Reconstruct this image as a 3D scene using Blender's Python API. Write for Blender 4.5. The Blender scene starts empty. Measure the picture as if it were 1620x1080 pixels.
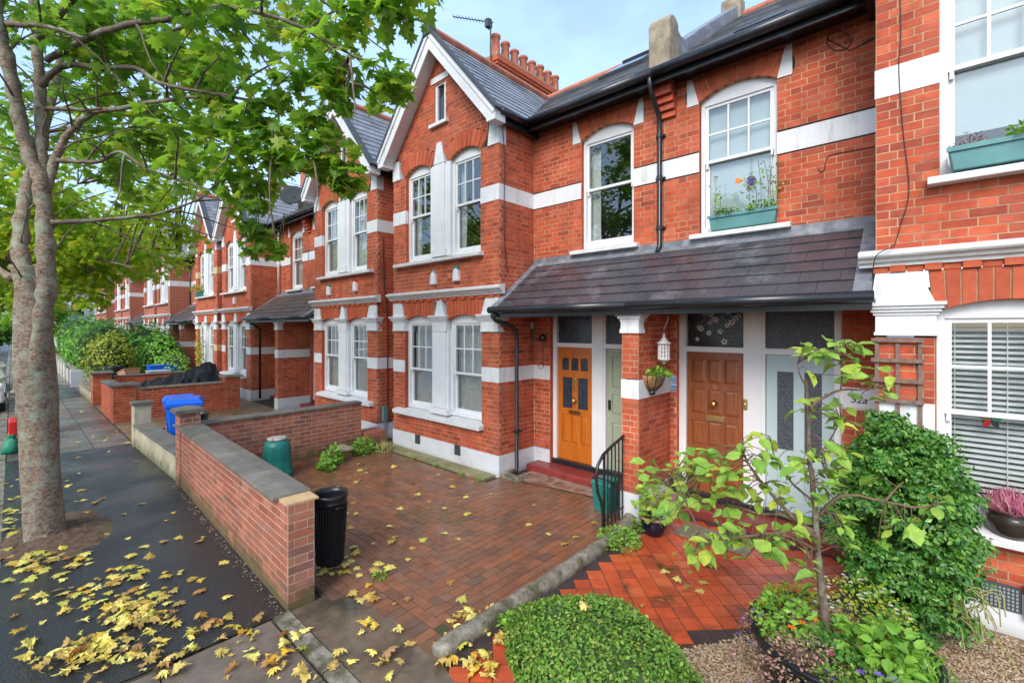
import bpy, bmesh, math, random
import numpy as np
from mathutils import Vector, Matrix

random.seed(7)
rng = np.random.default_rng(11)
R = math.radians
S = bpy.context.scene

# ------------------------------------------------------------------ camera
F, CX, CY, H, A = 725.0, 810.0, 518.0, 2.44, R(47.5)
CA, SA = math.cos(A), math.sin(A)
cam_d = bpy.data.cameras.new("camera")
cam = bpy.data.objects.new("camera", cam_d)
S.collection.objects.link(cam)
cam.location = (0, 0, H)
cam.rotation_euler = (R(90), 0, math.atan2(CA, SA))
cam_d.sensor_width = 36.0
cam_d.lens = F / 1620 * 36
cam_d.shift_y = -(540 - CY) / 1620.0
cam_d.clip_start = 0.05
cam_d.clip_end = 1500
S.camera = cam

# ------------------------------------------------------------------ sky, sun, exposure
SUN_EL, SUN_AZ = R(40), R(162)
w = bpy.data.worlds.new("World")
S.world = w
w.use_nodes = True
nt = w.node_tree
nt.nodes.clear()
out = nt.nodes.new("ShaderNodeOutputWorld")
bg = nt.nodes.new("ShaderNodeBackground")
sky = nt.nodes.new("ShaderNodeTexSky")
sky.sky_type = 'NISHITA'
sky.sun_disc = False
sky.sun_elevation = SUN_EL
sky.sun_rotation = SUN_AZ
sky.air_density = 1.0
sky.dust_density = 1.5
sky.ozone_density = 1.6
tc = nt.nodes.new("ShaderNodeTexCoord")
mp = nt.nodes.new("ShaderNodeMapping")
mp.inputs['Scale'].default_value = (1.6, 1.6, 3.6)
cn = nt.nodes.new("ShaderNodeTexNoise")
cn.inputs['Scale'].default_value = 1.5
cn.inputs['Detail'].default_value = 5
cn.inputs['Roughness'].default_value = 0.55
cr = nt.nodes.new("ShaderNodeMapRange")
cr.inputs['From Min'].default_value = 0.40
cr.inputs['From Max'].default_value = 0.75
cr.inputs['To Min'].default_value = 0.25
cr.inputs['To Max'].default_value = 0.6
cm = nt.nodes.new("ShaderNodeMixRGB")
cm.inputs['Color2'].default_value = (3.7, 5.3, 7.6, 1)
nt.links.new(tc.outputs['Generated'], mp.inputs['Vector'])
nt.links.new(mp.outputs['Vector'], cn.inputs['Vector'])
nt.links.new(cn.outputs['Fac'], cr.inputs['Value'])
nt.links.new(cr.outputs['Result'], cm.inputs['Fac'])
nt.links.new(sky.outputs['Color'], cm.inputs['Color1'])
nt.links.new(cm.outputs['Color'], bg.inputs['Color'])
bg.inputs['Strength'].default_value = 0.14
nt.links.new(bg.outputs['Background'], out.inputs['Surface'])

sun_d = bpy.data.lights.new("sun", 'SUN')
sun_d.energy = 1.5
sun_d.angle = R(30)
sun_d.color = (1.0, 0.96, 0.90)
sun = bpy.data.objects.new("sun", sun_d)
S.collection.objects.link(sun)
sdir = Vector((math.sin(SUN_AZ) * math.cos(SUN_EL), math.cos(SUN_AZ) * math.cos(SUN_EL), math.sin(SUN_EL)))
sun.rotation_euler = sdir.to_track_quat('Z', 'Y').to_euler()
sun.location = (0, -10, 20)

S.view_settings.view_transform = 'Standard'
S.view_settings.look = 'None'
S.view_settings.gamma = 1
S.view_settings.use_curve_mapping = False
S.view_settings.exposure = 1.06
S.cycles.use_denoising = True
S.cycles.max_bounces = 6
S.cycles.transparent_max_bounces = 12
S.cycles.caustics_reflective = False
S.cycles.caustics_refractive = False

# ------------------------------------------------------------------ pixel helpers (photo pixel -> point in the place)
def ray(x, y):
    u = (x - CX) / F
    v = (CY - y) / F
    return Vector((-CA + SA * u, SA + CA * u, v))
def at(x, y, d): return Vector((0, 0, H)) + ray(x, y) * d
def gz(x, y, z=0.0):
    r = ray(x, y)
    return Vector((0, 0, H)) + r * ((z - H) / r.z)
def gy(x, y, Y):
    r = ray(x, y)
    return Vector((0, 0, H)) + r * (Y / r.y)
def pj(p):
    d = -CA * p[0] + SA * p[1]
    if d < 0.1: return (-999, -999, d)
    return (CX + F * (SA * p[0] + CA * p[1]) / d, CY - F * (p[2] - H) / d, d)
def inframe(p, m=8):
    x, y, d = pj(p)
    return d > 0.1 and -m < x < 1620 + m and -m < y < 1080 + m

# ------------------------------------------------------------------ materials
MATS = {}
def mat(name, base, rough=0.7, var=None, nscale=6.0, namt=0.25, bump=0.0, bscale=60.0, spec=0.4, metal=0.0,
        rvar=0.0, rscale=1.5, stain=None, sscale=1.2, sth=(0.5, 0.7), trans=0.0, coat=0.0, grain=None, foot=None, drip=0):
    """var: list of colours picked per piece; namt: noise value variation; stain: second colour in blotches"""
    m = bpy.data.materials.new(name)
    m.use_nodes = True
    n, l = m.node_tree.nodes, m.node_tree.links
    n.clear()
    o = n.new("ShaderNodeOutputMaterial")
    b = n.new("ShaderNodeBsdfPrincipled")
    b.inputs['Roughness'].default_value = rough
    b.inputs['Metallic'].default_value = metal
    b.inputs['Specular IOR Level'].default_value = spec
    b.inputs['Coat Weight'].default_value = coat
    b.inputs['Coat Roughness'].default_value = 0.15
    geo = n.new("ShaderNodeNewGeometry")
    if var:
        oi = n.new("ShaderNodeObjectInfo")
        ad = n.new("ShaderNodeMath"); ad.operation = 'ADD'
        fr = n.new("ShaderNodeMath"); fr.operation = 'FRACT'
        l.new(geo.outputs['Random Per Island'], ad.inputs[0]); l.new(oi.outputs['Random'], ad.inputs[1])
        l.new(ad.outputs[0], fr.inputs[0])
        rp = n.new("ShaderNodeValToRGB")
        cols = [base] + list(var)
        el = rp.color_ramp.elements
        while len(el) < len(cols): el.new(0.5)
        for i, c in enumerate(cols):
            el[i].position = i / max(1, len(cols) - 1)
            el[i].color = (*c, 1)
        l.new(fr.outputs[0], rp.inputs['Fac'])
        col = rp.outputs['Color']
    else:
        rg = n.new("ShaderNodeRGB"); rg.outputs[0].default_value = (*base, 1)
        col = rg.outputs[0]
    vec = geo.outputs['Position']
    if grain:
        mpn = n.new("ShaderNodeMapping"); mpn.inputs['Scale'].default_value = grain
        l.new(vec, mpn.inputs['Vector']); gvec = mpn.outputs['Vector']
    else:
        gvec = vec
    if namt > 0:
        nz = n.new("ShaderNodeTexNoise"); nz.inputs['Scale'].default_value = nscale
        nz.inputs['Detail'].default_value = 5; nz.inputs['Roughness'].default_value = 0.65
        l.new(gvec, nz.inputs['Vector'])
        mr = n.new("ShaderNodeMapRange")
        mr.inputs['From Min'].default_value = 0.3; mr.inputs['From Max'].default_value = 0.7
        mr.inputs['To Min'].default_value = 1 - namt; mr.inputs['To Max'].default_value = 1 + namt
        l.new(nz.outputs['Fac'], mr.inputs['Value'])
        mu = n.new("ShaderNodeMixRGB"); mu.blend_type = 'MULTIPLY'; mu.inputs['Fac'].default_value = 1
        l.new(col, mu.inputs['Color1']); l.new(mr.outputs['Result'], mu.inputs['Color2'])
        col = mu.outputs['Color']
    if stain:
        sn = n.new("ShaderNodeTexNoise"); sn.inputs['Scale'].default_value = sscale
        sn.inputs['Detail'].default_value = 6; sn.inputs['Roughness'].default_value = 0.6
        if drip:
            sg = n.new("ShaderNodeMapping"); sg.inputs['Scale'].default_value = (1, 1, drip); l.new(vec, sg.inputs['Vector']); l.new(sg.outputs['Vector'], sn.inputs['Vector'])
        else: l.new(vec, sn.inputs['Vector'])
        sr = n.new("ShaderNodeMapRange")
        sr.inputs['From Min'].default_value = sth[0]; sr.inputs['From Max'].default_value = sth[1]
        l.new(sn.outputs['Fac'], sr.inputs['Value'])
        sm = n.new("ShaderNodeMixRGB"); sm.inputs['Color2'].default_value = (*stain, 1)
        l.new(sr.outputs['Result'], sm.inputs['Fac']); l.new(col, sm.inputs['Color1'])
        col = sm.outputs['Color']
    if foot:      # moss and splashed dirt that grow at the foot of a wall: (colour, height)
        sx = n.new("ShaderNodeSeparateXYZ"); l.new(vec, sx.inputs[0])
        fn = n.new("ShaderNodeTexNoise"); fn.inputs['Scale'].default_value = 5; fn.inputs['Detail'].default_value = 6
        l.new(vec, fn.inputs['Vector'])
        fa = n.new("ShaderNodeMath"); fa.operation = 'MULTIPLY_ADD'; fa.inputs[1].default_value = foot[1]*1.6; fa.inputs[2].default_value = -foot[1]*.15
        l.new(fn.outputs['Fac'], fa.inputs[0])
        fd = n.new("ShaderNodeMath"); fd.operation = 'SUBTRACT'; l.new(fa.outputs[0], fd.inputs[0]); l.new(sx.outputs[2], fd.inputs[1])
        fm = n.new("ShaderNodeMapRange"); fm.inputs['From Min'].default_value = -.06; fm.inputs['From Max'].default_value = .14; fm.inputs['To Max'].default_value = .8
        l.new(fd.outputs[0], fm.inputs['Value'])
        fx = n.new("ShaderNodeMixRGB"); fx.inputs['Color2'].default_value = (*foot[0], 1)
        l.new(fm.outputs['Result'], fx.inputs['Fac']); l.new(col, fx.inputs['Color1']); col = fx.outputs['Color']
    l.new(col, b.inputs['Base Color'])
    if rvar > 0:
        rn = n.new("ShaderNodeTexNoise"); rn.inputs['Scale'].default_value = rscale
        rn.inputs['Detail'].default_value = 4
        l.new(vec, rn.inputs['Vector'])
        rr = n.new("ShaderNodeMapRange")
        rr.inputs['From Min'].default_value = 0.38; rr.inputs['From Max'].default_value = 0.62
        rr.inputs['To Min'].default_value = max(0.03, rough - rvar); rr.inputs['To Max'].default_value = min(1, rough + rvar)
        l.new(rn.outputs['Fac'], rr.inputs['Value']); l.new(rr.outputs['Result'], b.inputs['Roughness'])
    if bump > 0:
        bn = n.new("ShaderNodeTexNoise"); bn.inputs['Scale'].default_value = bscale
        bn.inputs['Detail'].default_value = 4
        l.new(gvec, bn.inputs['Vector'])
        bp = n.new("ShaderNodeBump"); bp.inputs['Strength'].default_value = bump
        bp.inputs['Distance'].default_value = 0.01
        l.new(bn.outputs['Fac'], bp.inputs['Height']); l.new(bp.outputs['Normal'], b.inputs['Normal'])
    if trans > 0:
        t = n.new("ShaderNodeBsdfTranslucent"); l.new(col, t.inputs['Color'])
        mx = n.new("ShaderNodeMixShader"); mx.inputs['Fac'].default_value = trans
        l.new(b.outputs[0], mx.inputs[1]); l.new(t.outputs[0], mx.inputs[2])
        l.new(mx.outputs[0], o.inputs['Surface'])
    else:
        l.new(b.outputs[0], o.inputs['Surface'])
    MATS[name] = m
    return m

def glass_mat(name, ior, tint, rough=0.0, bump=0.0):
    m = bpy.data.materials.new(name); m.use_nodes = True
    n, l = m.node_tree.nodes, m.node_tree.links
    n.clear()
    o = n.new("ShaderNodeOutputMaterial")
    t = n.new("ShaderNodeBsdfTransparent"); t.inputs['Color'].default_value = (*tint, 1)
    g = n.new("ShaderNodeBsdfGlossy"); g.inputs['Roughness'].default_value = rough
    lw = n.new("ShaderNodeLayerWeight"); lw.inputs['Blend'].default_value = 0.5
    pw = n.new("ShaderNodeMath"); pw.operation = 'POWER'; pw.inputs[1].default_value = 4.0
    f = n.new("ShaderNodeMath"); f.operation = 'MULTIPLY_ADD'; f.inputs[1].default_value = 0.85; f.inputs[2].default_value = ior
    l.new(lw.outputs['Facing'], pw.inputs[0]); l.new(pw.outputs[0], f.inputs[0])
    x = n.new("ShaderNodeMixShader")
    ge = n.new("ShaderNodeNewGeometry")
    bn = n.new("ShaderNodeTexNoise"); bn.inputs['Scale'].default_value = 2.5 if bump == 0 else 70
    bp = n.new("ShaderNodeBump"); bp.inputs['Strength'].default_value = 0.03 if bump == 0 else bump
    bp.inputs['Distance'].default_value = 0.02
    l.new(ge.outputs['Position'], bn.inputs['Vector']); l.new(bn.outputs['Fac'], bp.inputs['Height'])
    l.new(bp.outputs['Normal'], g.inputs['Normal'])
    l.new(f.outputs[0], x.inputs['Fac']); l.new(t.outputs[0], x.inputs[1]); l.new(g.outputs[0], x.inputs[2])
    l.new(x.outputs[0], o.inputs['Surface'])
    MATS[name] = m
    return m

M_BRICK = mat("red_brick", (0.47, 0.086, 0.038), 0.78, [(0.53, 0.106, 0.045), (0.40, 0.070, 0.033), (0.55, 0.13, 0.058), (0.44, 0.078, 0.035), (0.49, 0.115, 0.06), (0.30, 0.06, 0.035), (0.50, 0.085, 0.035)], 5, 0.3, 0.35, 90, spec=0.25, stain=(0.30, 0.075, 0.042), sscale=2.2, sth=(0.5, 0.85), drip=.4)
M_BRICK2 = mat("soft_red_brick", (0.46, 0.10, 0.045), 0.8, [(0.52, 0.115, 0.05), (0.42, 0.085, 0.04), (0.55, 0.13, 0.06)], 9, 0.15, 0.25, 90, spec=0.25)
M_MORTAR = mat("lime_mortar", (0.47, 0.30, 0.18), 0.95, None, 1.8, 0.5, 0.3, 120, spec=0.15)
M_GBRICK = mat("pink_brick", (0.36, 0.13, 0.08), 0.75, [(0.42, 0.155, 0.095), (0.29, 0.095, 0.06), (0.38, 0.12, 0.07), (0.23, 0.10, 0.075), (0.43, 0.175, 0.115)], 8, 0.25, 0.35, 90, spec=0.3, stain=(0.20, 0.10, 0.07), sscale=2.0, sth=(0.55, 0.85), foot=((0.085, 0.085, 0.03), .32))
M_GMORTAR = mat("pale_mortar", (0.52, 0.40, 0.29), 0.95, None, 5, 0.3, 0.3, 120, stain=(0.30, 0.24, 0.15), sscale=2, sth=(0.55, 0.8), foot=((0.085, 0.085, 0.03), .32))
M_WHITE = mat("white_paint", (0.70, 0.70, 0.705), 0.6, None, 3, 0.07, 0.2, 30, stain=(0.40, 0.37, 0.31), sscale=9, sth=(0.56, 0.85), drip=.18)
M_CREAM = mat("cream_paint", (0.62, 0.42, 0.22), 0.6, None, 3, 0.08)
M_FRAME = mat("white_gloss", (0.74, 0.74, 0.74), 0.35, None, 4, 0.05, spec=0.5, stain=(0.6, 0.58, 0.54), sscale=5, sth=(0.68, 0.9))
M_SILL = mat("sill_paint", (0.66, 0.65, 0.63), 0.6, None, 6, 0.12, 0.2, 40, stain=(0.33, 0.29, 0.24), sscale=6, sth=(0.6, 0.85))
M_PLINTH = mat("plinth_paint", (0.66, 0.67, 0.69), 0.6, None, 2.5, 0.08, 0.15, 25, stain=(0.48, 0.47, 0.42), sscale=2.6, sth=(0.55, 0.85), foot=((0.25, 0.22, 0.13), .07))
M_SLATE = mat("slate", (0.19, 0.195, 0.205), 0.30, [(0.26, 0.265, 0.275), (0.13, 0.135, 0.145), (0.22, 0.225, 0.235)], 5, 0.25, 0.2, 50, spec=0.5, rvar=0.12)
M_PSLATE = mat("plum_slate", (0.060, 0.053, 0.060), 0.30, [(0.068, 0.058, 0.065), (0.056, 0.050, 0.057), (0.064, 0.060, 0.067)], 4, 0.2, 0.1, 45, spec=0.5, rvar=0.14, rscale=2.0, stain=(0.15, 0.15, 0.17), sscale=2.2, sth=(0.55, 0.72))
M_MSLATE = mat("mossy_slate", (0.09, 0.058, 0.048), 0.75, [(0.11, 0.072, 0.06), (0.07, 0.052, 0.045)], 5, 0.3, 0.3, 40, stain=(0.14, 0.11, 0.06), sscale=3, sth=(0.5, 0.8))
M_LEAD = mat("lead", (0.17, 0.18, 0.20), 0.45, None, 8, 0.3, 0.25, 25, spec=0.5, stain=(0.30, 0.31, 0.33), sscale=4, sth=(0.5, 0.7))
M_BLACK = mat("black_gloss", (0.018, 0.019, 0.022), 0.25, None, 8, 0.2, spec=0.5)
M_TERRA = mat("terracotta", (0.42, 0.13, 0.07), 0.8, [(0.48, 0.16, 0.09), (0.36, 0.11, 0.06)], 6, 0.25, 0.2, 30, stain=(0.20, 0.12, 0.09), sscale=5, sth=(0.6, 0.85))
M_STONE = mat("weathered_stone", (0.33, 0.27, 0.19), 0.9, None, 7, 0.35, 0.6, 60, stain=(0.16, 0.13, 0.09), sscale=4, sth=(0.5, 0.75))
M_COPE = mat("stone_coping", (0.145, 0.13, 0.105), 0.55, [(0.18, 0.165, 0.14), (0.115, 0.10, 0.08)], 4, 0.3, 0.3, 50, spec=0.5, rvar=0.15, stain=(0.13, 0.11, 0.06), sscale=3, sth=(0.52, 0.75))
M_RENDER = mat("cream_render", (0.42, 0.37, 0.26), 0.85, None, 3, 0.2, 0.3, 40, stain=(0.24, 0.22, 0.13), sscale=2, sth=(0.5, 0.75), foot=((0.085, 0.09, 0.03), .25))
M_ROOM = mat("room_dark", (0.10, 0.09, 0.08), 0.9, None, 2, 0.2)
M_CURTAIN = mat("net_curtain", (0.78, 0.77, 0.74), 0.9, None, 20, 0.12, trans=0.35)
M_BLIND = mat("white_blind", (0.78, 0.78, 0.76), 0.5, None, 5, 0.05)
M_FILM = mat("frosted_film", (0.62, 0.70, 0.72), 0.5, None, 2, 0.06, trans=0.2)
M_GLASS = glass_mat("window_glass", 0.10, (0.93, 0.96, 0.95))
M_FROST = mat("obscure_glass", (0.06, 0.07, 0.085), 0.22, None, 40, 0.5, 1.0, 75, spec=0.6)
M_LEADED = mat("leaded_glass", (0.02, 0.024, 0.03), 0.12, [(0.05, 0.06, 0.085), (0.015, 0.018, 0.022), (0.035, 0.05, 0.08)], 28, 0.6, 0.5, 30, spec=0.6)
M_OAK = mat("orange_wood", (0.52, 0.135, 0.012), 0.32, None, 5, 0.22, 0.1, 20, spec=0.5, grain=(10, 10, 0.7), coat=0.3)
M_MAHOG = mat("brown_wood", (0.25, 0.074, 0.024), 0.35, None, 5, 0.35, 0.12, 20, spec=0.5, grain=(10, 10, 0.7), coat=0.25)
M_SAGE = mat("sage_paint", (0.33, 0.36, 0.26), 0.45, None, 3, 0.06)
M_BLUEGREY = mat("pale_blue_paint", (0.44, 0.55, 0.565), 0.4, None, 3, 0.05)
M_BRASS = mat("brass", (0.75, 0.50, 0.18), 0.25, None, 10, 0.1, metal=1.0)
M_STEEL = mat("steel", (0.55, 0.55, 0.56), 0.3, None, 10, 0.1, metal=1.0)
M_STEP = mat("red_step_paint", (0.22, 0.035, 0.03), 0.4, None, 6, 0.25, 0.2, 40, stain=(0.40, 0.27, 0.22), sscale=5, sth=(0.66, 0.75))
M_TARMAC = mat("wet_tarmac", (0.028, 0.029, 0.031), 0.30, None, 70, 0.75, 0.5, 80, spec=0.5, rvar=0.24, rscale=0.9, stain=(0.12, 0.12, 0.12), sscale=75, sth=(0.62, 0.70))
M_ROAD = mat("road_asphalt", (0.05, 0.05, 0.052), 0.5, None, 2, 0.3, 0.6, 150, rvar=0.2)
M_SLAB = mat("wet_paving_slab", (0.15, 0.115, 0.09), 0.36, [(0.19, 0.15, 0.12), (0.12, 0.10, 0.085), (0.165, 0.12, 0.09)], 4, 0.3, 0.4, 120, spec=0.5, rvar=0.24, rscale=1.2, stain=(0.07, 0.075, 0.03), sscale=1.6, sth=(0.52, 0.72))
M_PAD = mat("wet_concrete", (0.15, 0.11, 0.072), 0.17, None, 3, 0.4, 0.15, 40, spec=0.6, rvar=0.15, rscale=2.0, stain=(0.06, 0.05, 0.035), sscale=2.2, sth=(0.5, 0.68))
M_JOINT = mat("dark_joint", (0.05, 0.04, 0.025), 0.8, None, 6, 0.4, 0.4, 60, stain=(0.06, 0.07, 0.02), sscale=1.5)
M_PAVER = mat("wet_clay_paver", (0.215, 0.09, 0.046), 0.26, [(0.255, 0.10, 0.05), (0.16, 0.082, 0.05), (0.225, 0.105, 0.06), (0.13, 0.076, 0.05), (0.245, 0.09, 0.042), (0.19, 0.092, 0.055)], 5, 0.25, 0.4, 80, spec=0.5, rvar=0.2, rscale=1.6, stain=(0.09, 0.075, 0.02), sscale=0.9, sth=(0.55, 0.8))
M_TILE = mat("red_quarry_tile", (0.52, 0.080, 0.024), 0.3, [(0.57, 0.10, 0.032), (0.46, 0.07, 0.022), (0.54, 0.12, 0.045), (0.42, 0.068, 0.024), (0.54, 0.085, 0.026), (0.30, 0.058, 0.026), (0.56, 0.09, 0.03)], 6, 0.22, 0.25, 60, spec=0.5, rvar=0.18, rscale=2, stain=(0.085, 0.045, 0.02), sscale=3.2, sth=(0.56, 0.70))
M_DTILE = mat("black_quarry_tile", (0.055, 0.04, 0.04), 0.3, None, 6, 0.3, 0.2, 60)
M_KERB = mat("concrete_kerb", (0.25, 0.22, 0.17), 0.6, None, 9, 0.45, 1.0, 45, stain=(0.085, 0.08, 0.04), sscale=5, sth=(0.46, 0.62))
M_EARTH = mat("bare_earth", (0.11, 0.068, 0.042), 0.95, None, 14, 0.6, 1.0, 40, stain=(0.10, 0.11, 0.03), sscale=4, sth=(0.55, 0.7))
M_GRAVELBED = mat("gravel_bed", (0.22, 0.15, 0.085), 0.9, None, 30, 0.4, 0.5, 90)
M_GRAVEL = mat("pea_gravel", (0.36, 0.24, 0.13), 0.6, [(0.46, 0.33, 0.20), (0.26, 0.17, 0.10), (0.52, 0.42, 0.30), (0.20, 0.13, 0.08), (0.40, 0.23, 0.11)], 5, 0.1)
M_BARK = mat("maple_bark", (0.225, 0.16, 0.115), 0.9, None, 26, 0.7, 1.0, 42, spec=0.2, stain=(0.29, 0.31, 0.22), sscale=8, sth=(0.46, 0.66), grain=(1, 1, 1.6))
M_DBARK = mat("branch_bark", (0.15, 0.105, 0.075), 0.9, None, 12, 0.4, 0.6, 40, stain=(0.20, 0.24, 0.16), sscale=6, sth=(0.52, 0.68))
M_TWIG = mat("twig_bark", (0.15, 0.095, 0.055), 0.85, None, 15, 0.3)
M_LEAF = mat("maple_leaf", (0.18, 0.37, 0.03), 0.42, [(0.28, 0.48, 0.035), (0.12, 0.28, 0.028), (0.32, 0.52, 0.04), (0.21, 0.41, 0.03), (0.10, 0.24, 0.028), (0.40, 0.56, 0.04), (0.16, 0.35, 0.03), (0.52, 0.56, 0.045)], 3, 0.15, spec=0.4, trans=0.64)
M_LEAFY = mat("yellowing_maple_leaf", (0.32, 0.54, 0.035), 0.5, [(0.44, 0.60, 0.04), (0.24, 0.46, 0.035), (0.34, 0.52, 0.03), (0.66, 0.56, 0.04), (0.28, 0.48, 0.03), (0.46, 0.58, 0.04)], 3, 0.15, spec=0.35, trans=0.65)
M_FALLEN = mat("fallen_leaf", (0.72, 0.58, 0.10), 0.45, [(0.76, 0.64, 0.18), (0.62, 0.58, 0.13), (0.66, 0.37, 0.03), (0.46, 0.46, 0.06), (0.66, 0.52, 0.14), (0.36, 0.13, 0.03), (0.54, 0.42, 0.09), (0.30, 0.16, 0.06), (0.62, 0.47, 0.06)], 40, 0.35, spec=0.35, trans=0.1)
M_APPLE = mat("apple_leaf", (0.24, 0.43, 0.06), 0.45, [(0.36, 0.54, 0.08), (0.17, 0.34, 0.05), (0.46, 0.58, 0.08), (0.28, 0.47, 0.07), (0.20, 0.39, 0.055), (0.54, 0.56, 0.07)], 35, 0.25, spec=0.3, trans=0.35)
M_BUSH = mat("bush_leaf", (0.05, 0.17, 0.025), 0.36, [(0.085, 0.25, 0.035), (0.035, 0.12, 0.02), (0.12, 0.31, 0.04), (0.055, 0.19, 0.025), (0.22, 0.40, 0.05), (0.045, 0.15, 0.022)], 4, 0.15, spec=0.5, trans=0.2)
M_BOX = mat("box_hedge_leaf", (0.105, 0.24, 0.028), 0.45, [(0.14, 0.29, 0.035), (0.05, 0.13, 0.018), (0.21, 0.37, 0.05), (0.10, 0.22, 0.026), (0.30, 0.36, 0.07), (0.06, 0.16, 0.02)], 4, 0.2, spec=0.25, trans=0.15)
M_HEDGE = mat("garden_hedge_leaf", (0.12, 0.34, 0.03), 0.5, [(0.18, 0.45, 0.035), (0.08, 0.24, 0.025), (0.22, 0.50, 0.045), (0.14, 0.37, 0.03)], 2, 0.2, trans=0.25)
M_YHEDGE = mat("golden_shrub_leaf", (0.32, 0.40, 0.03), 0.5, [(0.42, 0.48, 0.04), (0.20, 0.29, 0.025), (0.46, 0.44, 0.05), (0.28, 0.31, 0.03)], 2, 0.2, trans=0.25)
M_CORE = mat("dark_foliage_core", (0.035, 0.06, 0.015), 0.95, None, 15, 0.5)  # dark colour for solid cores added inside foliage to stop see-through
M_LIME = mat("fresh_leaf", (0.20, 0.42, 0.05), 0.45, [(0.30, 0.52, 0.07), (0.14, 0.33, 0.04), (0.24, 0.46, 0.05)], 6, 0.15, trans=0.3)
M_DRY = mat("straw_grass", (0.42, 0.36, 0.12), 0.7, [(0.34, 0.36, 0.10), (0.5, 0.42, 0.2)], 6, 0.2, trans=0.2)
M_BLUEBIN = mat("blue_plastic", (0.01, 0.12, 0.68), 0.35, None, 3, 0.1, 0.05, 60)
M_BLKPL = mat("black_plastic", (0.013, 0.013, 0.015), 0.3, None, 3, 0.2, 0.05, 60)
M_GRNPL = mat("green_plastic", (0.008, 0.16, 0.13), 0.4, None, 4, 0.2, 0.08, 60, stain=(0.04, 0.20, 0.17), sscale=6, sth=(0.5, 0.7))
M_TEALPL = mat("teal_planter", (0.10, 0.26, 0.25), 0.45, None, 4, 0.15, 0.1, 40)
M_COVER = mat("black_cover", (0.018, 0.019, 0.022), 0.55, None, 3, 0.3, 0.4, 9)
M_POTBLUE = mat("navy_glaze", (0.012, 0.015, 0.035), 0.15, None, 4, 0.2)
M_POTRIM = mat("pot_rim", (0.36, 0.20, 0.11), 0.6, None, 8, 0.2)
M_GLAZE = mat("brown_glaze", (0.035, 0.026, 0.02), 0.12, None, 6, 0.4)
M_HEATHER = mat("pink_heather", (0.55, 0.12, 0.20), 0.7, [(0.62, 0.22, 0.30), (0.45, 0.08, 0.16), (0.60, 0.34, 0.32)], 6, 0.2, trans=0.2)
M_DHEATHER = mat("dusty_heather", (0.36, 0.17, 0.15), 0.8, [(0.44, 0.24, 0.20), (0.26, 0.15, 0.11), (0.30, 0.24, 0.10)], 6, 0.2)
M_PURPLE = mat("purple_flower", (0.13, 0.07, 0.52), 0.5, [(0.20, 0.12, 0.60), (0.30, 0.10, 0.45)], 6, 0.1, trans=0.2)
M_ORANGE = mat("orange_flower", (0.85, 0.20, 0.015), 0.5, [(0.9, 0.32, 0.02)], 6, 0.1, trans=0.2)
M_PINK = mat("pink_flower", (0.80, 0.06, 0.20), 0.5, [(0.75, 0.15, 0.35)], 6, 0.1, trans=0.2)
M_WHITEFL = mat("white_flower", (0.75, 0.74, 0.62), 0.6, None, 6, 0.1, trans=0.2)
M_COIR = mat("coir", (0.32, 0.17, 0.08), 0.9, None, 30, 0.4, 0.8, 60)
M_TRELLIS = mat("old_timber", (0.20, 0.13, 0.10), 0.85, None, 8, 0.35, 0.4, 40, grain=(3, 3, 3))
M_LICHEN = mat("grey_plastic_lamp", (0.55, 0.52, 0.50), 0.6, None, 6, 0.1)
M_CABLE = mat("black_cable", (0.02, 0.02, 0.02), 0.5, None, 5, 0.1)
M_CAR = mat("white_car_paint", (0.72, 0.73, 0.75), 0.2, None, 2, 0.02, coat=0.6)
M_CARDARK = mat("silver_car_paint", (0.30, 0.32, 0.34), 0.25, None, 2, 0.02, coat=0.6)
M_CARGLASS = mat("car_glass", (0.02, 0.025, 0.03), 0.05, None, 2, 0.0, spec=0.8)
M_TYRE = mat("tyre_rubber", (0.02, 0.02, 0.02), 0.8, None, 5, 0.1)
M_REDLAMP = mat("red_lamp", (0.6, 0.02, 0.015), 0.2, None, 5, 0.05)
M_RED = mat("red_plastic", (0.65, 0.02, 0.02), 0.4, None, 5, 0.1)
M_YEL = mat("yellow_plastic", (0.75, 0.45, 0.02), 0.4, None, 5, 0.1)
M_GRNBAG = mat("green_sack", (0.02, 0.22, 0.12), 0.5, None, 8, 0.3, 0.3, 12)
M_CARD = mat("cardboard", (0.46, 0.25, 0.13), 0.85, None, 6, 0.15)
M_CLEARBOX = mat("clear_plastic_box", (0.50, 0.52, 0.53), 0.3, None, 4, 0.1)
M_GREYBOX = mat("grey_box", (0.30, 0.33, 0.34), 0.5, None, 4, 0.1)
M_TEALBOX = mat("teal_box", (0.04, 0.27, 0.23), 0.4, None, 4, 0.1)
M_MAT = mat("door_mat", (0.20, 0.17, 0.12), 0.95, None, 20, 0.35, 0.6, 120)
M_VENT = mat("vent_grey", (0.06, 0.065, 0.07), 0.6, None, 5, 0.2)
M_DISH = mat("dish_grey", (0.035, 0.04, 0.045), 0.85, None, 4, 0.15)
M_BUFF = mat("buff_tile", (0.52, 0.34, 0.17), 0.7, None, 5, 0.2)
M_PEBBLE = mat("pebble", (0.35, 0.29, 0.23), 0.7, [(0.45, 0.38, 0.32), (0.28, 0.19, 0.14)], 8, 0.2)
M_FARWHITE = mat("far_white_render", (0.70, 0.71, 0.72), 0.7, None, 3, 0.1)

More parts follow.
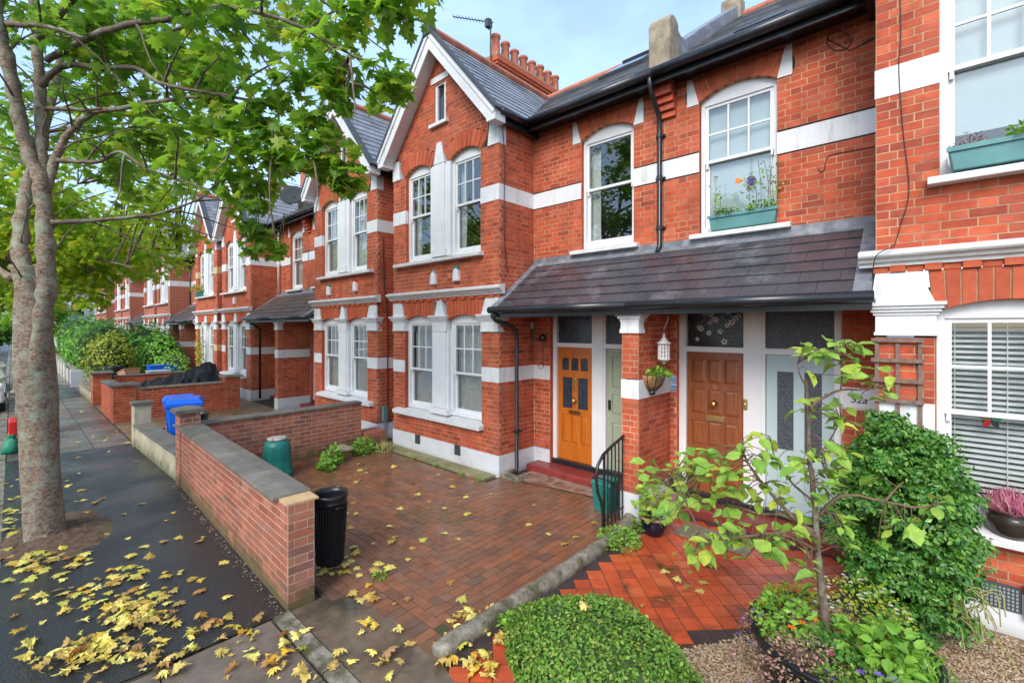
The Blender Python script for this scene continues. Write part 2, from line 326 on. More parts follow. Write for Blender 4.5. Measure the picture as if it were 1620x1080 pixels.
def far_brick_mat():
    m = bpy.data.materials.new("far_brickwork"); m.use_nodes = True
    n, l = m.node_tree.nodes, m.node_tree.links
    b = n['Principled BSDF']; b.inputs['Roughness'].default_value = 0.8
    ge = n.new("ShaderNodeNewGeometry")
    sp = n.new("ShaderNodeSeparateXYZ"); l.new(ge.outputs['Position'], sp.inputs[0])
    ad = n.new("ShaderNodeMath"); ad.operation = 'ADD'
    l.new(sp.outputs[0], ad.inputs[0]); l.new(sp.outputs[1], ad.inputs[1])
    cb = n.new("ShaderNodeCombineXYZ"); l.new(ad.outputs[0], cb.inputs[0]); l.new(sp.outputs[2], cb.inputs[1])
    br = n.new("ShaderNodeTexBrick")
    br.inputs['Scale'].default_value = 1; br.inputs['Brick Width'].default_value = 0.225
    br.inputs['Row Height'].default_value = 0.075; br.inputs['Mortar Size'].default_value = 0.009
    br.inputs['Color1'].default_value = (0.42, 0.08, 0.04, 1); br.inputs['Color2'].default_value = (0.35, 0.065, 0.032, 1)
    br.inputs['Mortar'].default_value = (0.42, 0.27, 0.17, 1)
    l.new(cb.outputs[0], br.inputs['Vector']); l.new(br.outputs['Color'], b.inputs['Base Color'])
    MATS["far_brickwork"] = m
    return m
M_FARBRICK = far_brick_mat()

# ------------------------------------------------------------------ object helpers
WL = {}           # world translation of every object that can be a parent
def _link(o): S.collection.objects.link(o)
def _place(o, parent, loc=(0, 0, 0)):
    loc = Vector(loc)
    if parent is not None:
        o.parent = parent
        o.location = loc - WL.get(parent.name, Vector((0, 0, 0)))
    else:
        o.location = loc
    WL[o.name] = loc
def tag(o, label, cat, group=None, kind=None):
    if label: o["label"] = label
    if cat: o["category"] = cat
    if group: o["group"] = group
    if kind: o["kind"] = kind
    return o
def thing(name, label, cat, loc, group=None):
    o = bpy.data.objects.new(name, None)
    o.empty_display_size = 0.2
    _link(o); _place(o, None, loc)
    return tag(o, label, cat, group)
def inst(name, me, parent, loc, rot=(0, 0, 0), scale=(1, 1, 1)):
    o = bpy.data.objects.new(name, me)
    _link(o); _place(o, parent, loc)
    o.rotation_euler = rot; o.scale = scale
    return o

class MB:
    def __init__(s): s.v = []; s.f = []
    def box(s, x0, x1, y0, y1, z0, z1):
        if x0 > x1: x0, x1 = x1, x0
        if y0 > y1: y0, y1 = y1, y0
        if z0 > z1: z0, z1 = z1, z0
        b = len(s.v)
        s.v += [(x0, y0, z0), (x1, y0, z0), (x1, y1, z0), (x0, y1, z0), (x0, y0, z1), (x1, y0, z1), (x1, y1, z1), (x0, y1, z1)]
        s.f += [(b, b+3, b+2, b+1), (b+4, b+5, b+6, b+7), (b, b+1, b+5, b+4), (b+1, b+2, b+6, b+5), (b+2, b+3, b+7, b+6), (b+3, b, b+4, b+7)]
        return s
    def hexa(s, p):
        b = len(s.v); s.v += [tuple(q) for q in p]
        s.f += [(b, b+3, b+2, b+1), (b+4, b+5, b+6, b+7), (b, b+1, b+5, b+4), (b+1, b+2, b+6, b+5), (b+2, b+3, b+7, b+6), (b+3, b, b+4, b+7)]
        return s
    def prism(s, poly, vec):
        b = len(s.v); n = len(poly); vec = Vector(vec)
        s.v += [tuple(p) for p in poly] + [tuple(Vector(p) + vec) for p in poly]
        s.f.append(tuple(range(b, b+n))); s.f.append(tuple(range(b+2*n-1, b+n-1, -1)))
        for i in range(n):
            j = (i+1) % n
            s.f.append((b+i, b+j, b+n+j, b+n+i))
        return s
    def quad(s, *p):
        b = len(s.v); s.v += [tuple(q) for q in p]; s.f.append(tuple(range(b, b+len(p)))); return s
    def tube(s, pts, rads, n=8, cap=True):
        pts = [Vector(p) for p in pts]
        if not hasattr(rads, '__len__'): rads = [rads] * len(pts)
        b = len(s.v); up = None
        for i, p in enumerate(pts):
            t = (pts[min(i+1, len(pts)-1)] - pts[max(i-1, 0)]).normalized()
            if up is None:
                up = Vector((0, 0, 1)) if abs(t.z) < 0.9 else Vector((1, 0, 0))
            x = t.cross(up)
            if x.length < 1e-5: x = t.orthogonal()
            x.normalize(); y = x.cross(t); up = y
            y = t.cross(x).normalized()
            for k in range(n):
                a = 2*math.pi*k/n
                s.v.append(tuple(p + x*math.cos(a)*rads[i] + y*math.sin(a)*rads[i]))
        for i in range(len(pts)-1):
            for k in range(n):
                k2 = (k+1) % n
                s.f.append((b+i*n+k, b+i*n+k2, b+(i+1)*n+k2, b+(i+1)*n+k))
        if cap:
            s.f.append(tuple(b+k for k in range(n))[::-1]); e = b+(len(pts)-1)*n
            s.f.append(tuple(e+k for k in range(n)))
        return s
    def lathe(s, prof, c, n=20, close=True):
        b = len(s.v); c = Vector(c)
        for r, z in prof:
            for k in range(n):
                a = 2*math.pi*k/n
                s.v.append((c.x + r*math.cos(a), c.y + r*math.sin(a), c.z + z))
        for i in range(len(prof)-1):
            for k in range(n):
                k2 = (k+1) % n
                s.f.append((b+i*n+k, b+i*n+k2, b+(i+1)*n+k2, b+(i+1)*n+k))
        if close:
            s.f.append(tuple(b+k for k in range(n))[::-1]); e = b+(len(prof)-1)*n
            s.f.append(tuple(e+k for k in range(n)))
        return s
    def mesh(s, name, m, recalc=True, smooth=False):
        me = bpy.data.meshes.new(name)
        me.from_pydata(s.v, [], s.f)
        if recalc:
            bm = bmesh.new(); bm.from_mesh(me); bmesh.ops.recalc_face_normals(bm, faces=bm.faces); bm.to_mesh(me); bm.free()
        if smooth:
            me.polygons.foreach_set('use_smooth', [True]*len(me.polygons))
        me.materials.append(m)
        return me
    def build(s, name, m, parent=None, kind=None, smooth=False, recalc=True, bevel=0.0):
        o = bpy.data.objects.new(name, s.mesh(name, m, recalc, smooth))
        _link(o); _place(o, parent)
        if kind: o["kind"] = kind
        if bevel > 0:
            bv = o.modifiers.new("bevel", 'BEVEL'); bv.width = bevel; bv.segments = 2; bv.limit_method = 'ANGLE'
        return o

def np_mesh(name, m, verts, faces_flat, nper, smooth=False):
    """verts (N,3), faces_flat (M*nper) of equal polygon size"""
    me = bpy.data.meshes.new(name)
    nf = len(faces_flat) // nper
    me.vertices.add(len(verts)); me.vertices.foreach_set('co', np.ascontiguousarray(verts, dtype=np.float32).ravel())
    me.loops.add(len(faces_flat)); me.loops.foreach_set('vertex_index', np.ascontiguousarray(faces_flat, dtype=np.int32))
    me.polygons.add(nf)
    me.polygons.foreach_set('loop_start', np.arange(0, nf*nper, nper, dtype=np.int32))
    me.polygons.foreach_set('use_smooth', np.full(nf, smooth, dtype=bool))
    me.update(calc_edges=True); me.validate()
    me.materials.append(m)
    return me
def mesh_obj(name, me, parent=None, kind=None):
    o = bpy.data.objects.new(name, me); _link(o); _place(o, parent)
    if kind: o["kind"] = kind
    return o
_BV = np.array([(x, y, z) for z in (-.5, .5) for (x, y) in ((-.5, -.5), (.5, -.5), (.5, .5), (-.5, .5))])
_BF = np.array([(0, 3, 2, 1), (4, 5, 6, 7), (0, 1, 5, 4), (1, 2, 6, 5), (2, 3, 7, 6), (3, 0, 4, 7)])
def boxes_np(lst):
    """lst of (centre, size, angle about z)"""
    C = np.array([b[0] for b in lst], dtype=float); D = np.array([b[1] for b in lst], dtype=float); a = np.array([b[2] for b in lst], dtype=float)
    v = _BV[None] * D[:, None]
    c, s_ = np.cos(a)[:, None], np.sin(a)[:, None]
    x = v[..., 0]*c - v[..., 1]*s_; y = v[..., 0]*s_ + v[..., 1]*c
    v = np.stack([x, y, v[..., 2]], -1) + C[:, None]
    f = (_BF[None] + (np.arange(len(lst))*8)[:, None, None])
    return v.reshape(-1, 3), f.reshape(-1)
def unit_box(name, m, taper=0.0):
    b = MB(); t = 0.5 - taper
    b.hexa([(-.5, -.5, -.5), (.5, -.5, -.5), (.5, .5, -.5), (-.5, .5, -.5), (-t, -t, .5), (t, -t, .5), (t, t, .5), (-t, t, .5)])
    return b.mesh(name, m)

def pieces(name, lst, m, parent, nmax=300, skip=None, stuff_name=None):
    """the nmax pieces that show largest become objects named `name` sharing one mesh, the rest one part"""
    sc = []
    for i, b in enumerate(lst):
        p = b[0]; x, y, d = pj(p)
        vis = inframe(p, 0) and not (skip and skip(p))
        sc.append((b[1][0]*max(b[1][1], b[1][2])/(d*d) if vis else -1, i))
    sc.sort(reverse=True)
    own = [i for s_, i in sc[:nmax] if s_ > 0]
    owns = set(own)
    me = unit_box(name, m)
    for i in own:
        c, dm, a = lst[i][:3]
        inst(name, me, parent, c, (0, 0, a), dm)
    rest = [b for i, b in enumerate(lst) if i not in owns]
    if rest:
        v, f = boxes_np(rest)
        mesh_obj(stuff_name or name + "work", np_mesh(name + "work", m, v, f, 4), parent, "stuff")

def sub_iv(iv, a, b):
    r = []
    for (p, q) in iv:
        if b <= p or a >= q: r.append((p, q)); continue
        if a > p: r.append((p, a))
        if b < q: r.append((b, q))
    return r

def courses(z0, z1, ivf, bond='flemish', seed=0, h=0.075):
    """bricks as (u, z, length) and mortar strips (u0,u1,z0,z1)"""
    n = max(1, round((z1-z0)/h)); hh = (z1-z0)/n
    out, strips = [], []
    for k in range(n):
        zc = z0 + (k+.5)*hh
        iv = ivf(zc)
        if not iv: continue
        for (a, b) in iv: strips.append((a, b, z0+k*hh, z0+(k+1)*hh))
        lo = min(a for a, b in iv) - 1; hi = max(b for a, b in iv)
        if bond == 'flemish':
            pat = [.225, .1125]; u = math.floor(lo/.3375)*.3375 + (0.16875 if k % 2 else 0)
        else:
            pat = [.225]; u = math.floor(lo/.225)*.225 + (.1125 if k % 2 else 0)
        i = 0
        while u < hi:
            e = u + pat[i % len(pat)]; i += 1
            for (a, b) in iv:
                p, q = max(u, a), min(e, b)
                if q - p > 0.03: out.append(((p+q)/2, zc, q-p-.010, hh-.010))
            u = e
    return out, strips

# maple leaf outline and simple leaf
def leaf_shape(kind):
    if kind == 'maple':
        half = [(0, 0.0), (.10, -.10), (.30, -.16), (.24, .02), (.56, .12), (.40, .24), (.44, .34), (.22, .36), (.28, .60), (.12, .54), (0, .86)]
        pts = [(0, 0.12)] + half + [(-x, y) for x, y in half[-2:0:-1]]
        P = np.array([(x, y, -0.22*abs(x) - 0.10*(y-.3)**2) for x, y in pts])
        n = len(pts) - 1
        T = np.array([(0, 1+i, 1+(i+1) % n) for i in range(n)])
        return P, T
    if kind == 'oval':
        P = np.array([(0, 0, 0), (.30, .32, .07), (.25, .68, .05), (0, 1, -.10), (-.25, .68, .05), (-.30, .32, .07), (0, .5, -.02)])
        T = np.array([(6, 0, 1), (6, 1, 2), (6, 2, 3), (6, 3, 4), (6, 4, 5), (6, 5, 0)])
        return P, T
    if kind == 'small':
        P = np.array([(0, 0, 0), (.30, .5, .06), (0, 1, -.05), (-.30, .5, .06)])
        return P, np.array([(0, 1, 2), (0, 2, 3)])
    if kind == 'blade':
        P = np.array([(-.05, 0, 0), (.05, 0, 0), (.035, .5, .08), (-.035, .5, .08), (0, 1, -.05)])
        return P, np.array([(0, 1, 2), (0, 2, 3), (3, 2, 4)])
LEAFS = {k: leaf_shape(k) for k in ('maple', 'oval', 'small', 'blade')}

def frames(normals, dirs):
    n = normals/np.linalg.norm(normals, axis=1, keepdims=True)
    y = dirs - n*np.sum(dirs*n, axis=1, keepdims=True)
    ln = np.linalg.norm(y, axis=1, keepdims=True); bad = ln[:, 0] < 1e-4
    y[bad] = np.cross(n[bad], np.array([1.0, .3, .2])); ln = np.linalg.norm(y, axis=1, keepdims=True)
    y = y/ln; x = np.cross(y, n)
    return x, y, n
def leaves_np(kind, pos, normals, dirs, size, curl=None):
    P, T = LEAFS[kind]
    x, y, n = frames(normals, dirs)
    N = len(pos)
    cz = np.ones(N) if curl is None else curl
    v = pos[:, None] + size[:, None, None]*(P[None, :, 0:1]*x[:, None] + P[None, :, 1:2]*y[:, None] + (P[None, :, 2:3]*cz[:, None, None])*n[:, None])
    f = T[None] + (np.arange(N)*len(P))[:, None, None]
    return v.reshape(-1, 3), f.reshape(-1)
def leaf_cloud(name, m, kind, pos, normals, dirs, size, parent=None, objkind="stuff", curl=None):
    v, f = leaves_np(kind, pos, normals, dirs, size, curl)
    return mesh_obj(name, np_mesh(name, m, v, f, 3), parent, objkind)
def rand_unit(n):
    v = rng.normal(size=(n, 3)); return v/np.linalg.norm(v, axis=1, keepdims=True)
def shell(center, rad, n, thick=0.25, zmin=None, up=0.4, bumps=None):
    """points, normals near the surface of an ellipsoid with an uneven outline"""
    u = rand_unit(n)
    k = 1 - thick*rng.random(n)**1.5
    wob = 1 + 0.10*np.sin(u[:, 0]*5.1 + u[:, 2]*4 + center[0]) + 0.08*np.sin(u[:, 1]*7.3 - u[:, 0]*6 + center[1]) + 0.05*np.sin(u[:, 2]*13 + u[:, 1]*11)
    p = np.array(center) + u*np.array(rad)*(k*wob)[:, None]
    nn = u/np.array(rad); nn /= np.linalg.norm(nn, axis=1, keepdims=True)
    nn = nn + rng.normal(size=(n, 3))*0.45; nn[:, 2] += up
    if zmin is not None:
        keep = p[:, 2] > zmin; p, nn = p[keep], nn[keep]
    return p, nn

def text_obj(name, body, size, m, parent, loc, rot, shear=0.0):
    cu = bpy.data.curves.new(name, 'FONT'); cu.body = body; cu.size = size; cu.extrude = .003; cu.align_x = 'CENTER'; cu.shear = shear
    tmp = bpy.data.objects.new(name, cu); _link(tmp)
    me = bpy.data.meshes.new_from_object(tmp.evaluated_get(bpy.context.evaluated_depsgraph_get()))
    bpy.data.objects.remove(tmp)
    me.materials.clear(); me.materials.append(m)
    return inst(name, me, parent, loc, rot)

def lumpy(center, rad, nclump, r, nleaf, zmin=.02, up=.5):
    """leaf positions in many small clumps over an ellipsoid"""
    pc, _ = shell(center, rad, nclump*2, .22, zmin+.02, .4)
    P_, N_ = [], []
    for c in pc[:nclump]:
        rr = r*random.uniform(.6, 1.25)
        u = rand_unit(nleaf); u[:, 2] = np.abs(u[:, 2])*.9-.25
        k = rng.random(nleaf)**.4
        P_.append(c+u*rr*k[:, None]*np.array([1, 1, .8])); N_.append(u+rng.normal(size=u.shape)*.4+np.array([0, 0, up]))
    P_, N_ = np.concatenate(P_), np.concatenate(N_); keep = P_[:, 2] > zmin
    return P_[keep], N_[keep]
# ================================================================== THE SETTING
def sheet(name, poly, z, m, parent=None, kind="structure"):
    b = MB(); b.quad(*[(x, y, z) for x, y in poly])
    return b.build(name, m, parent, kind, recalc=False)
sheet("ground", [(-600, -600), (600, -600), (600, 600), (-600, 600)], -0.13, M_ROAD)
road = sheet("road", [(-140, -7.2), (40, -7.2), (40, -0.22), (-140, -0.22)], -0.12, M_ROAD)
# kerb stones
kb = thing("street_kerb", "", None, (0, -0.15, 0)); kb["kind"] = "structure"
me_k = unit_box("kerb_stone", M_KERB)
for i in range(40):
    x = 3 - i*0.92
    inst("kerb_stone", me_k, kb, (x, -0.15, -0.06), (0, 0, 0), (0.905, 0.14, 0.13 + 0.004*random.random()))
b = MB(); b.box(-140, -34.3, -0.22, -0.08, -0.125, 0.004); b.build("kerb_run", M_KERB, kb)
# pavement: body, tarmac, slabs
b = MB(); b.box(-140, 12, -0.079, 12.5, -0.128, -0.012); pav = b.build("pavement", M_JOINT, None, "structure")
tar = MB()
tar.quad((-12.35, -0.08, 0), (-4.16, -0.08, 0), (-4.10, 0.8, 0), (-4.08, 1.64, 0), (-8.8, 1.80, 0), (-12.4, 1.80, 0))
tar.build("tarmac", M_TARMAC, pav)
tar = MB(); tar.quad((-26.6, -0.08, 0), (-22.0, -0.08, 0), (-22.2, 1.75, 0), (-26.6, 1.75, 0)); tar.build("tarmac", M_TARMAC, pav)
me_s = unit_box("paving_slab", M_SLAB)
def slabs(x0, x1, y0, y1, sx, sy):
    nx = round((x1-x0)/sx); ny = round((y1-y0)/sy); sx = (x1-x0)/nx; sy = (y1-y0)/ny
    for i in range(nx):
        off = 0
        for j in range(ny):
            inst("paving_slab", me_s, pav, (x0+(i+.5)*sx, y0+(j+.5)*sy, -0.02 + random.uniform(-.002, .002)), (random.uniform(-.004, .004), random.uniform(-.004, .004), random.uniform(-.006, .006)), (sx-.012, sy-.012, 0.05))
slabs(-4.06, -1.2, -0.07, 1.46, 0.95, 0.77)
slabs(-22.0, -12.42, -0.07, 1.72, 0.62, 0.60)
slabs(-60.0, -26.7, -0.07, 1.72, 1.5, 0.9)
# wet concrete crossover pad and its edging
sheet("concrete_pad", [(-4.06, 1.62), (0.4, 1.62), (0.4, 2.02), (-2.45, 2.06), (-2.72, 2.14), (-3.55, 2.16), (-4.06, 2.0)], 0.006, M_PAD, pav, None)
me_e = unit_box("edging_stone", M_KERB)
for i in range(5):
    inst("edging_stone", me_e, pav, (-3.62 + i*0.92, 1.545, -0.012), (0, 0, 0), (0.905, 0.13, 0.05))
# tree pit
b = MB(); n = 40; rings = 7
c0 = (-7.62, 0.38)
for q in range(rings+1):
    for k in range(n):
        a = 2*math.pi*k/n; f = q/rings
        w_ = 1+.07*math.sin(3*a)+.05*math.sin(5*a+1)+.03*math.sin(11*a)
        hgt = .09*(1-f)**1.3+(random.uniform(-.014, .014) if q < rings else 0)+.004
        b.v.append((c0[0]+.82*f*w_*math.cos(a), c0[1]+.52*f*w_*math.sin(a), hgt if q < rings else -.004))
for q in range(rings):
    for k in range(n): k2 = (k+1) % n; b.f.append((q*n+k, q*n+k2, (q+1)*n+k2, (q+1)*n+k))
b.build("tree_pit", M_EARTH, pav, smooth=True, recalc=False)
# ------------------------------------------------------------------ driveway of clay pavers
drv = thing("driveway", "", None, (-5.6, 3.6, 0)); drv["kind"] = "structure"
sheet("paver_bed", [(-8.62, 1.9), (-4.05, 1.9), (-4.05, 2.06), (-2.74, 2.2), (-2.74, 6.2), (-5.0, 6.2), (-5.22, 5.3), (-8.62, 5.3)], 0.002, M_JOINT, drv, None)
pv = []
def pave(xc, yc, lx, ly):
    pv.append(((xc, yc, -0.0085 + random.uniform(-.0015, .0015)), (lx-.006, ly-.006, 0.03), random.uniform(-.012, .012)))
L_, W_ = 0.205, 0.104
y = 2.30; r_ = 0
while y < 5.32:                      # rows along the street
    x = -8.65 + (L_/2 if r_ % 2 else 0)
    while x < -2.6:
        xc, yc = x+L_/2, y+W_/2
        cut = min(x+L_, -0.66-yc+.03)
        if cut-x > .03 and yc < 5.03: pave((x+cut)/2, yc, cut-x, W_)
        x += L_
    y += W_; r_ += 1
x = -5.78; r_ = 0
while x < -2.74:                      # rows towards the house
    yy = 2.30 + (L_/2 if r_ % 2 else 0)
    while yy < 6.0:
        xc, yc = x+W_/2, yy+L_/2
        lo = max(yy, max(2.30, -0.66-xc-.075)); hi_ = yy+L_
        if xc < -5.2: hi_ = min(hi_, 5.05)
        elif xc < -5.0: hi_ = min(hi_, 5.36)
        if hi_-lo > .03: pave(xc, (lo+hi_)/2, W_, hi_-lo)
        yy += L_
    x += W_; r_ += 1
x = -4.04
while x < -2.75:                      # soldier course along the front edge
    pave(x+W_/2, 2.195 - (0.0 if x < -3.0 else 0.0), W_, L_); x += W_
y = 1.93; r_ = 0
while y < 2.29:
    x = -8.65
    while x < -4.06:
        pave(x+L_/2, y+W_/2, L_, W_); x += L_
    y += W_; r_ += 1
pieces("paver", pv, M_PAVER, drv, 300, stuff_name="paver_field")
# concrete strip under the bay
b = MB(); b.box(-8.5, -5.25, 5.06, 5.33, -0.02, 0.045); b.build("concrete_strip", mat("mossy_concrete", (0.27, 0.23, 0.12), 0.7, None, 5, 0.3, 0.4, 40, stain=(0.16, 0.15, 0.05), sscale=3), drv, bevel=0.01)
# patched mortar apron by the door step
sheet("mortar_apron", [(-5.0, 5.55), (-4.7, 5.45), (-3.7, 5.62), (-3.2, 5.6), (-3.1, 5.95), (-5.0, 5.95)], 0.021, mat("apron_mortar", (0.30, 0.20, 0.155), 0.5, None, 6, 0.4, 0.5, 50, stain=(0.20, 0.08, 0.05), sscale=5, sth=(.5, .6)), drv, None)

# ------------------------------------------------------------------ tiled path of house with brown door
path = thing("tiled_path", "", None, (-1.9, 4, 0)); path["kind"] = "structure"
sheet("tile_bed", [(-2.70, 1.72), (-1.3, 1.72), (-1.3, 3.3), (-0.6, 4.45), (-0.45, 5.9), (-2.72, 5.9), (-2.62, 5)], 0.0, M_JOINT, path, None)
tl, tdark = [], []
TS = 0.156
def inpath(x, y):
    if not (-2.60 < x < -0.5 and 1.75 < y < 5.92): return False
    if x > -1.42 + (y-3.38)*0.62 and y > 3.0: return False
    if y < 3.0 and x > -1.5: return False
    return True
for i in range(-40, 40):
    for j in range(-40, 40):
        xc = -1.9 + (i - j)*TS*0.7071; yc = 4.0 + (i + j)*TS*0.7071
        if not inpath(xc, yc): continue
        edge = not all(inpath(xc+dx*TS*.72, yc+dy*TS*.72) for dx, dy in ((1, 0), (-1, 0), (0, 1)))
        (tdark if edge else tl).append(((xc, yc, -0.010 + random.uniform(-.001, .001)), (TS-.009, TS-.009, 0.03), R(45)+random.uniform(-.012, .012)))
hid = lambda p: (-2.1 < p[0] and p[1] < 2.75)
pieces("quarry_tile", [t for t in tl if not hid(t[0])], M_TILE, path, 300)
v_, f_ = boxes_np([t for t in tl if hid(t[0])]); mesh_obj("tile_field", np_mesh("tile_field", M_TILE, v_, f_, 4), path, "stuff")
me_d = unit_box("border_tile", M_DTILE)
for c, d, a in tdark:
    if inframe(c) and not hid(c): inst("border_tile", me_d, path, c, (0, 0, a), d)
# kerb between driveway and path
kp = [(-2.70, 2.12), (-2.69, 2.9), (-2.67, 3.6), (-2.68, 4.3), (-2.72, 5.0), (-2.82, 5.3)]
b = MB(); kp2 = []
for i in range(len(kp)-1):
    for k in range(9): t = k/9; kp2.append((kp[i][0]+(kp[i+1][0]-kp[i][0])*t, kp[i][1]+(kp[i+1][1]-kp[i][1])*t))
kp2.append(kp[-1]); n0 = len(kp2)
prof = [(-.075, -.05), (-.073, .055), (-.058, .085), (-.03, .098), (.025, .098), (.058, .085), (.073, .05), (.075, -.05)]; npf = len(prof)
for i, (x, y) in enumerate(kp2):
    for (px, pz) in prof: b.v.append((x+px+random.uniform(-.006, .006), y+random.uniform(-.01, .01), pz + random.uniform(-.006, .004) - (0.02 if i == 0 else 0)))
for i in range(n0-1):
    for k in range(npf):
        k2 = (k+1) % npf
        b.f.append((i*npf+k, i*npf+k2, (i+1)*npf+k2, (i+1)*npf+k))
b.f.append(tuple(range(npf))[::-1]); b.f.append(tuple((n0-1)*npf+k for k in range(npf)))
dk = b.build("driveway_kerb", M_KERB, None, smooth=True)
dk["kind"] = "structure"

# gravel bed
gb = sheet("gravel_bed", [(-1.42, 2.3), (3.2, 2.3), (3.2, 5.36), (-0.45, 5.4), (-0.55, 4.7), (-1.42, 3.38)], 0.003, M_GRAVELBED)
N = 9000
gp = []
while len(gp) < N:
    x, y = random.uniform(-1.4, 0.9), random.uniform(2.6, 5.3)
    if x < -1.42 + (y-3.38)*0.62 and y > 3.3: continue
    if inframe((x, y, 0), 20): gp.append((x, y))
gp = np.array(gp)
OV = np.array([(1, 0, 0), (-1, 0, 0), (0, 1, 0), (0, -1, 0), (0, 0, 1), (0, 0, -1)], float)
OF = np.array([(0, 2, 4), (2, 1, 4), (1, 3, 4), (3, 0, 4), (2, 0, 5), (1, 2, 5), (3, 1, 5), (0, 3, 5)])
sz = rng.uniform(.006, .014, (N, 1, 3)) * np.array([1.2, 1, .7])
an = rng.uniform(0, 6.28, N); ca, sa_ = np.cos(an)[:, None], np.sin(an)[:, None]
vv = OV[None]*sz
vv = np.stack([vv[..., 0]*ca - vv[..., 1]*sa_, vv[..., 0]*sa_ + vv[..., 1]*ca, vv[..., 2]], -1)
vv = vv + np.stack([gp[:, 0], gp[:, 1], rng.uniform(.004, .016, N)], -1)[:, None]
ff = OF[None] + (np.arange(N)*6)[:, None, None]
mesh_obj("gravel", np_mesh("gravel", M_GRAVEL, vv.reshape(-1, 3), ff.reshape(-1), 3), None, "stuff")
# front gardens of the other houses
sheet("front_garden", [(-60, 1.75), (-8.95, 1.75), (-8.95, 5.36), (-60, 5.36)], -0.006, mat("garden_paving", (0.20, 0.13, 0.075), 0.55, None, 2, 0.35, 0.5, 30, stain=(0.30, 0.20, 0.07), sscale=6, sth=(.5, .65)))

# ================================================================== HOUSES
BAY0, BAY1, HW = 0.32, 3.36, 5.77           # bay from .. to, width of one house (from the wall between the bays)
YB, YM = 5.36, 6.25                          # bay front, main wall
ZR, YR, YE, ZE = 8.24, 9.2, 5.95, 5.93       # main ridge, eaves
SL = (ZR-ZE)/(YR-YE)
BC, BZ = 1.84, 7.82                          # bay ridge

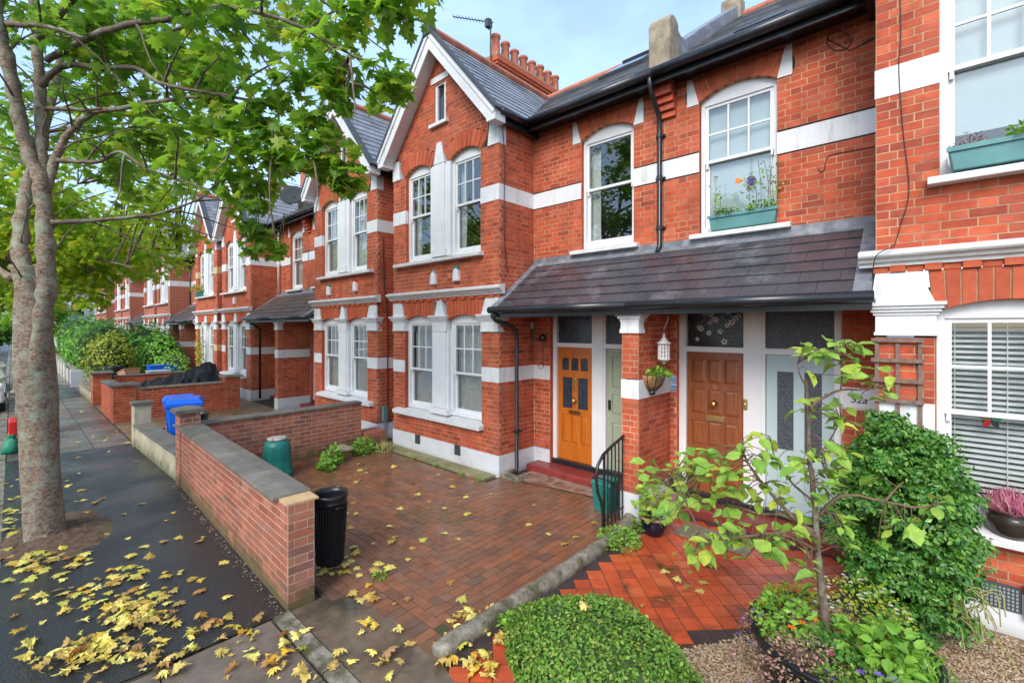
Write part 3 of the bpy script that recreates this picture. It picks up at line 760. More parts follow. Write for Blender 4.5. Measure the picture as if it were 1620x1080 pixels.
class House:
    def __init__(s, x0, m, detail, label, opts):
        s.x0, s.m, s.d, s.o = x0, m, detail, opts
        s.root = thing("terraced_house", label, "house", (x0 + m*2.9, 6.3, 0), "red brick terrace houses")
        s.bricks = []; s.strips = MB(); s.walls = []
        s.white = M_CREAM if opts.get('cream') else M_WHITE
    def X(s, u): return s.x0 + s.m*u
    def box(s, mb, u0, u1, y0, y1, z0, z1): mb.box(s.X(u0), s.X(u1), y0, y1, z0, z1); return mb
    def part(s, name, mb, m, parent=None, **k): return mb.build(name, m, parent or s.root, **k)
    def bx(s, name, m, u0, u1, y0, y1, z0, z1, parent=None, **k):
        return s.part(name, s.box(MB(), u0, u1, y0, y1, z0, z1), m, parent, **k)
    def pr(s, mb, poly, y0, y1):      # polygon in (u,z) extruded in y
        mb.prism([(s.X(u), y0, z) for u, z in poly], (0, y1-y0, 0)); return mb

    def wallX(s, y, z0, z1, ivf, reveal=None):
        """brick wall facing the street, intervals in u"""
        if s.d == 0:
            _, st = courses(z0, z1, ivf, h=0.15)
            for a, b, p, q in st: s.strips.quad((s.X(a), y, p), (s.X(b), y, p), (s.X(b), y, q), (s.X(a), y, q))
            return
        br, st = courses(z0, z1, ivf)
        for u, z, l, h in br: s.bricks.append(((s.X(u), y+.0125+random.uniform(-.001, .001), z), (l, .03, h), 0.0))
        for a, b, p, q in st: s.strips.quad((s.X(a), y, p), (s.X(b), y, p), (s.X(b), y, q), (s.X(a), y, q))
    def wallY(s, u, y0, y1, z0, z1, side, ivf=None):
        """brick wall at u running in depth; side=+1 faces larger u"""
        x = s.X(u); nx = s.m*side
        ivf = ivf or (lambda z: [(y0, y1)])
        if s.d == 0:
            s.strips.quad((x, y0, z0), (x, y1, z0), (x, y1, z1), (x, y0, z1)); return
        br, st = courses(z0, z1, ivf)
        for v, z, l, h in br: s.bricks.append(((x - nx*.0125 + random.uniform(-.001, .001), v, z), (l, .03, h), R(90)))
        for a, b, p, q in st: s.strips.quad((x, a, p), (x, b, p), (x, b, q), (x, a, q))
    def endwall(s):
        s.walls.append(s.strips); s.strips = MB()
    def arch(s, y, u0, u1, zs, rise, thick, flat=None, n=None):
        """segmental brick arch over an opening; flat: level top instead of a curve"""
        w = (u1-u0)/2; c = (u0+u1)/2
        rad = (w*w + rise*rise)/(2*rise); zc = zs + rise - rad
        a0 = math.asin(w/rad)
        n = n or max(6, int(2*w/0.085))
        par = s.root
        holder = None
        for i in range(n):
            t0 = -a0*1.06 + 2*a0*1.06*i/n; t1 = -a0*1.06 + 2*a0*1.06*(i+1)/n
            g = 0.0065/rad
            t0 += g; t1 -= g
            def P(t, ro): return (c + ro*math.sin(t), zc + ro*math.cos(t))
            def top(t):
                if flat is None: return P(t, rad+thick)
                k = (flat-zc)/math.cos(t*0.75); return (c + (flat-zc)*math.tan(t*0.8)*1.0, flat)
            poly = [P(t0, rad), P(t1, rad), top(t1), top(t0)]
            mb = s.pr(MB(), poly, y-.010-random.random()*.002, y+.09)
            if holder is None:
                holder = s.part("arch", mb, M_BRICK2)
                rest = MB() if s.d < 2 else None
            elif s.d == 2: s.part("arch_brick", mb, M_BRICK2, holder)
            else:
                o_ = len(rest.v); rest.v += mb.v; rest.f += [tuple(k+o_ for k in f) for f in mb.f]
        if s.d < 2 and rest.v: s.part("arch_bricks", rest, M_BRICK2, holder, kind="stuff")
        # mortar behind
        mb = MB(); poly = []
        for i in range(9):
            t = -a0*1.06 + 2*a0*1.06*i/8; poly.append((c + rad*1.001*math.sin(t), zc + rad*1.001*math.cos(t)))
        for i in range(8, -1, -1):
            t = -a0*1.06 + 2*a0*1.06*i/8
            if flat is None: poly.append((c + (rad+thick)*math.sin(t), zc + (rad+thick)*math.cos(t)))
            else: poly.append((c + (flat-zc)*math.tan(t*0.8), flat))
        s.part("arch_mortar", s.pr(mb, poly, y+.001, y+.08), M_MORTAR, holder)
    def window(s, y, u0, u1, z0, zs, rise, cols=3, rows=2, style='net', split=None, sillw=None, film=0):
        """timber sash window, y = wall face"""
        yf = y + 0.07
        fw = 0.05
        mb = MB()
        s.box(mb, u0, u0+fw, yf, yf+.11, z0, zs); s.box(mb, u1-fw, u1, yf, yf+.11, z0, zs)
        s.box(mb, u0+fw, u1-fw, yf, yf+.11, z0, z0+.05); s.box(mb, u0+fw, u1-fw, yf, yf+.11, zs-.05, zs)
        w = (u1-u0)/2; c = (u0+u1)/2
        if rise > 0:
            rad = (w*w+rise*rise)/(2*rise); zc = zs+rise-rad; a0 = math.asin(w/rad)
            poly = [(c + (rad+.012)*math.sin(-a0+2*a0*i/8), zc + (rad+.012)*math.cos(-a0+2*a0*i/8)) for i in range(9)]
            s.pr(mb, [(u0-.01, zs)] + poly + [(u1+.01, zs)], yf+.001, yf+.10)
        win = s.part("window", mb, M_FRAME)
        mid = split or (z0 + (zs-z0)*0.52)
        a, b_ = u0+fw, u1-fw
        # lower sash (set back) and upper sash
        st = 0.045
        def sash(name, p, q, yy, cols, rows):
            m2 = MB()
            s.box(m2, a, a+st, yy, yy+.035, p, q); s.box(m2, b_-st, b_, yy, yy+.035, p, q)
            s.box(m2, a+st, b_-st, yy, yy+.035, p, p+(.075 if name == 'lower_sash' else .04)); s.box(m2, a+st, b_-st, yy, yy+.035, q-.04, q)
            so = s.part(name, m2, M_FRAME, win)
            g0, g1, h0, h1 = a+st, b_-st, p+(.075 if name == 'lower_sash' else .04), q-.04
            if s.d == 0: cols = rows = 1
            bw = 0.022
            for i in range(1, cols):
                uu = g0+(g1-g0)*i/cols; s.bx("glazing_bar", M_FRAME, uu-bw/2, uu+bw/2, yy+.004, yy+.03, h0, h1, win)
            for j in range(1, rows):
                zz = h0+(h1-h0)*j/rows; s.bx("glazing_bar", M_FRAME, g0, g1, yy+.006, yy+.028, zz-bw/2, zz+bw/2, win)
            for i in range(cols):
                for j in range(rows):
                    s.bx("pane", M_GLASS, g0+(g1-g0)*i/cols, g0+(g1-g0)*(i+1)/cols, yy+.0148, yy+.0172, h0+(h1-h0)*j/rows, h0+(h1-h0)*(j+1)/rows, win)
        sash("upper_sash", mid-.02, zs-.05, yf+.02, cols, rows)
        sash("lower_sash", z0+.05, mid+.02, yf+.06, 1, 1)
        if s.d:
            for uu in (a+.012, b_-.04):
                s.bx("sash_horn", M_FRAME, uu, uu+.028, yf+.022, yf+.05, mid-.085, mid-.021, win)
        # what is behind the glass
        yc = yf+.16
        if style == 'net' or style == 'curtain':
            for (p, q) in ([(u0+.03, u0+.03+(u1-u0)*.22)] if style == 'curtain' else [(u0+.02, u1-.02)]):
                mb = MB(); n = 26 if s.d else 8
                base = len(mb.v)
                for i in range(n+1):
                    uu = p+(q-p)*i/n; dy = .018*math.sin(i*1.9+u0*3)+.01*math.sin(i*.7)
                    mb.v += [(s.X(uu), yc+dy, z0+.02), (s.X(uu), yc+dy*.6, zs+.02)]
                for i in range(n): mb.f.append((2*i, 2*i+2, 2*i+3, 2*i+1))
                s.part("curtain", mb, M_CURTAIN, win, smooth=True, recalc=False)
        elif style == 'blind':
            k = 0; zz = z0+.10
            while zz < zs:
                mb = MB(); mb.hexa([(s.X(u0+.03), yc-.02, zz), (s.X(u1-.03), yc-.02, zz), (s.X(u1-.03), yc+.018, zz+.020), (s.X(u0+.03), yc+.018, zz+.020), (s.X(u0+.03), yc-.02, zz+.003), (s.X(u1-.03), yc-.02, zz+.003), (s.X(u1-.03), yc+.018, zz+.023), (s.X(u0+.03), yc+.018, zz+.023)])
                s.part("blind_slat", mb, M_BLIND, win); zz += .047
            for uu in (u0+.12, (u0+u1)/2, u1-.12): s.bx("blind_cord", M_BLIND, uu, uu+.006, yc-.028, yc-.024, z0+.06, zs, win)
        elif style == 'film':
            s.bx("frosted_film", M_FILM, u0+.03, u1-.03, yc-.05, yc-.045, z0+film, zs+.03, win)
        return win
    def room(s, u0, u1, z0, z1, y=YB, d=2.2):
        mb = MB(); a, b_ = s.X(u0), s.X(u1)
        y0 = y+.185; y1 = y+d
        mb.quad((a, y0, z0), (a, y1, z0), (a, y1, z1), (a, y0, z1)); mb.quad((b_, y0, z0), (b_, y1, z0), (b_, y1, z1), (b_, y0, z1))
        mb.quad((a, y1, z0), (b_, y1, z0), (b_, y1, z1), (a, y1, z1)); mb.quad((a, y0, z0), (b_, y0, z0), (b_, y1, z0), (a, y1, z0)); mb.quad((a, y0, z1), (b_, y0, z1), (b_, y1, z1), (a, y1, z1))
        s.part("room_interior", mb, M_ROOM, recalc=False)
    def band(s, name, u0, u1, y0, y1, z0, z1): s.bx(name, s.white, u0, u1, y0, y1, z0, z1)

    def build(s):
        P = .022
        d = s.d
        # ---------------- bay front
        def iv_ground(z):
            iv = [(BAY0, BAY1)]
            if .74 < z < 2.93: iv = sub_iv(iv, .72, 2.96)
            if 1.54 < z < 1.78 or 2.37 < z < 2.93: iv = []
            return iv
        s.wallX(YB, .35, 3.02, iv_ground)
        def ext(u, c, w, zs, rise, th):
            rad = (w*w+rise*rise)/(2*rise); zc = zs+rise-rad
            q = (rad+th)**2-(u-c)**2
            return zc+math.sqrt(q) if q > 0 else -9
        def arch_iv(iv, z, c, w, zs, rise, th):
            if z < zs-.02: return sub_iv(iv, c-w, c+w)
            rad = (w*w+rise*rise)/(2*rise); zc = zs+rise-rad
            q = (rad+th)**2-(z-zc)**2
            if q > 0:
                hw = min(math.sqrt(q), w*1.06*(rad+th)/rad)
                if z < zc+rad+th: return sub_iv(iv, c-hw, c+hw)
            return iv
        UZ, UR = 5.47, .13
        def iv_upper(z):
            iv = [(BAY0, BAY1)]
            if z > 5.93:
                hw = (BZ-.06-z)*(1.52/(BZ-.06-5.93))
                if hw <= .02: return []
                iv = [(BC-hw, BC+hw)]
            if 3.70 < z < UZ: iv = sub_iv(iv, .75, 2.93)
            if z >= UZ:
                for c in (1.15, 2.53): iv = arch_iv(iv, z, c, .40, UZ, UR, .27)
            if 4.53 < z < 4.79: iv = []
            if 5.45 < z < 5.83:
                iv = sub_iv(iv, BAY0-.1, BAY0+.25); iv = sub_iv(iv, BAY1-.25, BAY1+.1)
            if 6.22 < z < 7.0: iv = sub_iv(iv, 1.68, 2.0)
            return iv
        s.endwall(); s.wallX(YB, 3.12, BZ-.1, iv_upper); s.endwall()
        # bay sides
        def iv_side(z):
            return [] if (1.54 < z < 1.78 or 4.53 < z < 4.79) else [(YB+.012, YM)]
        s.wallY(BAY1, YB, YM, .35, 5.95, 1, iv_side); s.endwall()
        s.wallY(BAY0, YB, YM, .35, 5.95, -1, iv_side); s.endwall()
        # recessed main wall
        wa, wb = 4.36, 5.29
        door0, door1 = 3.72, 5.60
        def iv_main(z):
            iv = [(BAY1, HW)]
            if 2.72 < z < 3.45: return []
            if z < 2.72:
                iv = sub_iv(iv, door0, door1)
                if 1.54 < z < 1.78: iv = []
            if 3.70 < z < 5.46: iv = sub_iv(iv, wa, wb)
            if z >= 5.46: iv = arch_iv(iv, z, (wa+wb)/2, (wb-wa)/2, 5.46, .14, .27)
            if 4.53 < z < 4.79: iv = []
            return iv
        s.wallX(YM, .35, 2.75, iv_main); s.endwall(); s.wallX(YM, 3.45, 5.95, iv_main); s.endwall()
        # wall strip between the paired bays
        s.wallX(YM-.25, .35, 5.95, lambda z: [] if (1.54 < z < 1.78 or 4.53 < z < 4.79) else [(0.0, BAY0)])
        s.band("painted_band", 0, BAY0, YM-.258, YM-.1, 1.54, 1.78); s.band("painted_band", 0, BAY0, YM-.258, YM-.1, 4.53, 4.79)
        # ---------------- plinth, bands
        s.bx("plinth", M_PLINTH, BAY0-.015, BAY1+.015, YB-.02, YB+.10, -.05, .345, bevel=.006 if d else 0)
        s.bx("plinth", M_PLINTH, BAY1-.1, BAY1+.013, YB+.101, YM, -.05, .343)
        s.bx("plinth", M_PLINTH, BAY1+.014, door0, YM-.014, YM+.1, -.05, .341)
        s.bx("plinth", M_PLINTH, BAY0-.013, BAY0+.1, YB+.101, YM-.2, -.05, .343)
        for z0, z1 in ((1.54, 1.78), (4.53, 4.79)):
            lo = z0 < 2
            l, r = (.72, 2.96) if lo else (.75, 2.93)
            s.band("painted_band", BAY0-.008, l, YB-.008, YB+.06, z0, z1); s.band("painted_band", r, BAY1+.008, YB-.008, YB+.06, z0, z1)
            s.band("painted_band", BAY1-.08, BAY1+.006, YB+.061, YM-.009, z0, z1)
            s.band("painted_band", BAY0-.006, BAY0+.08, YB+.061, YM-.2, z0, z1)
            if lo: s.band("painted_band", BAY1, door0, YM-.008, YM+.06, z0, z1)
            else:
                s.band("painted_band", BAY1, wa, YM-.008, YM+.06, z0, z1); s.band("painted_band", wb, HW, YM-.008, YM+.06, z0, z1)
        # ---------------- ground floor window: sill, column, capitals, blocks
        mb = MB()
        for a, b_ in ((.46, 3.01),):
            mb.hexa([(s.X(a), YB-.13, .72), (s.X(b_), YB-.13, .72), (s.X(b_), YB+.16, .72), (s.X(a), YB+.16, .72), (s.X(a), YB-.13, .79), (s.X(b_), YB-.13, .79), (s.X(b_), YB+.16, .85), (s.X(a), YB+.16, .85)])
        s.part("window_sill", mb, M_SILL, bevel=.006 if d else 0)
        def capital(c0, c1, yy=YB):
            mb = MB()
            s.box(mb, c0, c1, yy-.03, yy+.12, 2.37, 2.40)
            s.box(mb, c0+.01, c1-.01, yy-.022, yy+.12, 2.40, 2.55)
            for k in range(4):
                s.box(mb, c0-.006-.016*k, c1+.006+.016*k, yy-.034-.018*k, yy+.12, 2.55+.028*k, 2.578+.028*k)
            return mb
        for c0, c1, ta, tb in ((BAY0-.012, .74, BAY0+.002, .66), (2.94, BAY1+.012, 3.02, BAY1-.002)):
            cp = s.part("capital", capital(c0, c1), M_WHITE)
            mb = MB(); yb0 = YB-.02
            u_in = .74 if c0 < 1 else 2.94
            if c0 < 1: poly = [(BAY0, 2.662), (.72, 2.662), (.62, 2.93), (BAY0, 2.93)]
            else: poly = [(2.96, 2.662), (BAY1, 2.662), (BAY1, 2.93), (3.06, 2.93)]
            s.part("stone_block", s.pr(mb, poly, yb0, YB+.1), M_WHITE, cp)
            if c0 > 1:
                s.bx("block_return", M_WHITE, BAY1-.05, BAY1+.008, YB+.101, YB+.24, 2.56, 2.93, cp)
        mb = MB(); s.box(mb, 1.60, 2.08, YB+.005, YB+.17, .851, 2.37); s.box(mb, 1.66, 2.02, YB-.025, YB+.004, .97, 2.37)
        mb2 = s.box(MB(), 1.57, 2.11, YB-.06, YB+.17, .852, .96)
        col = s.part("mullion_column", mb, M_FRAME); s.part("column_base", mb2, M_FRAME, col)
        s.part("capital", capital(1.63, 2.05, YB-.005), M_WHITE, col)
        s.part("stone_block", s.pr(MB(), [(1.70, 2.662), (1.98, 2.662), (1.89, 2.95), (1.79, 2.95)], YB-.022, YB+.1), M_WHITE, col)
        stl = s.o.get('gstyle', 'net')
        for (u0, u1) in ((.73, 1.60), (2.08, 2.95)):
            s.window(YB+.005, u0, u1, .85, 2.57, .09, 3, 2, stl, split=s.o.get('gsplit'))
            s.arch(YB, u0, u1, 2.58, .09, .22, flat=2.93)
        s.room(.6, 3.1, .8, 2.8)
        # dentils and cornice
        mb = MB(); k = 0; u = BAY0
        while u < BAY1-.05:
            s.box(mb, u, u+.11, YB-(.035 if k % 2 == 0 else .008), YB+.06, 2.935, 2.995); u += .118; k += 1
        s.part("dentil_course", mb, M_BRICK2)
        prof = [(.0, 2.99), (-.05, 2.99), (-.055, 3.02), (-.085, 3.03), (-.095, 3.055), (-.13, 3.07), (-.14, 3.085), (-.14, 3.118), (-.12, 3.125), (0, 3.15)]
        mb = MB(); mb.prism([(s.X(BAY0-.12), YB+p+.02, z) for p, z in prof], (s.m*(BAY1-BAY0+.24), 0, 0))
        s.part("cornice", mb, M_SILL if d else M_WHITE)
        # ---------------- upper bay windows
        mb = MB(); mb.hexa([(s.X(.46), YB-.12, 3.65), (s.X(3.01), YB-.12, 3.65), (s.X(3.01), YB+.16, 3.65), (s.X(.46), YB+.16, 3.65), (s.X(.46), YB-.12, 3.71), (s.X(3.01), YB-.12, 3.71), (s.X(3.01), YB+.16, 3.75), (s.X(.46), YB+.16, 3.75)])
        s.part("window_sill", mb, M_SILL, bevel=.006 if d else 0)
        mb = MB(); s.box(mb, 1.55, 2.13, YB+.005, YB+.17, 3.752, 5.47); s.box(mb, 1.70, 1.98, YB-.02, YB+.004, 3.90, 5.47)
        col = s.part("mullion_column", mb, M_FRAME)
        s.part("column_base", s.box(MB(), 1.63, 2.05, YB-.05, YB+.17, 3.753, 3.90), M_FRAME, col)
        s.part("stone_block", s.pr(MB(), [(1.68, 5.471), (2.0, 5.471), (1.90, 5.86), (1.78, 5.86)], YB-.03, YB+.1), M_WHITE, col)
        for (u0, u1) in ((.75, 1.55), (2.13, 2.93)):
            fl = s.o.get('ufilm')
            s.window(YB+.005, u0, u1, 3.75, UZ, UR, 3, 2, s.o.get('ustyle', 'net'), split=s.o.get('usplit'), film=fl or 0)
            s.arch(YB, u0, u1, UZ, UR, .27)
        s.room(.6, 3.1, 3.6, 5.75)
        for poly in ([(BAY0-.008, 5.45), (BAY0+.25, 5.45), (BAY0+.20, 5.83), (BAY0-.008, 5.83)], [(BAY1-.25, 5.45), (BAY1+.008, 5.45), (BAY1+.008, 5.83), (BAY1-.20, 5.83)]):
            s.part("stone_block", s.pr(MB(), poly, YB-.018, YB+.16), M_WHITE)
        # gable window
        s.part("window_lintel", s.box(MB(), 1.58, 2.10, YB-.02, YB+.1, 7.0, 7.11), M_WHITE)
        s.part("window_sill", s.box(MB(), 1.58, 2.10, YB-.07, YB+.1, 6.17, 6.23), M_WHITE)
        mb = MB(); s.box(mb, 1.68, 1.74, YB+.02, YB+.1, 6.231, 6.999); s.box(mb, 1.94, 2.0, YB+.02, YB+.1, 6.231, 6.999)
        s.box(mb, 1.741, 1.939, YB+.02, YB+.1, 6.94, 6.999); s.box(mb, 1.741, 1.939, YB+.02, YB+.1, 6.231, 6.28)
        gw = s.part("window", mb, M_FRAME)
        s.bx("pane", M_CARGLASS, 1.741, 1.939, YB+.06, YB+.065, 6.28, 6.94, gw)
        # ---------------- recess window
        mb = MB(); mb.hexa([(s.X(wa-.16), YM-.11, 3.62), (s.X(wb+.10), YM-.11, 3.62), (s.X(wb+.10), YM+.15, 3.62), (s.X(wa-.16), YM+.15, 3.62), (s.X(wa-.16), YM-.11, 3.68), (s.X(wb+.10), YM-.11, 3.68), (s.X(wb+.10), YM+.15, 3.72), (s.X(wa-.16), YM+.15, 3.72)])
        s.part("window_sill", mb, M_SILL, bevel=.006 if d else 0)
        rc = s.o.get('rcols', (3, 2))
        s.window(YM, wa, wb, 3.72, 5.46, .14, rc[0], rc[1], s.o.get('rstyle', 'net'), split=4.66)
        s.arch(YM, wa, wb, 5.46, .14, .27)
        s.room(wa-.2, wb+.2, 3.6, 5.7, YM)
        for sg, ua in ((-1, wa), (1, wb)):
            s.part("stone_block", s.pr(MB(), [(ua, 5.44), (ua+sg*.16, 5.44), (ua+sg*.16, 5.80), (ua+sg*.09, 5.80)], YM-.014, YM+.05), M_WHITE)
        # reveals behind the brick face (brick coloured side faces of the openings)
        mb = MB()
        for (u, yy, z0, z1) in ((wa, YM, 3.7, 5.5), (wb, YM, 3.7, 5.5), (.725, YB, .8, 2.6), (2.955, YB, .8, 2.6), (.745, YB, 3.7, 5.5), (2.935, YB, 3.7, 5.5), (door0, YM, .0, 2.75), (door1, YM, 0, 2.75)):
            s.box(mb, u-.004, u+.004, yy+.004, yy+.19, z0, z1)
        s.part("opening_reveal", mb, M_BRICK)
        # ---------------- brickwork meshes
        s.endwall()
        ws = [s.part("brick_wall" if d == 0 else "mortar_wall", w_, M_FARBRICK if d == 0 else M_MORTAR, recalc=False) for w_ in s.walls if w_.v]
        if d:
            wl = ws[0]
            pieces("brick", s.bricks, M_BRICK, wl, s.o.get('nbrick', 300) if d == 2 else 0, s.o.get('skip'), "brickwork")
        s.doors(door0, door1)
        s.roof()
        s.porch()

    def doors(s, d0, d1):
        yf = YM+.08
        mb = MB()
        for a, b_ in ((d0, 3.80), (4.51, 4.76), (5.50, d1)): s.box(mb, a, b_, yf, yf+.12, .12, 2.80)
        s.box(mb, 3.80, 4.51, yf+.002, yf+.12, 2.11, 2.18); s.box(mb, 4.76, 5.50, yf+.002, yf+.12, 2.11, 2.18)
        s.box(mb, 3.80, 4.51, yf+.002, yf+.12, 2.70, 2.80); s.box(mb, 4.76, 5.50, yf+.002, yf+.12, 2.70, 2.80)
        if s.d: s.box(mb, 4.545, 4.725, yf-.012, yf-.001, .14, 2.70)
        s.part("door_frame", mb, M_FRAME)
        st = s.o.get('doors', ('plain', 'plain'))
        for i, (a, b_) in enumerate(((3.805, 4.505), (4.765, 5.495))):
            s.part("fanlight", s.box(MB(), a, b_, yf+.05, yf+.06, 2.18, 2.70), M_LEADED if (st[i] in ('oak', 'brown')) else M_FROST)
            if st[i] == 'brown' and s.d == 2:
                rr_ = random.Random(3)
                for q in range(17):
                    fx, fz, fr = rr_.uniform(a+.06, b_-.06), rr_.uniform(2.24, 2.66), rr_.uniform(.022, .038)
                    m5 = MB()
                    for w5 in range(5):
                        an = w5*1.2566+q; cx5, cz5 = s.X(fx)+fr*.75*math.cos(an), fz+fr*.75*math.sin(an)
                        m5.prism([(cx5+fr*.42*math.cos(t5*1.047), yf+.047, cz5+fr*.42*math.sin(t5*1.047)) for t5 in range(6)], (0, .002, 0))
                    m5.build("flower_decal", M_WHITE, s.root, kind="stuff")
            s.door(a, b_, yf+.04, st[i])
        # steps
        if s.d:
            s.bx("door_threshold", M_BLACK, 3.74, 5.6, yf-.05, yf+.09, .12, .205, bevel=.008)
            s.bx("door_step", M_STEP, 3.45, HW-.1, YM-.32, yf+.1, -.02, .125, bevel=.02)
        s.bx("floor_slab", M_JOINT, d0, d1, yf+.121, yf+.5, -.05, .12)
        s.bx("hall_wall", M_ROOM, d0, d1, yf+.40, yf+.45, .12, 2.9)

    def door(s, a, b_, y, style):
        z0, z1 = .206, 2.11
        base = {'oak': M_OAK, 'brown': M_MAHOG, 'sage': M_SAGE, 'blue': M_BLUEGREY}.get(style, s.o.get('doormat', M_MAHOG))
        w = b_-a
        pan, gls = [], []
        if style == 'oak':
            for k in range(3): gls.append((a+w*(.12+.27*k), a+w*(.12+.27*k+.20), 1.72, 1.93))
            gls += [(a+w*.14, a+w*.42, 1.08, 1.60), (a+w*.58, a+w*.86, 1.08, 1.60)]
            for k in range(3): pan.append((a+w*(.12+.27*k), a+w*(.12+.27*k+.20), .50, .97))
        elif style == 'brown':
            for k in range(3):
                for j, (p, q) in enumerate(((.36, .74), (.84, 1.17), (1.27, 1.60), (1.69, 2.01))):
                    pan.append((a+w*(.09+.29*k), a+w*(.09+.29*k+.24), p, q))
        elif style == 'blue':
            gls += [(a+w*.17, a+w*.42, .95, 1.90), (a+w*.58, a+w*.83, .95, 1.90)]
            pan += [(a+w*.17, a+w*.42, .38, .78), (a+w*.58, a+w*.83, .38, .78)]
        else:
            for k in range(2):
                for (p, q) in ((.35, .95), (1.08, 1.40), (1.50, 1.98)): pan.append((a+w*(.12+.42*k), a+w*(.12+.42*k+.34), p, q))
        # stiles and rails around the holes
        holes = pan+gls
        us = sorted({a, b_} | {h[0] for h in holes} | {h[1] for h in holes}); zs = sorted({z0, z1} | {h[2] for h in holes} | {h[3] for h in holes})
        mb = MB()
        for i in range(len(us)-1):
            j = 0
            while j < len(zs)-1:
                uc = (us[i]+us[i+1])/2
                solid = lambda q: not any(h[0] < uc < h[1] and h[2] < (zs[q]+zs[q+1])/2 < h[3] for h in holes)
                if solid(j):
                    k = j
                    while k+1 < len(zs)-1 and solid(k+1): k += 1
                    s.box(mb, us[i], us[i+1], y, y+.04, zs[j], zs[k+1]); j = k+1
                else: j += 1
        dr = s.part("door", mb, base)
        for (p, q, r, t) in pan:
            m2 = MB(); e = .035; X = s.X
            m2.hexa([(X(p), y+.016, r), (X(q), y+.016, r), (X(q), y+.016, t), (X(p), y+.016, t), (X(p+e), y+.004, r+e), (X(q-e), y+.004, r+e), (X(q-e), y+.004, t-e), (X(p+e), y+.004, t-e)])
            s.part("door_panel", m2, base, dr)
        for (p, q, r, t) in gls:
            if style == 'oak' and t > 1.7:
                c = (p+q)/2; hw = (q-p)/2
                poly = [(p, r), (q, r)] + [(c+hw*math.cos(k*math.pi/8), t-hw+hw*math.sin(k*math.pi/8)) for k in range(9)]
                g = s.part("door_light", s.pr(MB(), poly, y+.014, y+.024), M_LEADED, dr)
                arch_fill = [(q, t-hw)] + [(c+hw*math.cos(k*math.pi/8), t-hw+hw*math.sin(k*math.pi/8)) for k in range(9)] + [(p, t), (q, t)]
                s.part("light_surround", s.pr(MB(), [(p, r-.0), (q, r), (q, t), (p, t)], y+.026, y+.034), base, dr)
            else:
                s.bx("door_light", M_FROST if style == 'blue' else M_LEADED, p, q, y+.014, y+.024, r, t, dr)
                if style == 'oak':
                    mb = MB()
                    for k in (1, 2): s.box(mb, p+(q-p)*k/3-.003, p+(q-p)*k/3+.003, y+.009, y+.0135, r, t)
                    for k in (1, 2, 3): s.box(mb, p, q, y+.0085, y+.0089, r+(t-r)*k/4-.003, r+(t-r)*k/4+.003)
                    s.part("lead_cames", mb, M_VENT, dr)
        if s.d == 2:
            c = (a+b_)/2
            zl = {'oak': 1.02, 'brown': 1.22, 'blue': .86}.get(style)
            if zl: s.bx("letterbox", M_STEEL if style == 'blue' else M_BRASS, c-.12, c+.12, y-.012, y-.001, zl-.035, zl+.035, dr, bevel=.004)
            zk = {'oak': 1.22, 'brown': 1.42}.get(style)
            if zk:
                mb = MB(); mb.lathe([(.0, 0), (.045, 0), (.045, .008), (.016, .012), (.016, .035), (.036, .045), (.040, .062), (.026, .078), (.0, .08)], (0, 0, 0), 16, False)
                me = mb.mesh("door_knob", M_BRASS, smooth=True)
                inst("door_knob", me, dr, (s.X(c), y, zk), (R(90), 0, 0))
            if style == 'oak':
                s.bx("door_knocker", M_BRASS, c-.02, c+.02, y-.02, y-.001, 1.38, 1.60, dr, bevel=.006)
            num = {'oak': "54", 'brown': "6"}.get(style)
            if num:
                text_obj("door_number", num, .095 if style == 'brown' else .07, M_BRASS, dr, (s.X(c), y-.004, 1.615 if style == 'brown' else 1.985), (R(90), 0, 0))
            if style == 'sage':
                s.bx("door_handle", M_BLACK, a+w*.05, a+w*.10, y-.03, y-.001, 1.15, 1.30, dr)

    # ------------------------------------------------------------ roofs
    def slates(s, name, P0, U, V, nrm, ivf, gauge, width, nrow, m, parent, own=False, thick=.008):
        """courses of slates: P0 origin, U along, V up the slope (unit), ivf(row)->intervals along U"""
        P0, U, V, nrm = Vector(P0), Vector(U), Vector(V), Vector(nrm)
        lst = []
        for k in range(nrow):
            for (a, b_) in ivf(k):
                u = a - (width/2 if k % 2 else 0)
                while u < b_:
                    p, q = max(a, u), min(b_, u+width)
                    u += width
                    if q-p < .03: continue
                    t = random.uniform(-.0015, .0015)
                    v0, v1 = k*gauge - .01, (k+1)*gauge+.02
                    lift0, lift1 = .020+t, .006
                    c = []
                    for (uu, vv_, lf) in ((p+.002, v0, lift0), (q-.002, v0, lift0), (q-.002, v1, lift1), (p+.002, v1, lift1)):
                        c.append(P0 + U*uu + V*(vv_+ (random.uniform(-.003, .003))) + nrm*lf)
                    lst.append(c)
        mb = MB()
        for c in lst:
            if own:
                m2 = MB(); m2.hexa([x - nrm*thick for x in c] + c); m2.build(name, m, parent)
            else: mb.hexa([x - nrm*thick for x in c] + c)
        if not own and mb.v: mb.build(name, m, parent, "stuff")
    def roof(s):
        X = s.X; sgn = s.m
        msl = M_SLATE
        # main slope and back slope
        mb = MB()
        mb.quad((X(0), YE-.02, ZE), (X(HW), YE-.02, ZE), (X(HW), YR, ZR), (X(0), YR, ZR))
        mb.quad((X(0), 2*YR-YE, ZE), (X(HW), 2*YR-YE, ZE), (X(HW), YR, ZR), (X(0), YR, ZR))
        rf = s.part("roof", mb, M_SLATE, recalc=False)
        Vv = Vector((0, YR-YE, ZR-ZE)).normalized(); L = math.hypot(YR-YE, ZR-ZE)
        nrm = Vector((0, -Vv.z, Vv.y))
        g = .21; nr = int(L/g)
        def ivm(k):
            t = (k+.5)*g; z = ZE + Vv.z*t
            iv = [(0, HW)]
            if z < BZ:
                hw = (BZ-z)*(1.62/(BZ-5.95)); iv = sub_iv(iv, BC-hw-.02, BC+hw+.02)
            return iv
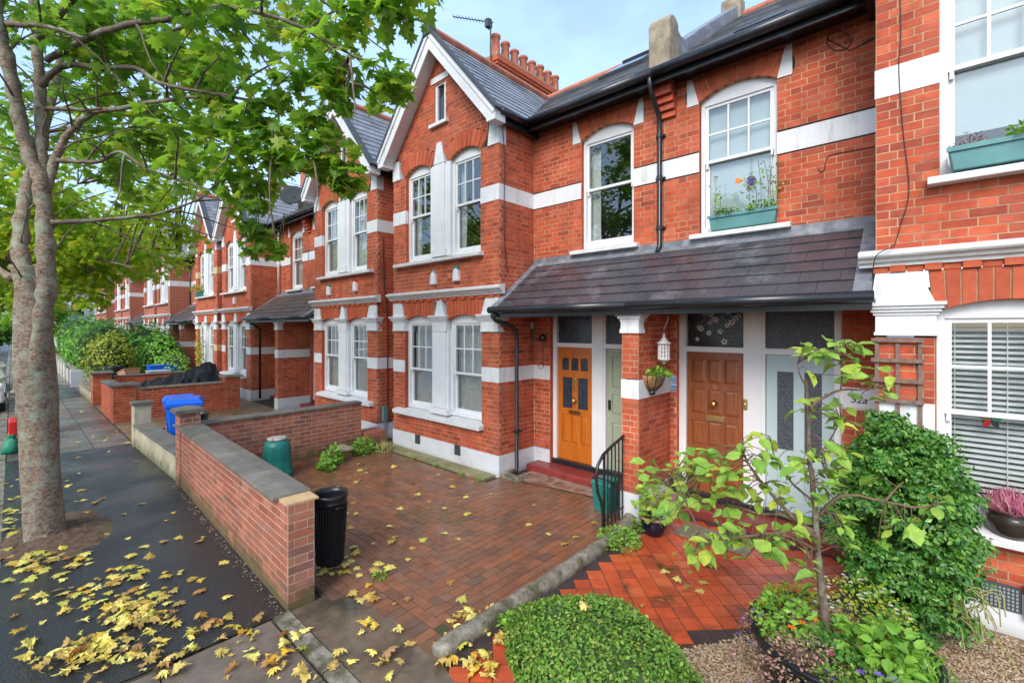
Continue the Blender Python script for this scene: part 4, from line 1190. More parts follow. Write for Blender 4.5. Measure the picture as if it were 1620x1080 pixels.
        if s.d: s.slates("roof_slates", (X(0), YE-.03, ZE), (sgn, 0, 0), Vv, nrm, ivm, g, .32, nr, msl, rf)
        mb = MB()
        n = int(HW/.3)
        for i in range(n): mb.tube([(X(i*HW/n+.004), YR, ZR-.02), (X((i+1)*HW/n-.004), YR, ZR-.02)], .10, 8)
        s.part("ridge_tiles", mb, M_TERRA, rf, kind="stuff")
        # bay roof
        ye = 5.10
        hw = 1.66; ze = BZ - hw*(BZ-5.95)/1.62
        yv = lambda z: YE + (z-ZE)/SL + .02
        br = None
        for sd in (1, -1):
            mb = MB()
            e0 = (X(BC+sd*hw), ye, ze); e1 = (X(BC+sd*hw), yv(ze), ze); r1 = (X(BC), yv(BZ), BZ); r0 = (X(BC), ye, BZ)
            mb.quad(e0, e1, r1, r0)
            mb.quad(*[Vector(p)-Vector((0, 0, .05)) for p in (e0, e1, r1, r0)])
            br_ = s.part("bay_roof", mb, M_SLATE, recalc=False)
            V2 = Vector((-sd*hw*sgn, 0, BZ-ze)).normalized(); L2 = math.hypot(hw, BZ-ze)
            n2 = Vector((sd*sgn*V2.z, 0, abs(V2.x)))
            g2 = .2; nr2 = int(L2/g2)
            def ivb(k):
                z = ze + V2.z*(k+.5)*g2
                return [(0, yv(z)-ye)]
            if s.d: s.slates("roof_slates", (X(BC+sd*hw), ye, ze), (0, 1, 0), V2, n2, ivb, g2, .30, nr2, msl, br_)
            # barge boards
            dv = Vector((sd*hw*sgn, 0, ze-BZ)); nv = Vector((-sd*sgn*abs(dv.z), 0, -hw)).normalized()
            def bar(name, off0, off1, y0, y1, m, par):
                a = Vector((X(BC), 0, BZ)); bb = a + dv*1.03
                # apex mitred on the centre line
                p = [a + Vector((0, 0, -off0/abs(nv.z))), bb + nv*off0, bb + nv*off1, a + Vector((0, 0, -off1/abs(nv.z)))]
                m2 = MB(); m2.prism([(q.x, y0, q.z) for q in p], (0, y1-y0, 0)); return s.part(name, m2, m, par)
            bar("barge_board", .0, .22, ye-.005, ye+.03, M_WHITE, br_)
            bar("barge_moulding", .0, .07, ye-.03, ye-.006, M_WHITE, br_)
            bar("verge_tiles", -.05, -.001, ye-.045, ye+.10, M_VENT, br_)
            bar("soffit", .16, .175, ye+.031, YB+.02, M_WHITE, br_)
            # eave gutter along the bay side
            mb = MB(); mb.tube([(X(BC+sd*(hw+.04)), ye+.12, ze-.03), (X(BC+sd*(hw+.04)), yv(ze)+.0, ze-.03)], .06, 8)
            s.part("gutter", mb, M_BLACK, br_, smooth=True)
            s.bx("fascia", M_BLACK, BC+sd*(hw-.10), BC+sd*(hw-.02), YB+.03, YM, ze-.17, ze-.02, br_)
            s.bx("barge_foot", M_WHITE, BC+sd*(hw-.16), BC+sd*(hw+.03), ye-.01, YB-.03, ze-.20, ze-.035, br_)
        mb = MB(); n = int((yv(BZ)-ye)/.3)
        for i in range(n):
            a = ye-.03+i*(yv(BZ)-ye)/n; mb.tube([(X(BC), a+.004, BZ+.01), (X(BC), a+(yv(BZ)-ye)/n-.004, BZ+.01)], .085, 8)
        s.part("ridge_tiles", mb, M_TERRA, rf, kind="stuff")
        mb = MB(); mb.prism([(X(BC-.11), ye-.06, BZ-.10), (X(BC+.11), ye-.06, BZ-.10), (X(BC+.11), ye-.06, BZ+.06), (X(BC), ye-.06, BZ+.13), (X(BC-.11), ye-.06, BZ+.06)], (0, .12, 0))
        s.part("ridge_finial", mb, M_TERRA if s.o.get('terra') else M_VENT, rf)
        # main eave gutter and fascia over the recess
        b0 = BC+hw
        mb = MB(); mb.tube([(X(b0), YE-.08, ZE-.035), (X(HW), YE-.08, ZE-.035)], .065, 10)
        s.part("gutter", mb, M_BLACK, smooth=True)
        s.bx("fascia", M_BLACK, BAY1+.02, HW, YE-.015, YE+.02, ZE-.16, ZE-.01)
        s.bx("soffit", M_BLACK, BAY1+.02, HW, YE+.021, YM+.02, ZE-.10, ZE-.08)
        mb = MB(); mb.hexa([(X(b0-.25), YE+.0, ZE+.02), (X(b0+.12), YE+.0, ZE+.0), (X(BC+.08), yv(BZ), BZ+.02), (X(BC-.1), yv(BZ)-.1, BZ), (X(b0-.25), YE, ZE+.04), (X(b0+.12), YE, ZE+.03), (X(BC+.08), yv(BZ), BZ+.04), (X(BC-.1), yv(BZ)-.1, BZ+.02)])
        s.part("valley_flashing", mb, M_LEAD, rf)
        # parapet on the party wall
        if s.m > 0 and s.o.get('parapet', True):
            c = HW+.06; w2 = .15
            mb = MB()
            prof = []
            n = 8
            pts = [(YE-.02, ZE-.06), (YE-.02, ZE+.62)]
            for k in range(n+1):
                a = math.pi - k*math.pi/n*0.9; pts.append((YE+.14+.16*math.cos(a), ZE+.62+.14*math.sin(a)))
            pts += [(YE+.30, ZE-.06)]
            mb.prism([(X(c-w2), yy, zz) for yy, zz in pts], (s.m*2*w2, 0, 0))
            pp = s.part("parapet_stone", mb, M_STONE, bevel=.03)
            mb = MB(); pts = [(YE+.301, ZE), (YE+.301, ZE+.64), (YE+.40, ZE+.60), (YE+.55, ZE+.62), (YE+.8, ZE+.80)]
            for k in range(1, 7):
                yy = YE+.8+k*.36; pts.append((yy, ZE+(yy-YE)*SL+.25))
            pts.append((pts[-1][0], ZE+(pts[-1][0]-YE)*SL-.05))
            mb.prism([(X(c-w2+.02), yy, zz) for yy, zz in pts], (s.m*2*(w2-.02), 0, 0))
            s.part("parapet_lead", mb, M_LEAD)
            mb = MB(); s.box(mb, c-.17, c+.17, pts[-1][0]+.002, pts[-1][0]+.30, ZR-.7, ZR+.25); s.part("parapet_stone", mb, M_STONE, bevel=.02)
            for k in range(3):
                s.bx("corbel_brick", M_BRICK, c-.13, c+.11, YM-.05-.045*k, YM+.02, 5.38+.09*k, 5.46+.09*k)
            s.bx("corbel_brick", M_BRICK, c-.13, c+.11, YM-.20, YM+.02, 5.65, 5.84)
    def porch(s):
        X = s.X
        yf, zf, yt, zt = 5.20, 2.76, YM, 3.54
        V = Vector((0, yt-yf, zt-zf)); L = V.length; V.normalize(); nrm = Vector((0, -V.z, V.y))
        u0, u1 = BAY1+.015, HW
        m = s.o.get('porch_slate', M_MSLATE)
        mb = MB(); mb.hexa([(X(u0), yf, zf-.05), (X(u1), yf, zf-.05), (X(u1), yt-.001, zt-.05), (X(u0), yt-.001, zt-.05), (X(u0), yf, zf), (X(u1), yf, zf), (X(u1), yt-.001, zt), (X(u0), yt-.001, zt)])
        pr = s.part("porch_roof", mb, m)
        nr = 6; g = (L-.06)/nr
        s.slates("slate", (X(u0+.08), yf-.02, zf), (s.m, 0, 0), V, nrm, lambda k: [(0, u1-u0-.08)], g, .345, nr, m, pr, own=(s.d == 2))
        # lead at the bay side and along the top
        a = Vector((X(u0), yf, zf)); 
        mb = MB()
        p = [(X(u0+.003), yf-.03, zf-.01), (X(u0+.14), yf-.03, zf-.01), (X(u0+.14), yt-.01, zt+.01), (X(u0+.003), yt-.01, zt+.01)]
        q = [Vector(t)+nrm*.030 for t in p]; mb.hexa(p+[tuple(t) for t in q])
        s.part("lead_flashing", mb, M_LEAD, pr, bevel=.006)
        p = [Vector((X(u0), yt, zt)) - V*.13 + nrm*.008, Vector((X(u1), yt, zt)) - V*.13 + nrm*.008, Vector((X(u1), yt-.002, zt)) + nrm*.008, Vector((X(u0), yt-.002, zt)) + nrm*.008]
        mb = MB(); mb.hexa(p + [t+nrm*.03 for t in p]); s.box(mb, BAY1+.02, u1, YM-.03, YM-.012, zt-.02, zt+.10)
        s.part("lead_flashing", mb, M_LEAD, pr)
        mb = MB(); mb.tube([(X(u0-.02), yf-.06, zf-.045), (X(u1), yf-.06, zf-.045)], .055, 10)
        s.part("gutter", mb, M_BLACK, pr, smooth=True)
        s.bx("fascia", M_BLACK if s.d else M_WHITE, u0, u1, yf+.002, yf+.03, zf-.16, zf-.052, pr)
        s.bx("porch_ceiling", M_WHITE, u0, u1, yf+.031, YM-.02, zf-.10, zf-.085, pr)
        if s.m > 0:
            # nib wall between the two pairs of doors
            n0, n1, ny = 5.62, 5.85, 5.30
            sv = s.bricks, s.strips; s.bricks, s.strips = [], MB()
            ivn = lambda z: [] if 1.54 < z < 1.78 else [(n0, n1)]
            s.wallX(ny, .35, 2.40, ivn)
            ivy = lambda z: [] if 1.54 < z < 1.78 else [(ny+.012, YM)]
            s.wallY(n0, ny, YM, .35, 2.66, -1, ivy); s.wallY(n1, ny, YM, .35, 2.66, 1, ivy)
            if s.d:
                w_ = s.part("porch_pillar", s.strips, M_MORTAR, recalc=False)
                pieces("brick", s.bricks, M_BRICK, w_, 110 if s.d == 2 else 0, lambda p: p[0] < s.X(n0)+.01 and p[1] > ny+.1, "brickwork")
            else: w_ = s.part("porch_pillar", s.strips, M_FARBRICK, recalc=False)
            s.bx("painted_band", s.white, n0-.008, n1+.008, ny-.008, YM, 1.54, 1.78, w_)
            s.bx("plinth", M_PLINTH, n0-.015, n1+.015, ny-.015, YM, -.05, .345, w_)
            mb = MB()
            s.box(mb, n0-.02, n1+.02, ny-.025, ny+.14, 2.37, 2.42); s.box(mb, n0-.01, n1+.01, ny-.015, ny+.13, 2.42, 2.52)
            for k in range(4): s.box(mb, n0-.02-.022*k, n1+.02+.022*k, ny-.02-.022*k, ny+.14+.02*k, 2.52+.035*k, 2.555+.035*k)
            s.part("pillar_capital", mb, M_WHITE, w_)

skipA = lambda p: p[2] > 2.6 and p[2] < 3.5 and p[1] > 5.6
def skipB(p):
    x, y, d = pj(p)
    return (1300 < x < 1560 and 640 < y) or y < 5
HA = House(-8.56, 1, 2, "brick house with orange wooden door and paved driveway behind new garden wall", dict(doors=('oak', 'sage'), rcols=(1, 1), rstyle='curtain', ustyle='curtain', gstyle='net', porch_slate=M_PSLATE, skip=skipA, gsplit=1.62))
HA.build()
HB = House(2.98, -1, 2, "nearest brick house with pale blue and brown doors and a white blind in its window", dict(doors=('blue', 'brown'), rstyle='film', ustyle='film', ufilm=.35, gstyle='blind', porch_slate=M_PSLATE, skip=skipB, gsplit=1.72, usplit=4.66))
HB.build()
HC = House(-8.56, -1, 1, "brick house with mossy porch roof next to the orange door house", dict(terra=True))
HC.build()
HD = House(-20.06, 1, 1, "brick house with white downpipe and satellite dish behind black covered motorbike", dict(terra=True))
HD.build()
HE = House(-20.06, -1, 1, "brick house with cream painted bands and a flower box", dict(cream=True, terra=True))
HE.build()
names = ["first brick house past the cream banded one, behind the tall hedge", "second brick house past the cream banded one, above the tall hedge", "third brick house past the cream banded one, half hidden by branches",
         "fourth brick house past the cream banded one, small in the distance", "fifth brick house past the cream banded one, near the far end", "farthest brick house at the end of the terrace"]
k = 0
for x0 in (-31.56, -43.06, -54.56):
    for m in (1, -1):
        House(x0, m, 0, names[k], dict(parapet=True)).build(); k += 1

# chimney stacks on the party walls
def chimney(x0, npots, label, detail):
    t = thing("chimney_stack", label, "chimney", (x0, 10, 7.5), "chimney stacks")
    y0, y1 = 8.5, 11.5
    b = MB(); b.box(x0-.26, x0+.26, y0, y1, 7.0, 9.2)
    body = b.build("stack", M_FARBRICK if not detail else M_MORTAR, t)
    if detail:
        lst = []
        for (ax, off) in (('x', y0), ):
            br, _ = courses(7.6, 9.2, lambda z: [(-.26, .26)])
            for u, z, l, h in br: lst.append(((x0+u, y0+.008, z), (l, .03, h), 0))
        br, _ = courses(7.6, 9.2, lambda z: [(y0+.012, y1)])
        for u, z, l, h in br: lst.append(((x0+.252, u, z), (l, .03, h), R(90)))
        v, f = boxes_np(lst); mesh_obj("brickwork", np_mesh("brickwork", M_BRICK2, v, f, 4), body, "stuff")
    for k in range(4):
        e = .03*(k if k < 3 else 1.6)
        b = MB(); b.box(x0-.26-e, x0+.26+e, y0-e, y1+e, 9.201+k*.077, 9.276+k*.077); b.build("oversail_course", M_BRICK2, t)
    b = MB(); b.box(x0-.27, x0+.27, y0-.02, y1+.02, 9.51, 9.58); b.build("flaunching", M_STONE, t)
    me = MB().lathe([(.13, 0), (.125, .1), (.105, .45), (.115, .47), (.135, .49), (.135, .54), (.12, .56), (.09, .56), (.085, .3)], (0, 0, 0), 14, False).mesh("chimney_pot", M_TERRA, smooth=True)
    for i in range(npots):
        inst("chimney_pot", me, t, (x0, y0+.2+i*(y1-y0-.4)/(npots-1), 9.575), (0, 0, random.random()), (1, 1, random.uniform(.95, 1.2)))
    return t
chimney(-8.56, 8, "brick chimney stack with a row of eight clay pots behind the large gable", True)
chimney(-20.06, 6, "far brick chimney stack half hidden by maple leaves above the satellite dish house", False)
#=PART3
# ================================================================== GARDEN WALLS
def garden_wall(root, p0, p1, thick, h, brick, mortar, nmax, bond='stretcher', ends=True, skip=None, name="brick"):
    """brick wall from p0 to p1 (front face line, front = right-hand side looking from p1 to p0)"""
    p0, p1 = Vector((*p0, 0)), Vector((*p1, 0))
    L = (p1-p0).length; t = (p1-p0)/L; ang = math.atan2(t.y, t.x)
    n = Vector((t.y, -t.x, 0))                      # outward of the front face
    lst = []
    core = MB()
    q = [p0, p1, p1-n*thick, p0-n*thick]
    core.hexa([(*v.xy, -.1) for v in q] + [(*v.xy, h-.004) for v in q])
    co = core.build("mortar_core", mortar, root)
    br, _ = courses(0, h, lambda z: [(0, L)], bond)
    for u, z, l, hh in br:
        for off in (-.0125, -(thick-.0125)):
            c = p0 + t*u + n*off
            lst.append(((c.x, c.y, z), (l, .03, hh), ang))
    if ends:
        br, _ = courses(0, h, lambda z: [(.003, thick-.003)], 'flemish')
        for u, z, l, hh in br:
            for base, sg in ((p0, 1), (p1, -1)):
                c = base - n*u + t*sg*.0125
                lst.append(((c.x, c.y, z), (l, .03, hh), ang+R(90)))
    pieces(name, lst, brick, co, nmax, skip, "brickwork")
    return p0, t, n, L, ang
def coping(root, p0, t, n, L, ang, thick, h, over=.05, sl=.45, m=None, name="coping_stone", ridge=.012, hh=.046):
    k = max(1, round(L/sl)); w = L/k
    for i in range(k):
        a = p0 + t*(i*w+.004); b_ = p0 + t*((i+1)*w-.004)
        f, bk = n*over, -n*(thick+over); z0, z1 = h+.002, h+hh+random.uniform(-.003, .003)
        mid = -n*(thick*.5)
        mb = MB()
        P = [a+f, b_+f, b_+bk, a+bk]
        mb.v += [(*v.xy, z0) for v in P] + [(*v.xy, z1-ridge) for v in P] + [(*(a+mid).xy, z1), (*(b_+mid).xy, z1)]
        mb.f += [(0, 3, 2, 1), (0, 1, 5, 4), (2, 3, 7, 6), (1, 2, 6, 9, 5), (3, 0, 4, 8, 7), (4, 5, 9, 8), (6, 7, 8, 9)]
        mb.build(name, m or M_COPE, root, bevel=.004)
def cap(root, c, w, z, m=None, name="pier_cap", peak=.05):
    mb = MB(); x, y = c; e = w/2
    mb.box(x-e, x+e, y-e, y+e, z, z+.05)
    b0 = len(mb.v)
    mb.v += [(x-e, y-e, z+.05), (x+e, y-e, z+.05), (x+e, y+e, z+.05), (x-e, y+e, z+.05), (x, y, z+.05+peak)]
    mb.f += [(b0, b0+1, b0+4), (b0+1, b0+2, b0+4), (b0+2, b0+3, b0+4), (b0+3, b0, b0+4)]
    return mb.build(name, m or M_COPE, root, recalc=False)

# new front wall
g1 = thing("garden_wall", "new pinkish brick garden wall with stone coping along the pavement", "wall", (-6.4, 1.75, 0), "front garden walls")
wp = garden_wall(g1, (-8.75, 1.755), (-4.085, 1.60), .23, .90, M_GBRICK, M_GMORTAR, 300, skip=lambda p: pj(p)[1] < 600 or (p[1] > 1.78 and p[0] < -4.2))
P0, T0, N0, L0, A0 = wp
coping(g1, P0, T0, N0, L0-.20, A0, .23, .90, .055, .46)
b = MB(); q = [P0+T0*(L0-.225), P0+T0*L0, P0+T0*L0-N0*.27, P0+T0*(L0-.225)-N0*.27]
b.hexa([(*v.xy, .901) for v in q]+[(*v.xy, .918) for v in q]); b.build("pier_top_tile", M_BUFF, g1)
pc = P0 + T0*.14 - N0*.11
garden_wall(g1, ((P0+N0*.02).x, (P0+N0*.02).y), ((P0+T0*.29+N0*.02).x, (P0+T0*.29+N0*.02).y), .27, 1.12, M_GBRICK, M_GMORTAR, 0)
cap(g1, (pc.x, pc.y), .38, 1.122)
# return wall to the house
g2 = thing("garden_wall", "pinkish brick return wall running from the capped pier to the bay", "wall", (-8.6, 3.4, 0), "front garden walls")
wp2 = garden_wall(g2, (-8.52, 1.98), (-8.55, 4.80), .22, .90, M_GBRICK, M_GMORTAR, 240, skip=lambda p: p[0] < -8.6)
coping(g2, *wp2[:5], .22, .90, .04, .6)
b = MB(); b.box(-8.86, -8.42, 4.84, 5.3, -.02, .30); b.build("low_brick_step", M_GBRICK, g2)
# low rendered wall
g3 = thing("garden_wall", "low cream rendered wall with flat slabs and a square end pillar", "wall", (-10.4, 1.75, 0), "front garden walls")
q = [Vector((-12.0, 1.70, 0)), Vector((-8.76, 1.765, 0)), Vector((-8.76, 1.99, 0)), Vector((-12.0, 1.93, 0))]
b = MB(); b.hexa([(*v.xy, -.1) for v in q]+[(*v.xy, .42) for v in q]); b.build("rendered_wall", M_RENDER, g3)
tt = (q[1]-q[0]).normalized(); nn = Vector((tt.y, -tt.x, 0))
coping(g3, q[0], tt, nn, (q[1]-q[0]).length-.02, 0, .23, .421, .04, .42, ridge=.0, hh=.045)
b = MB(); b.box(-12.28, -11.99, 1.68, 1.97, -.05, .85); b.build("pillar", M_RENDER, g3, bevel=.012); cap(g3, (-12.135, 1.825), .36, .852, peak=.03)
# mid walls of the next garden
g4 = thing("garden_wall", "dark red brick garden wall with flat stone caps around the covered motorbike", "wall", (-15.6, 3, 0), "front garden walls")
garden_wall(g4, (-18.2, 1.80), (-15.45, 1.76), .23, .84, M_BRICK, M_MORTAR, 80)
wp4 = garden_wall(g4, (-15.46, 2.1), (-15.46, 4.25), .22, .80, M_BRICK, M_MORTAR, 200)
coping(g4, *wp4[:5], .22, .80, .03, .7, M_STONE, ridge=.004)
garden_wall(g4, (-15.9, 1.745), (-15.42, 1.745), .46, .92, M_BRICK, M_MORTAR, 40); cap(g4, (-15.66, 1.97), .62, .922, M_COPE, peak=.02)
garden_wall(g4, (-15.72, 4.26), (-15.40, 4.26), .40, .96, M_BRICK, M_MORTAR, 20); cap(g4, (-15.56, 4.46), .52, .962, M_STONE, peak=.02)
coping(g4, Vector((-18.2, 1.80, 0)), Vector((1, 0, 0)), Vector((0, -1, 0)), 2.28, 0, .23, .84, .04, .6, M_COPE)
g5 = thing("garden_wall", "farther dark red brick pier and wall in front of the recycling boxes", "wall", (-19.6, 2.2, 0), "front garden walls")
garden_wall(g5, (-19.75, 1.70), (-19.30, 1.70), .45, .98, M_BRICK, M_MORTAR, 40); cap(g5, (-19.52, 1.92), .58, .982, M_COPE, peak=.02)
wp5 = garden_wall(g5, (-19.4, 2.2), (-19.4, 4.6), .22, .86, M_BRICK, M_MORTAR, 40); coping(g5, *wp5[:5], .22, .86, .03, .7, M_COPE)
g6 = thing("garden_wall", "low mossy concrete wall just before the white wall under the hedge", "wall", (-21.5, 1.8, 0), "front garden walls")
b = MB(); b.box(-23.4, -19.8, 1.70, 1.90, -.05, .40); b.build("wall_body", M_RENDER, g6, bevel=.01)
b = MB(); b.box(-23.45, -19.8, 1.66, 1.94, .402, .45); b.build("coping_slab", M_KERB, g6, bevel=.008)
g7 = thing("garden_wall", "white low wall of painted panels under the tall green hedge", "wall", (-27, 1.8, 0), "front garden walls")
for i in range(8):
    x = -26.2 - i*1.9
    b = MB(); b.box(x-1.86, x, 1.72, 1.90, -.05, .62 - (.02 if i % 2 else 0)); b.box(x-.24, x+.02, 1.66, 1.96, -.05, .70); b.build("wall_panel", mat("white_wall_%d" % i, (.60, .58, .52), .8, None, 3, .15, .2, 20, stain=(.28, .26, .19), sscale=3), g7)
g7b = MB(); g7b.box(-26.15, -25.95, 1.62, 2.3, -.05, .66); g7b.build("wall_end", M_FARWHITE, g7, bevel=.01)

# ================================================================== BINS AND GARDEN OBJECTS
def wheelie(name, label, c, rz, m, h=1.06, w=.56, dp=.68):
    t = thing(name, label, "bin", (c[0], c[1], 0), "wheelie bins")
    cs, sn = math.cos(rz), math.sin(rz)
    def Wp(x, y, z): return (c[0]+x*cs-y*sn, c[1]+x*sn+y*cs, z)
    hb = h-.12
    b = MB(); bt, tp = .78, 1.0
    b.hexa([Wp(sx*w/2*bt, sy*dp/2*bt + (.03 if sy > 0 else 0), .05) for sx, sy in ((-1, -1), (1, -1), (1, 1), (-1, 1))] + [Wp(sx*w/2*tp, sy*dp/2*tp, hb) for sx, sy in ((-1, -1), (1, -1), (1, 1), (-1, 1))])
    b.build("body", m, t, bevel=.03)
    b = MB()
    b.hexa([Wp(sx*(w/2+.03), sy*(dp/2+.03), hb-.05) for sx, sy in ((-1, -1), (1, -1), (1, 1), (-1, 1))] + [Wp(sx*(w/2+.03), sy*(dp/2+.03), hb+.005) for sx, sy in ((-1, -1), (1, -1), (1, 1), (-1, 1))])
    b.build("rim", m, t, bevel=.012)
    b = MB()
    b.hexa([Wp(sx*(w/2+.04), sy*(dp/2+.045), hb+.007) for sx, sy in ((-1, -1), (1, -1), (1, 1), (-1, 1))] + [Wp(sx*w/2*.86, sy*dp/2*.86, hb+.09) for sx, sy in ((-1, -1), (1, -1), (1, 1), (-1, 1))])
    lid = b.build("lid", m, t, bevel=.015)
    b = MB(); b.tube([Wp(-w/2*.8, dp/2+.10, hb-.02), Wp(w/2*.8, dp/2+.10, hb-.02)], .018, 8)
    for sx in (-.6, .6): b.tube([Wp(sx*w/2, dp/2, hb-.02), Wp(sx*w/2, dp/2+.10, hb-.02)], .014, 6)
    b.build("handle", m, t, smooth=True)
    for sx in (-1, 1):
        b = MB(); b.tube([Wp(sx*(w/2-.02), dp/2-.02, .10), Wp(sx*(w/2+.035), dp/2-.02, .10)], .10, 14); b.build("wheel", M_TYRE, t)
    return t
wheelie("wheelie_bin", "bright blue wheelie bin with closed lid behind the low cream wall", (-11.1, 2.36), R(75), M_BLUEBIN)
wheelie("wheelie_bin", "second blue wheelie bin mostly hidden behind the cream pillar", (-12.3, 2.52), R(80), M_BLUEBIN, .96)
def tub(name, label, c, r0, r1, h, m, cat="bin", ribs=0, rim=True, group=None, inner=True):
    t = thing(name, label, cat, (c[0], c[1], c[2] if len(c) > 2 else 0), group)
    z = c[2] if len(c) > 2 else 0
    prof = [(0, .0), (r0*.98, .0), (r0, .02), (r1, h*.86), (r1*1.04, h*.87), (r1*1.04, h*.90), (r1*1.0, h*.91), (r1*1.07, h*.94), (r1*1.09, h), (r1*1.02, h), (r1*.97, h*.93), (r0*.92, h*.12), (0, h*.12)]
    b = MB(); b.lathe(prof, (c[0], c[1], z), 32, False); b.build("body", m, t, smooth=True)
    if ribs:
        b = MB()
        for k in range(ribs):
            a = 2*math.pi*k/ribs; ux, uy = math.cos(a), math.sin(a)
            b.tube([(c[0]+ux*(r0+.003), c[1]+uy*(r0+.003), z+.04), (c[0]+ux*(r1+.003)*.995, c[1]+uy*(r1+.003)*.995, z+h*.84)], .007, 5)
        b.build("ribs", m, t, kind="stuff")
    return t
bb = tub("dustbin", "round black ribbed dustbin without lid behind the near wall end", (-4.58, 2.22), .125, .162, .74, M_BLKPL, ribs=36, group="dustbins")
for sx in (-1, 1):
    b = MB(); b.tube([(-4.58+sx*.162, 2.22-.05, .60), (-4.58+sx*.195, 2.22-.03, .63), (-4.58+sx*.195, 2.22+.03, .63), (-4.58+sx*.162, 2.22+.05, .60)], .009, 6); b.build("handle", M_BLKPL, bb, smooth=True)
tub("dustbin", "black dustbin standing between the blue bin and the new wall pier", (-10.05, 2.28), .17, .21, .86, M_BLKPL, ribs=20, group="dustbins")
# compost bin
cb = thing("compost_bin", "green plastic compost bin tapering to a flat lid by the return wall", "compost bin", (-7.95, 2.95, 0))
b = MB(); b.lathe([(0, 0), (.245, 0), (.25, .02), (.25, .09), (.225, .10), (.215, .30), (.20, .50), (.175, .58), (.12, .60), (0, .60)], (-7.95, 2.95, 0), 28, False); b.build("body", M_GRNPL, cb, smooth=True)
b = MB()
for k in range(28):
    a = 2*math.pi*k/28; b.tube([(-7.95+.222*math.cos(a), 2.95+.222*math.sin(a), .11), (-7.95+.198*math.cos(a), 2.95+.198*math.sin(a), .50)], .006, 5)
b.build("ribs", M_GRNPL, cb, kind="stuff")
b = MB(); b.lathe([(.0, .601), (.145, .601), (.15, .61), (.15, .632), (.12, .64), (0, .645)], (-7.95, 2.95, 0), 24, False); b.build("lid", mat("compost_lid", (.42, .40, .38), .6, None, 20, .4, stain=(.45, .06, .05), sscale=12, sth=(.6, .65)), cb, smooth=True)
# block and weeds by the wall
blk = thing("brick_block", "loose block of bricks with a slab on top by the return wall", "block", (-8.05, 4.15, 0))
b = MB(); b.box(-8.32, -7.98, 4.05, 4.28, 0, .16); b.build("brick_base", M_GBRICK, blk); b = MB(); b.box(-8.34, -7.95, 4.02, 4.31, .161, .21); b.build("slab_top", M_STONE, blk, bevel=.008)

# motorbike under a cover: draped sheet over a bike-shaped ridge
cv = thing("covered_motorbike", "motorbike wholly hidden under a creased black cover behind the red wall", "motorbike", (-17.4, 3.4, 0))
nx, ny = 60, 24
vv_, fc = [], []
A_, B_ = Vector((-17.5, 2.40, 0)), Vector((-17.2, 4.60, 0))
ax = (B_-A_); ln = ax.length; ax.normalize(); sd = Vector((ax.y, -ax.x, 0))
RID = ((0, .50), (.10, .84), (.30, .94), (.55, 1.06), (.78, 1.30), (.88, 1.38), (.95, 1.28), (1, .85))
def ridge_h(t):
    for (t0, h0), (t1, h1) in zip(RID, RID[1:]):
        if t <= t1: return h0+(h1-h0)*(t-t0)/(t1-t0)
    return RID[-1][1]
for i in range(nx+1):
    t = i/nx; h = ridge_h(t)
    for j in range(ny+1):
        q = -1+2*j/ny; aq = abs(q)
        fold = abs(((t*9+.35*math.sin(t*11)+.4*(q > 0)) % 1)-.5)*2         # hanging folds
        crease = abs(((t*4+q*1.3) % 1)-.5)*2
        w_ = .12+.36*aq+.22*fold*aq**1.5
        z = h*(1-aq)**.75 if aq > .12 else h*(1-.12)**.75+(h-h*(1-.12)**.75)*(1-aq/.12)
        z = max(.02, z-.10*crease*(1-aq)*aq*4-.05*fold*(1-aq)+random.uniform(-.012, .012))
        pp_ = A_+ax*(ln*t)+sd*(w_ if q > 0 else -w_)*min(1, aq*4)
        vv_.append((pp_.x, pp_.y, z))
for i in range(nx):
    for j in range(ny):
        a = i*(ny+1)+j; fc.append((a, a+1, a+ny+2, a+ny+1))
b = MB(); b.v, b.f = vv_, fc
o = b.build("cover_sheet", M_COVER, cv, smooth=False, recalc=True)
o.modifiers.new("thick", 'SOLIDIFY').thickness = .008
for yy in (2.45, 4.1):
    b = MB(); b.tube([A_+ax*(yy-2.25)-sd*.07+Vector((0, 0, .30)), A_+ax*(yy-2.25)+sd*.07+Vector((0, 0, .30))], .30, 18); b.build("wheel", M_TYRE, cv)

# recycling boxes beyond
def crate(name, label, c, sx, sy, sz, rz, m, mlid=None, tilt=0):
    t = thing(name, label, "box", c, "boxes in the far front garden")
    cs, sn = math.cos(rz), math.sin(rz)
    def Wp(x, y, z):
        x, z = x*math.cos(tilt)-z*math.sin(tilt), x*math.sin(tilt)+z*math.cos(tilt)
        return (c[0]+x*cs-y*sn, c[1]+x*sn+y*cs, c[2]+z)
    q = ((-1, -1), (1, -1), (1, 1), (-1, 1))
    b = MB(); b.hexa([Wp(a*sx*.44, e*sy*.44, 0) for a, e in q]+[Wp(a*sx*.5, e*sy*.5, sz) for a, e in q]); b.build("body", m, t, bevel=.012)
    b = MB(); b.hexa([Wp(a*sx*.53, e*sy*.53, sz+.002) for a, e in q]+[Wp(a*sx*.53, e*sy*.53, sz+.035) for a, e in q]); b.build("rim", mlid or m, t, bevel=.008)
crate("recycling_box", "flat dark blue recycling box nearest the red brick wall", (-20.4, 2.75, 0), .6, .7, .70, R(10), mat("dark_blue_plastic", (.02, .06, .16), .4, None, 4, .2))
crate("recycling_box", "black recycling box with its lid off behind the blue one", (-20.6, 3.5, 0), .6, .6, .55, R(-5), M_BLKPL)
crate("cardboard_box", "tilted brown cardboard box lying on the recycling boxes", (-20.4, 2.75, .79), .42, .5, .16, R(20), M_CARD, None, .35)
crate("plastic_tub", "clear plastic storage tub standing behind the red wall", (-20.5, 3.55, .59), .45, .62, .28, R(4), M_CLEARBOX)
crate("recycling_box", "bright blue recycling box half hidden by the shrubs", (-22.3, 4.0, 0), .6, .9, .95, R(0), M_BLUEBIN)
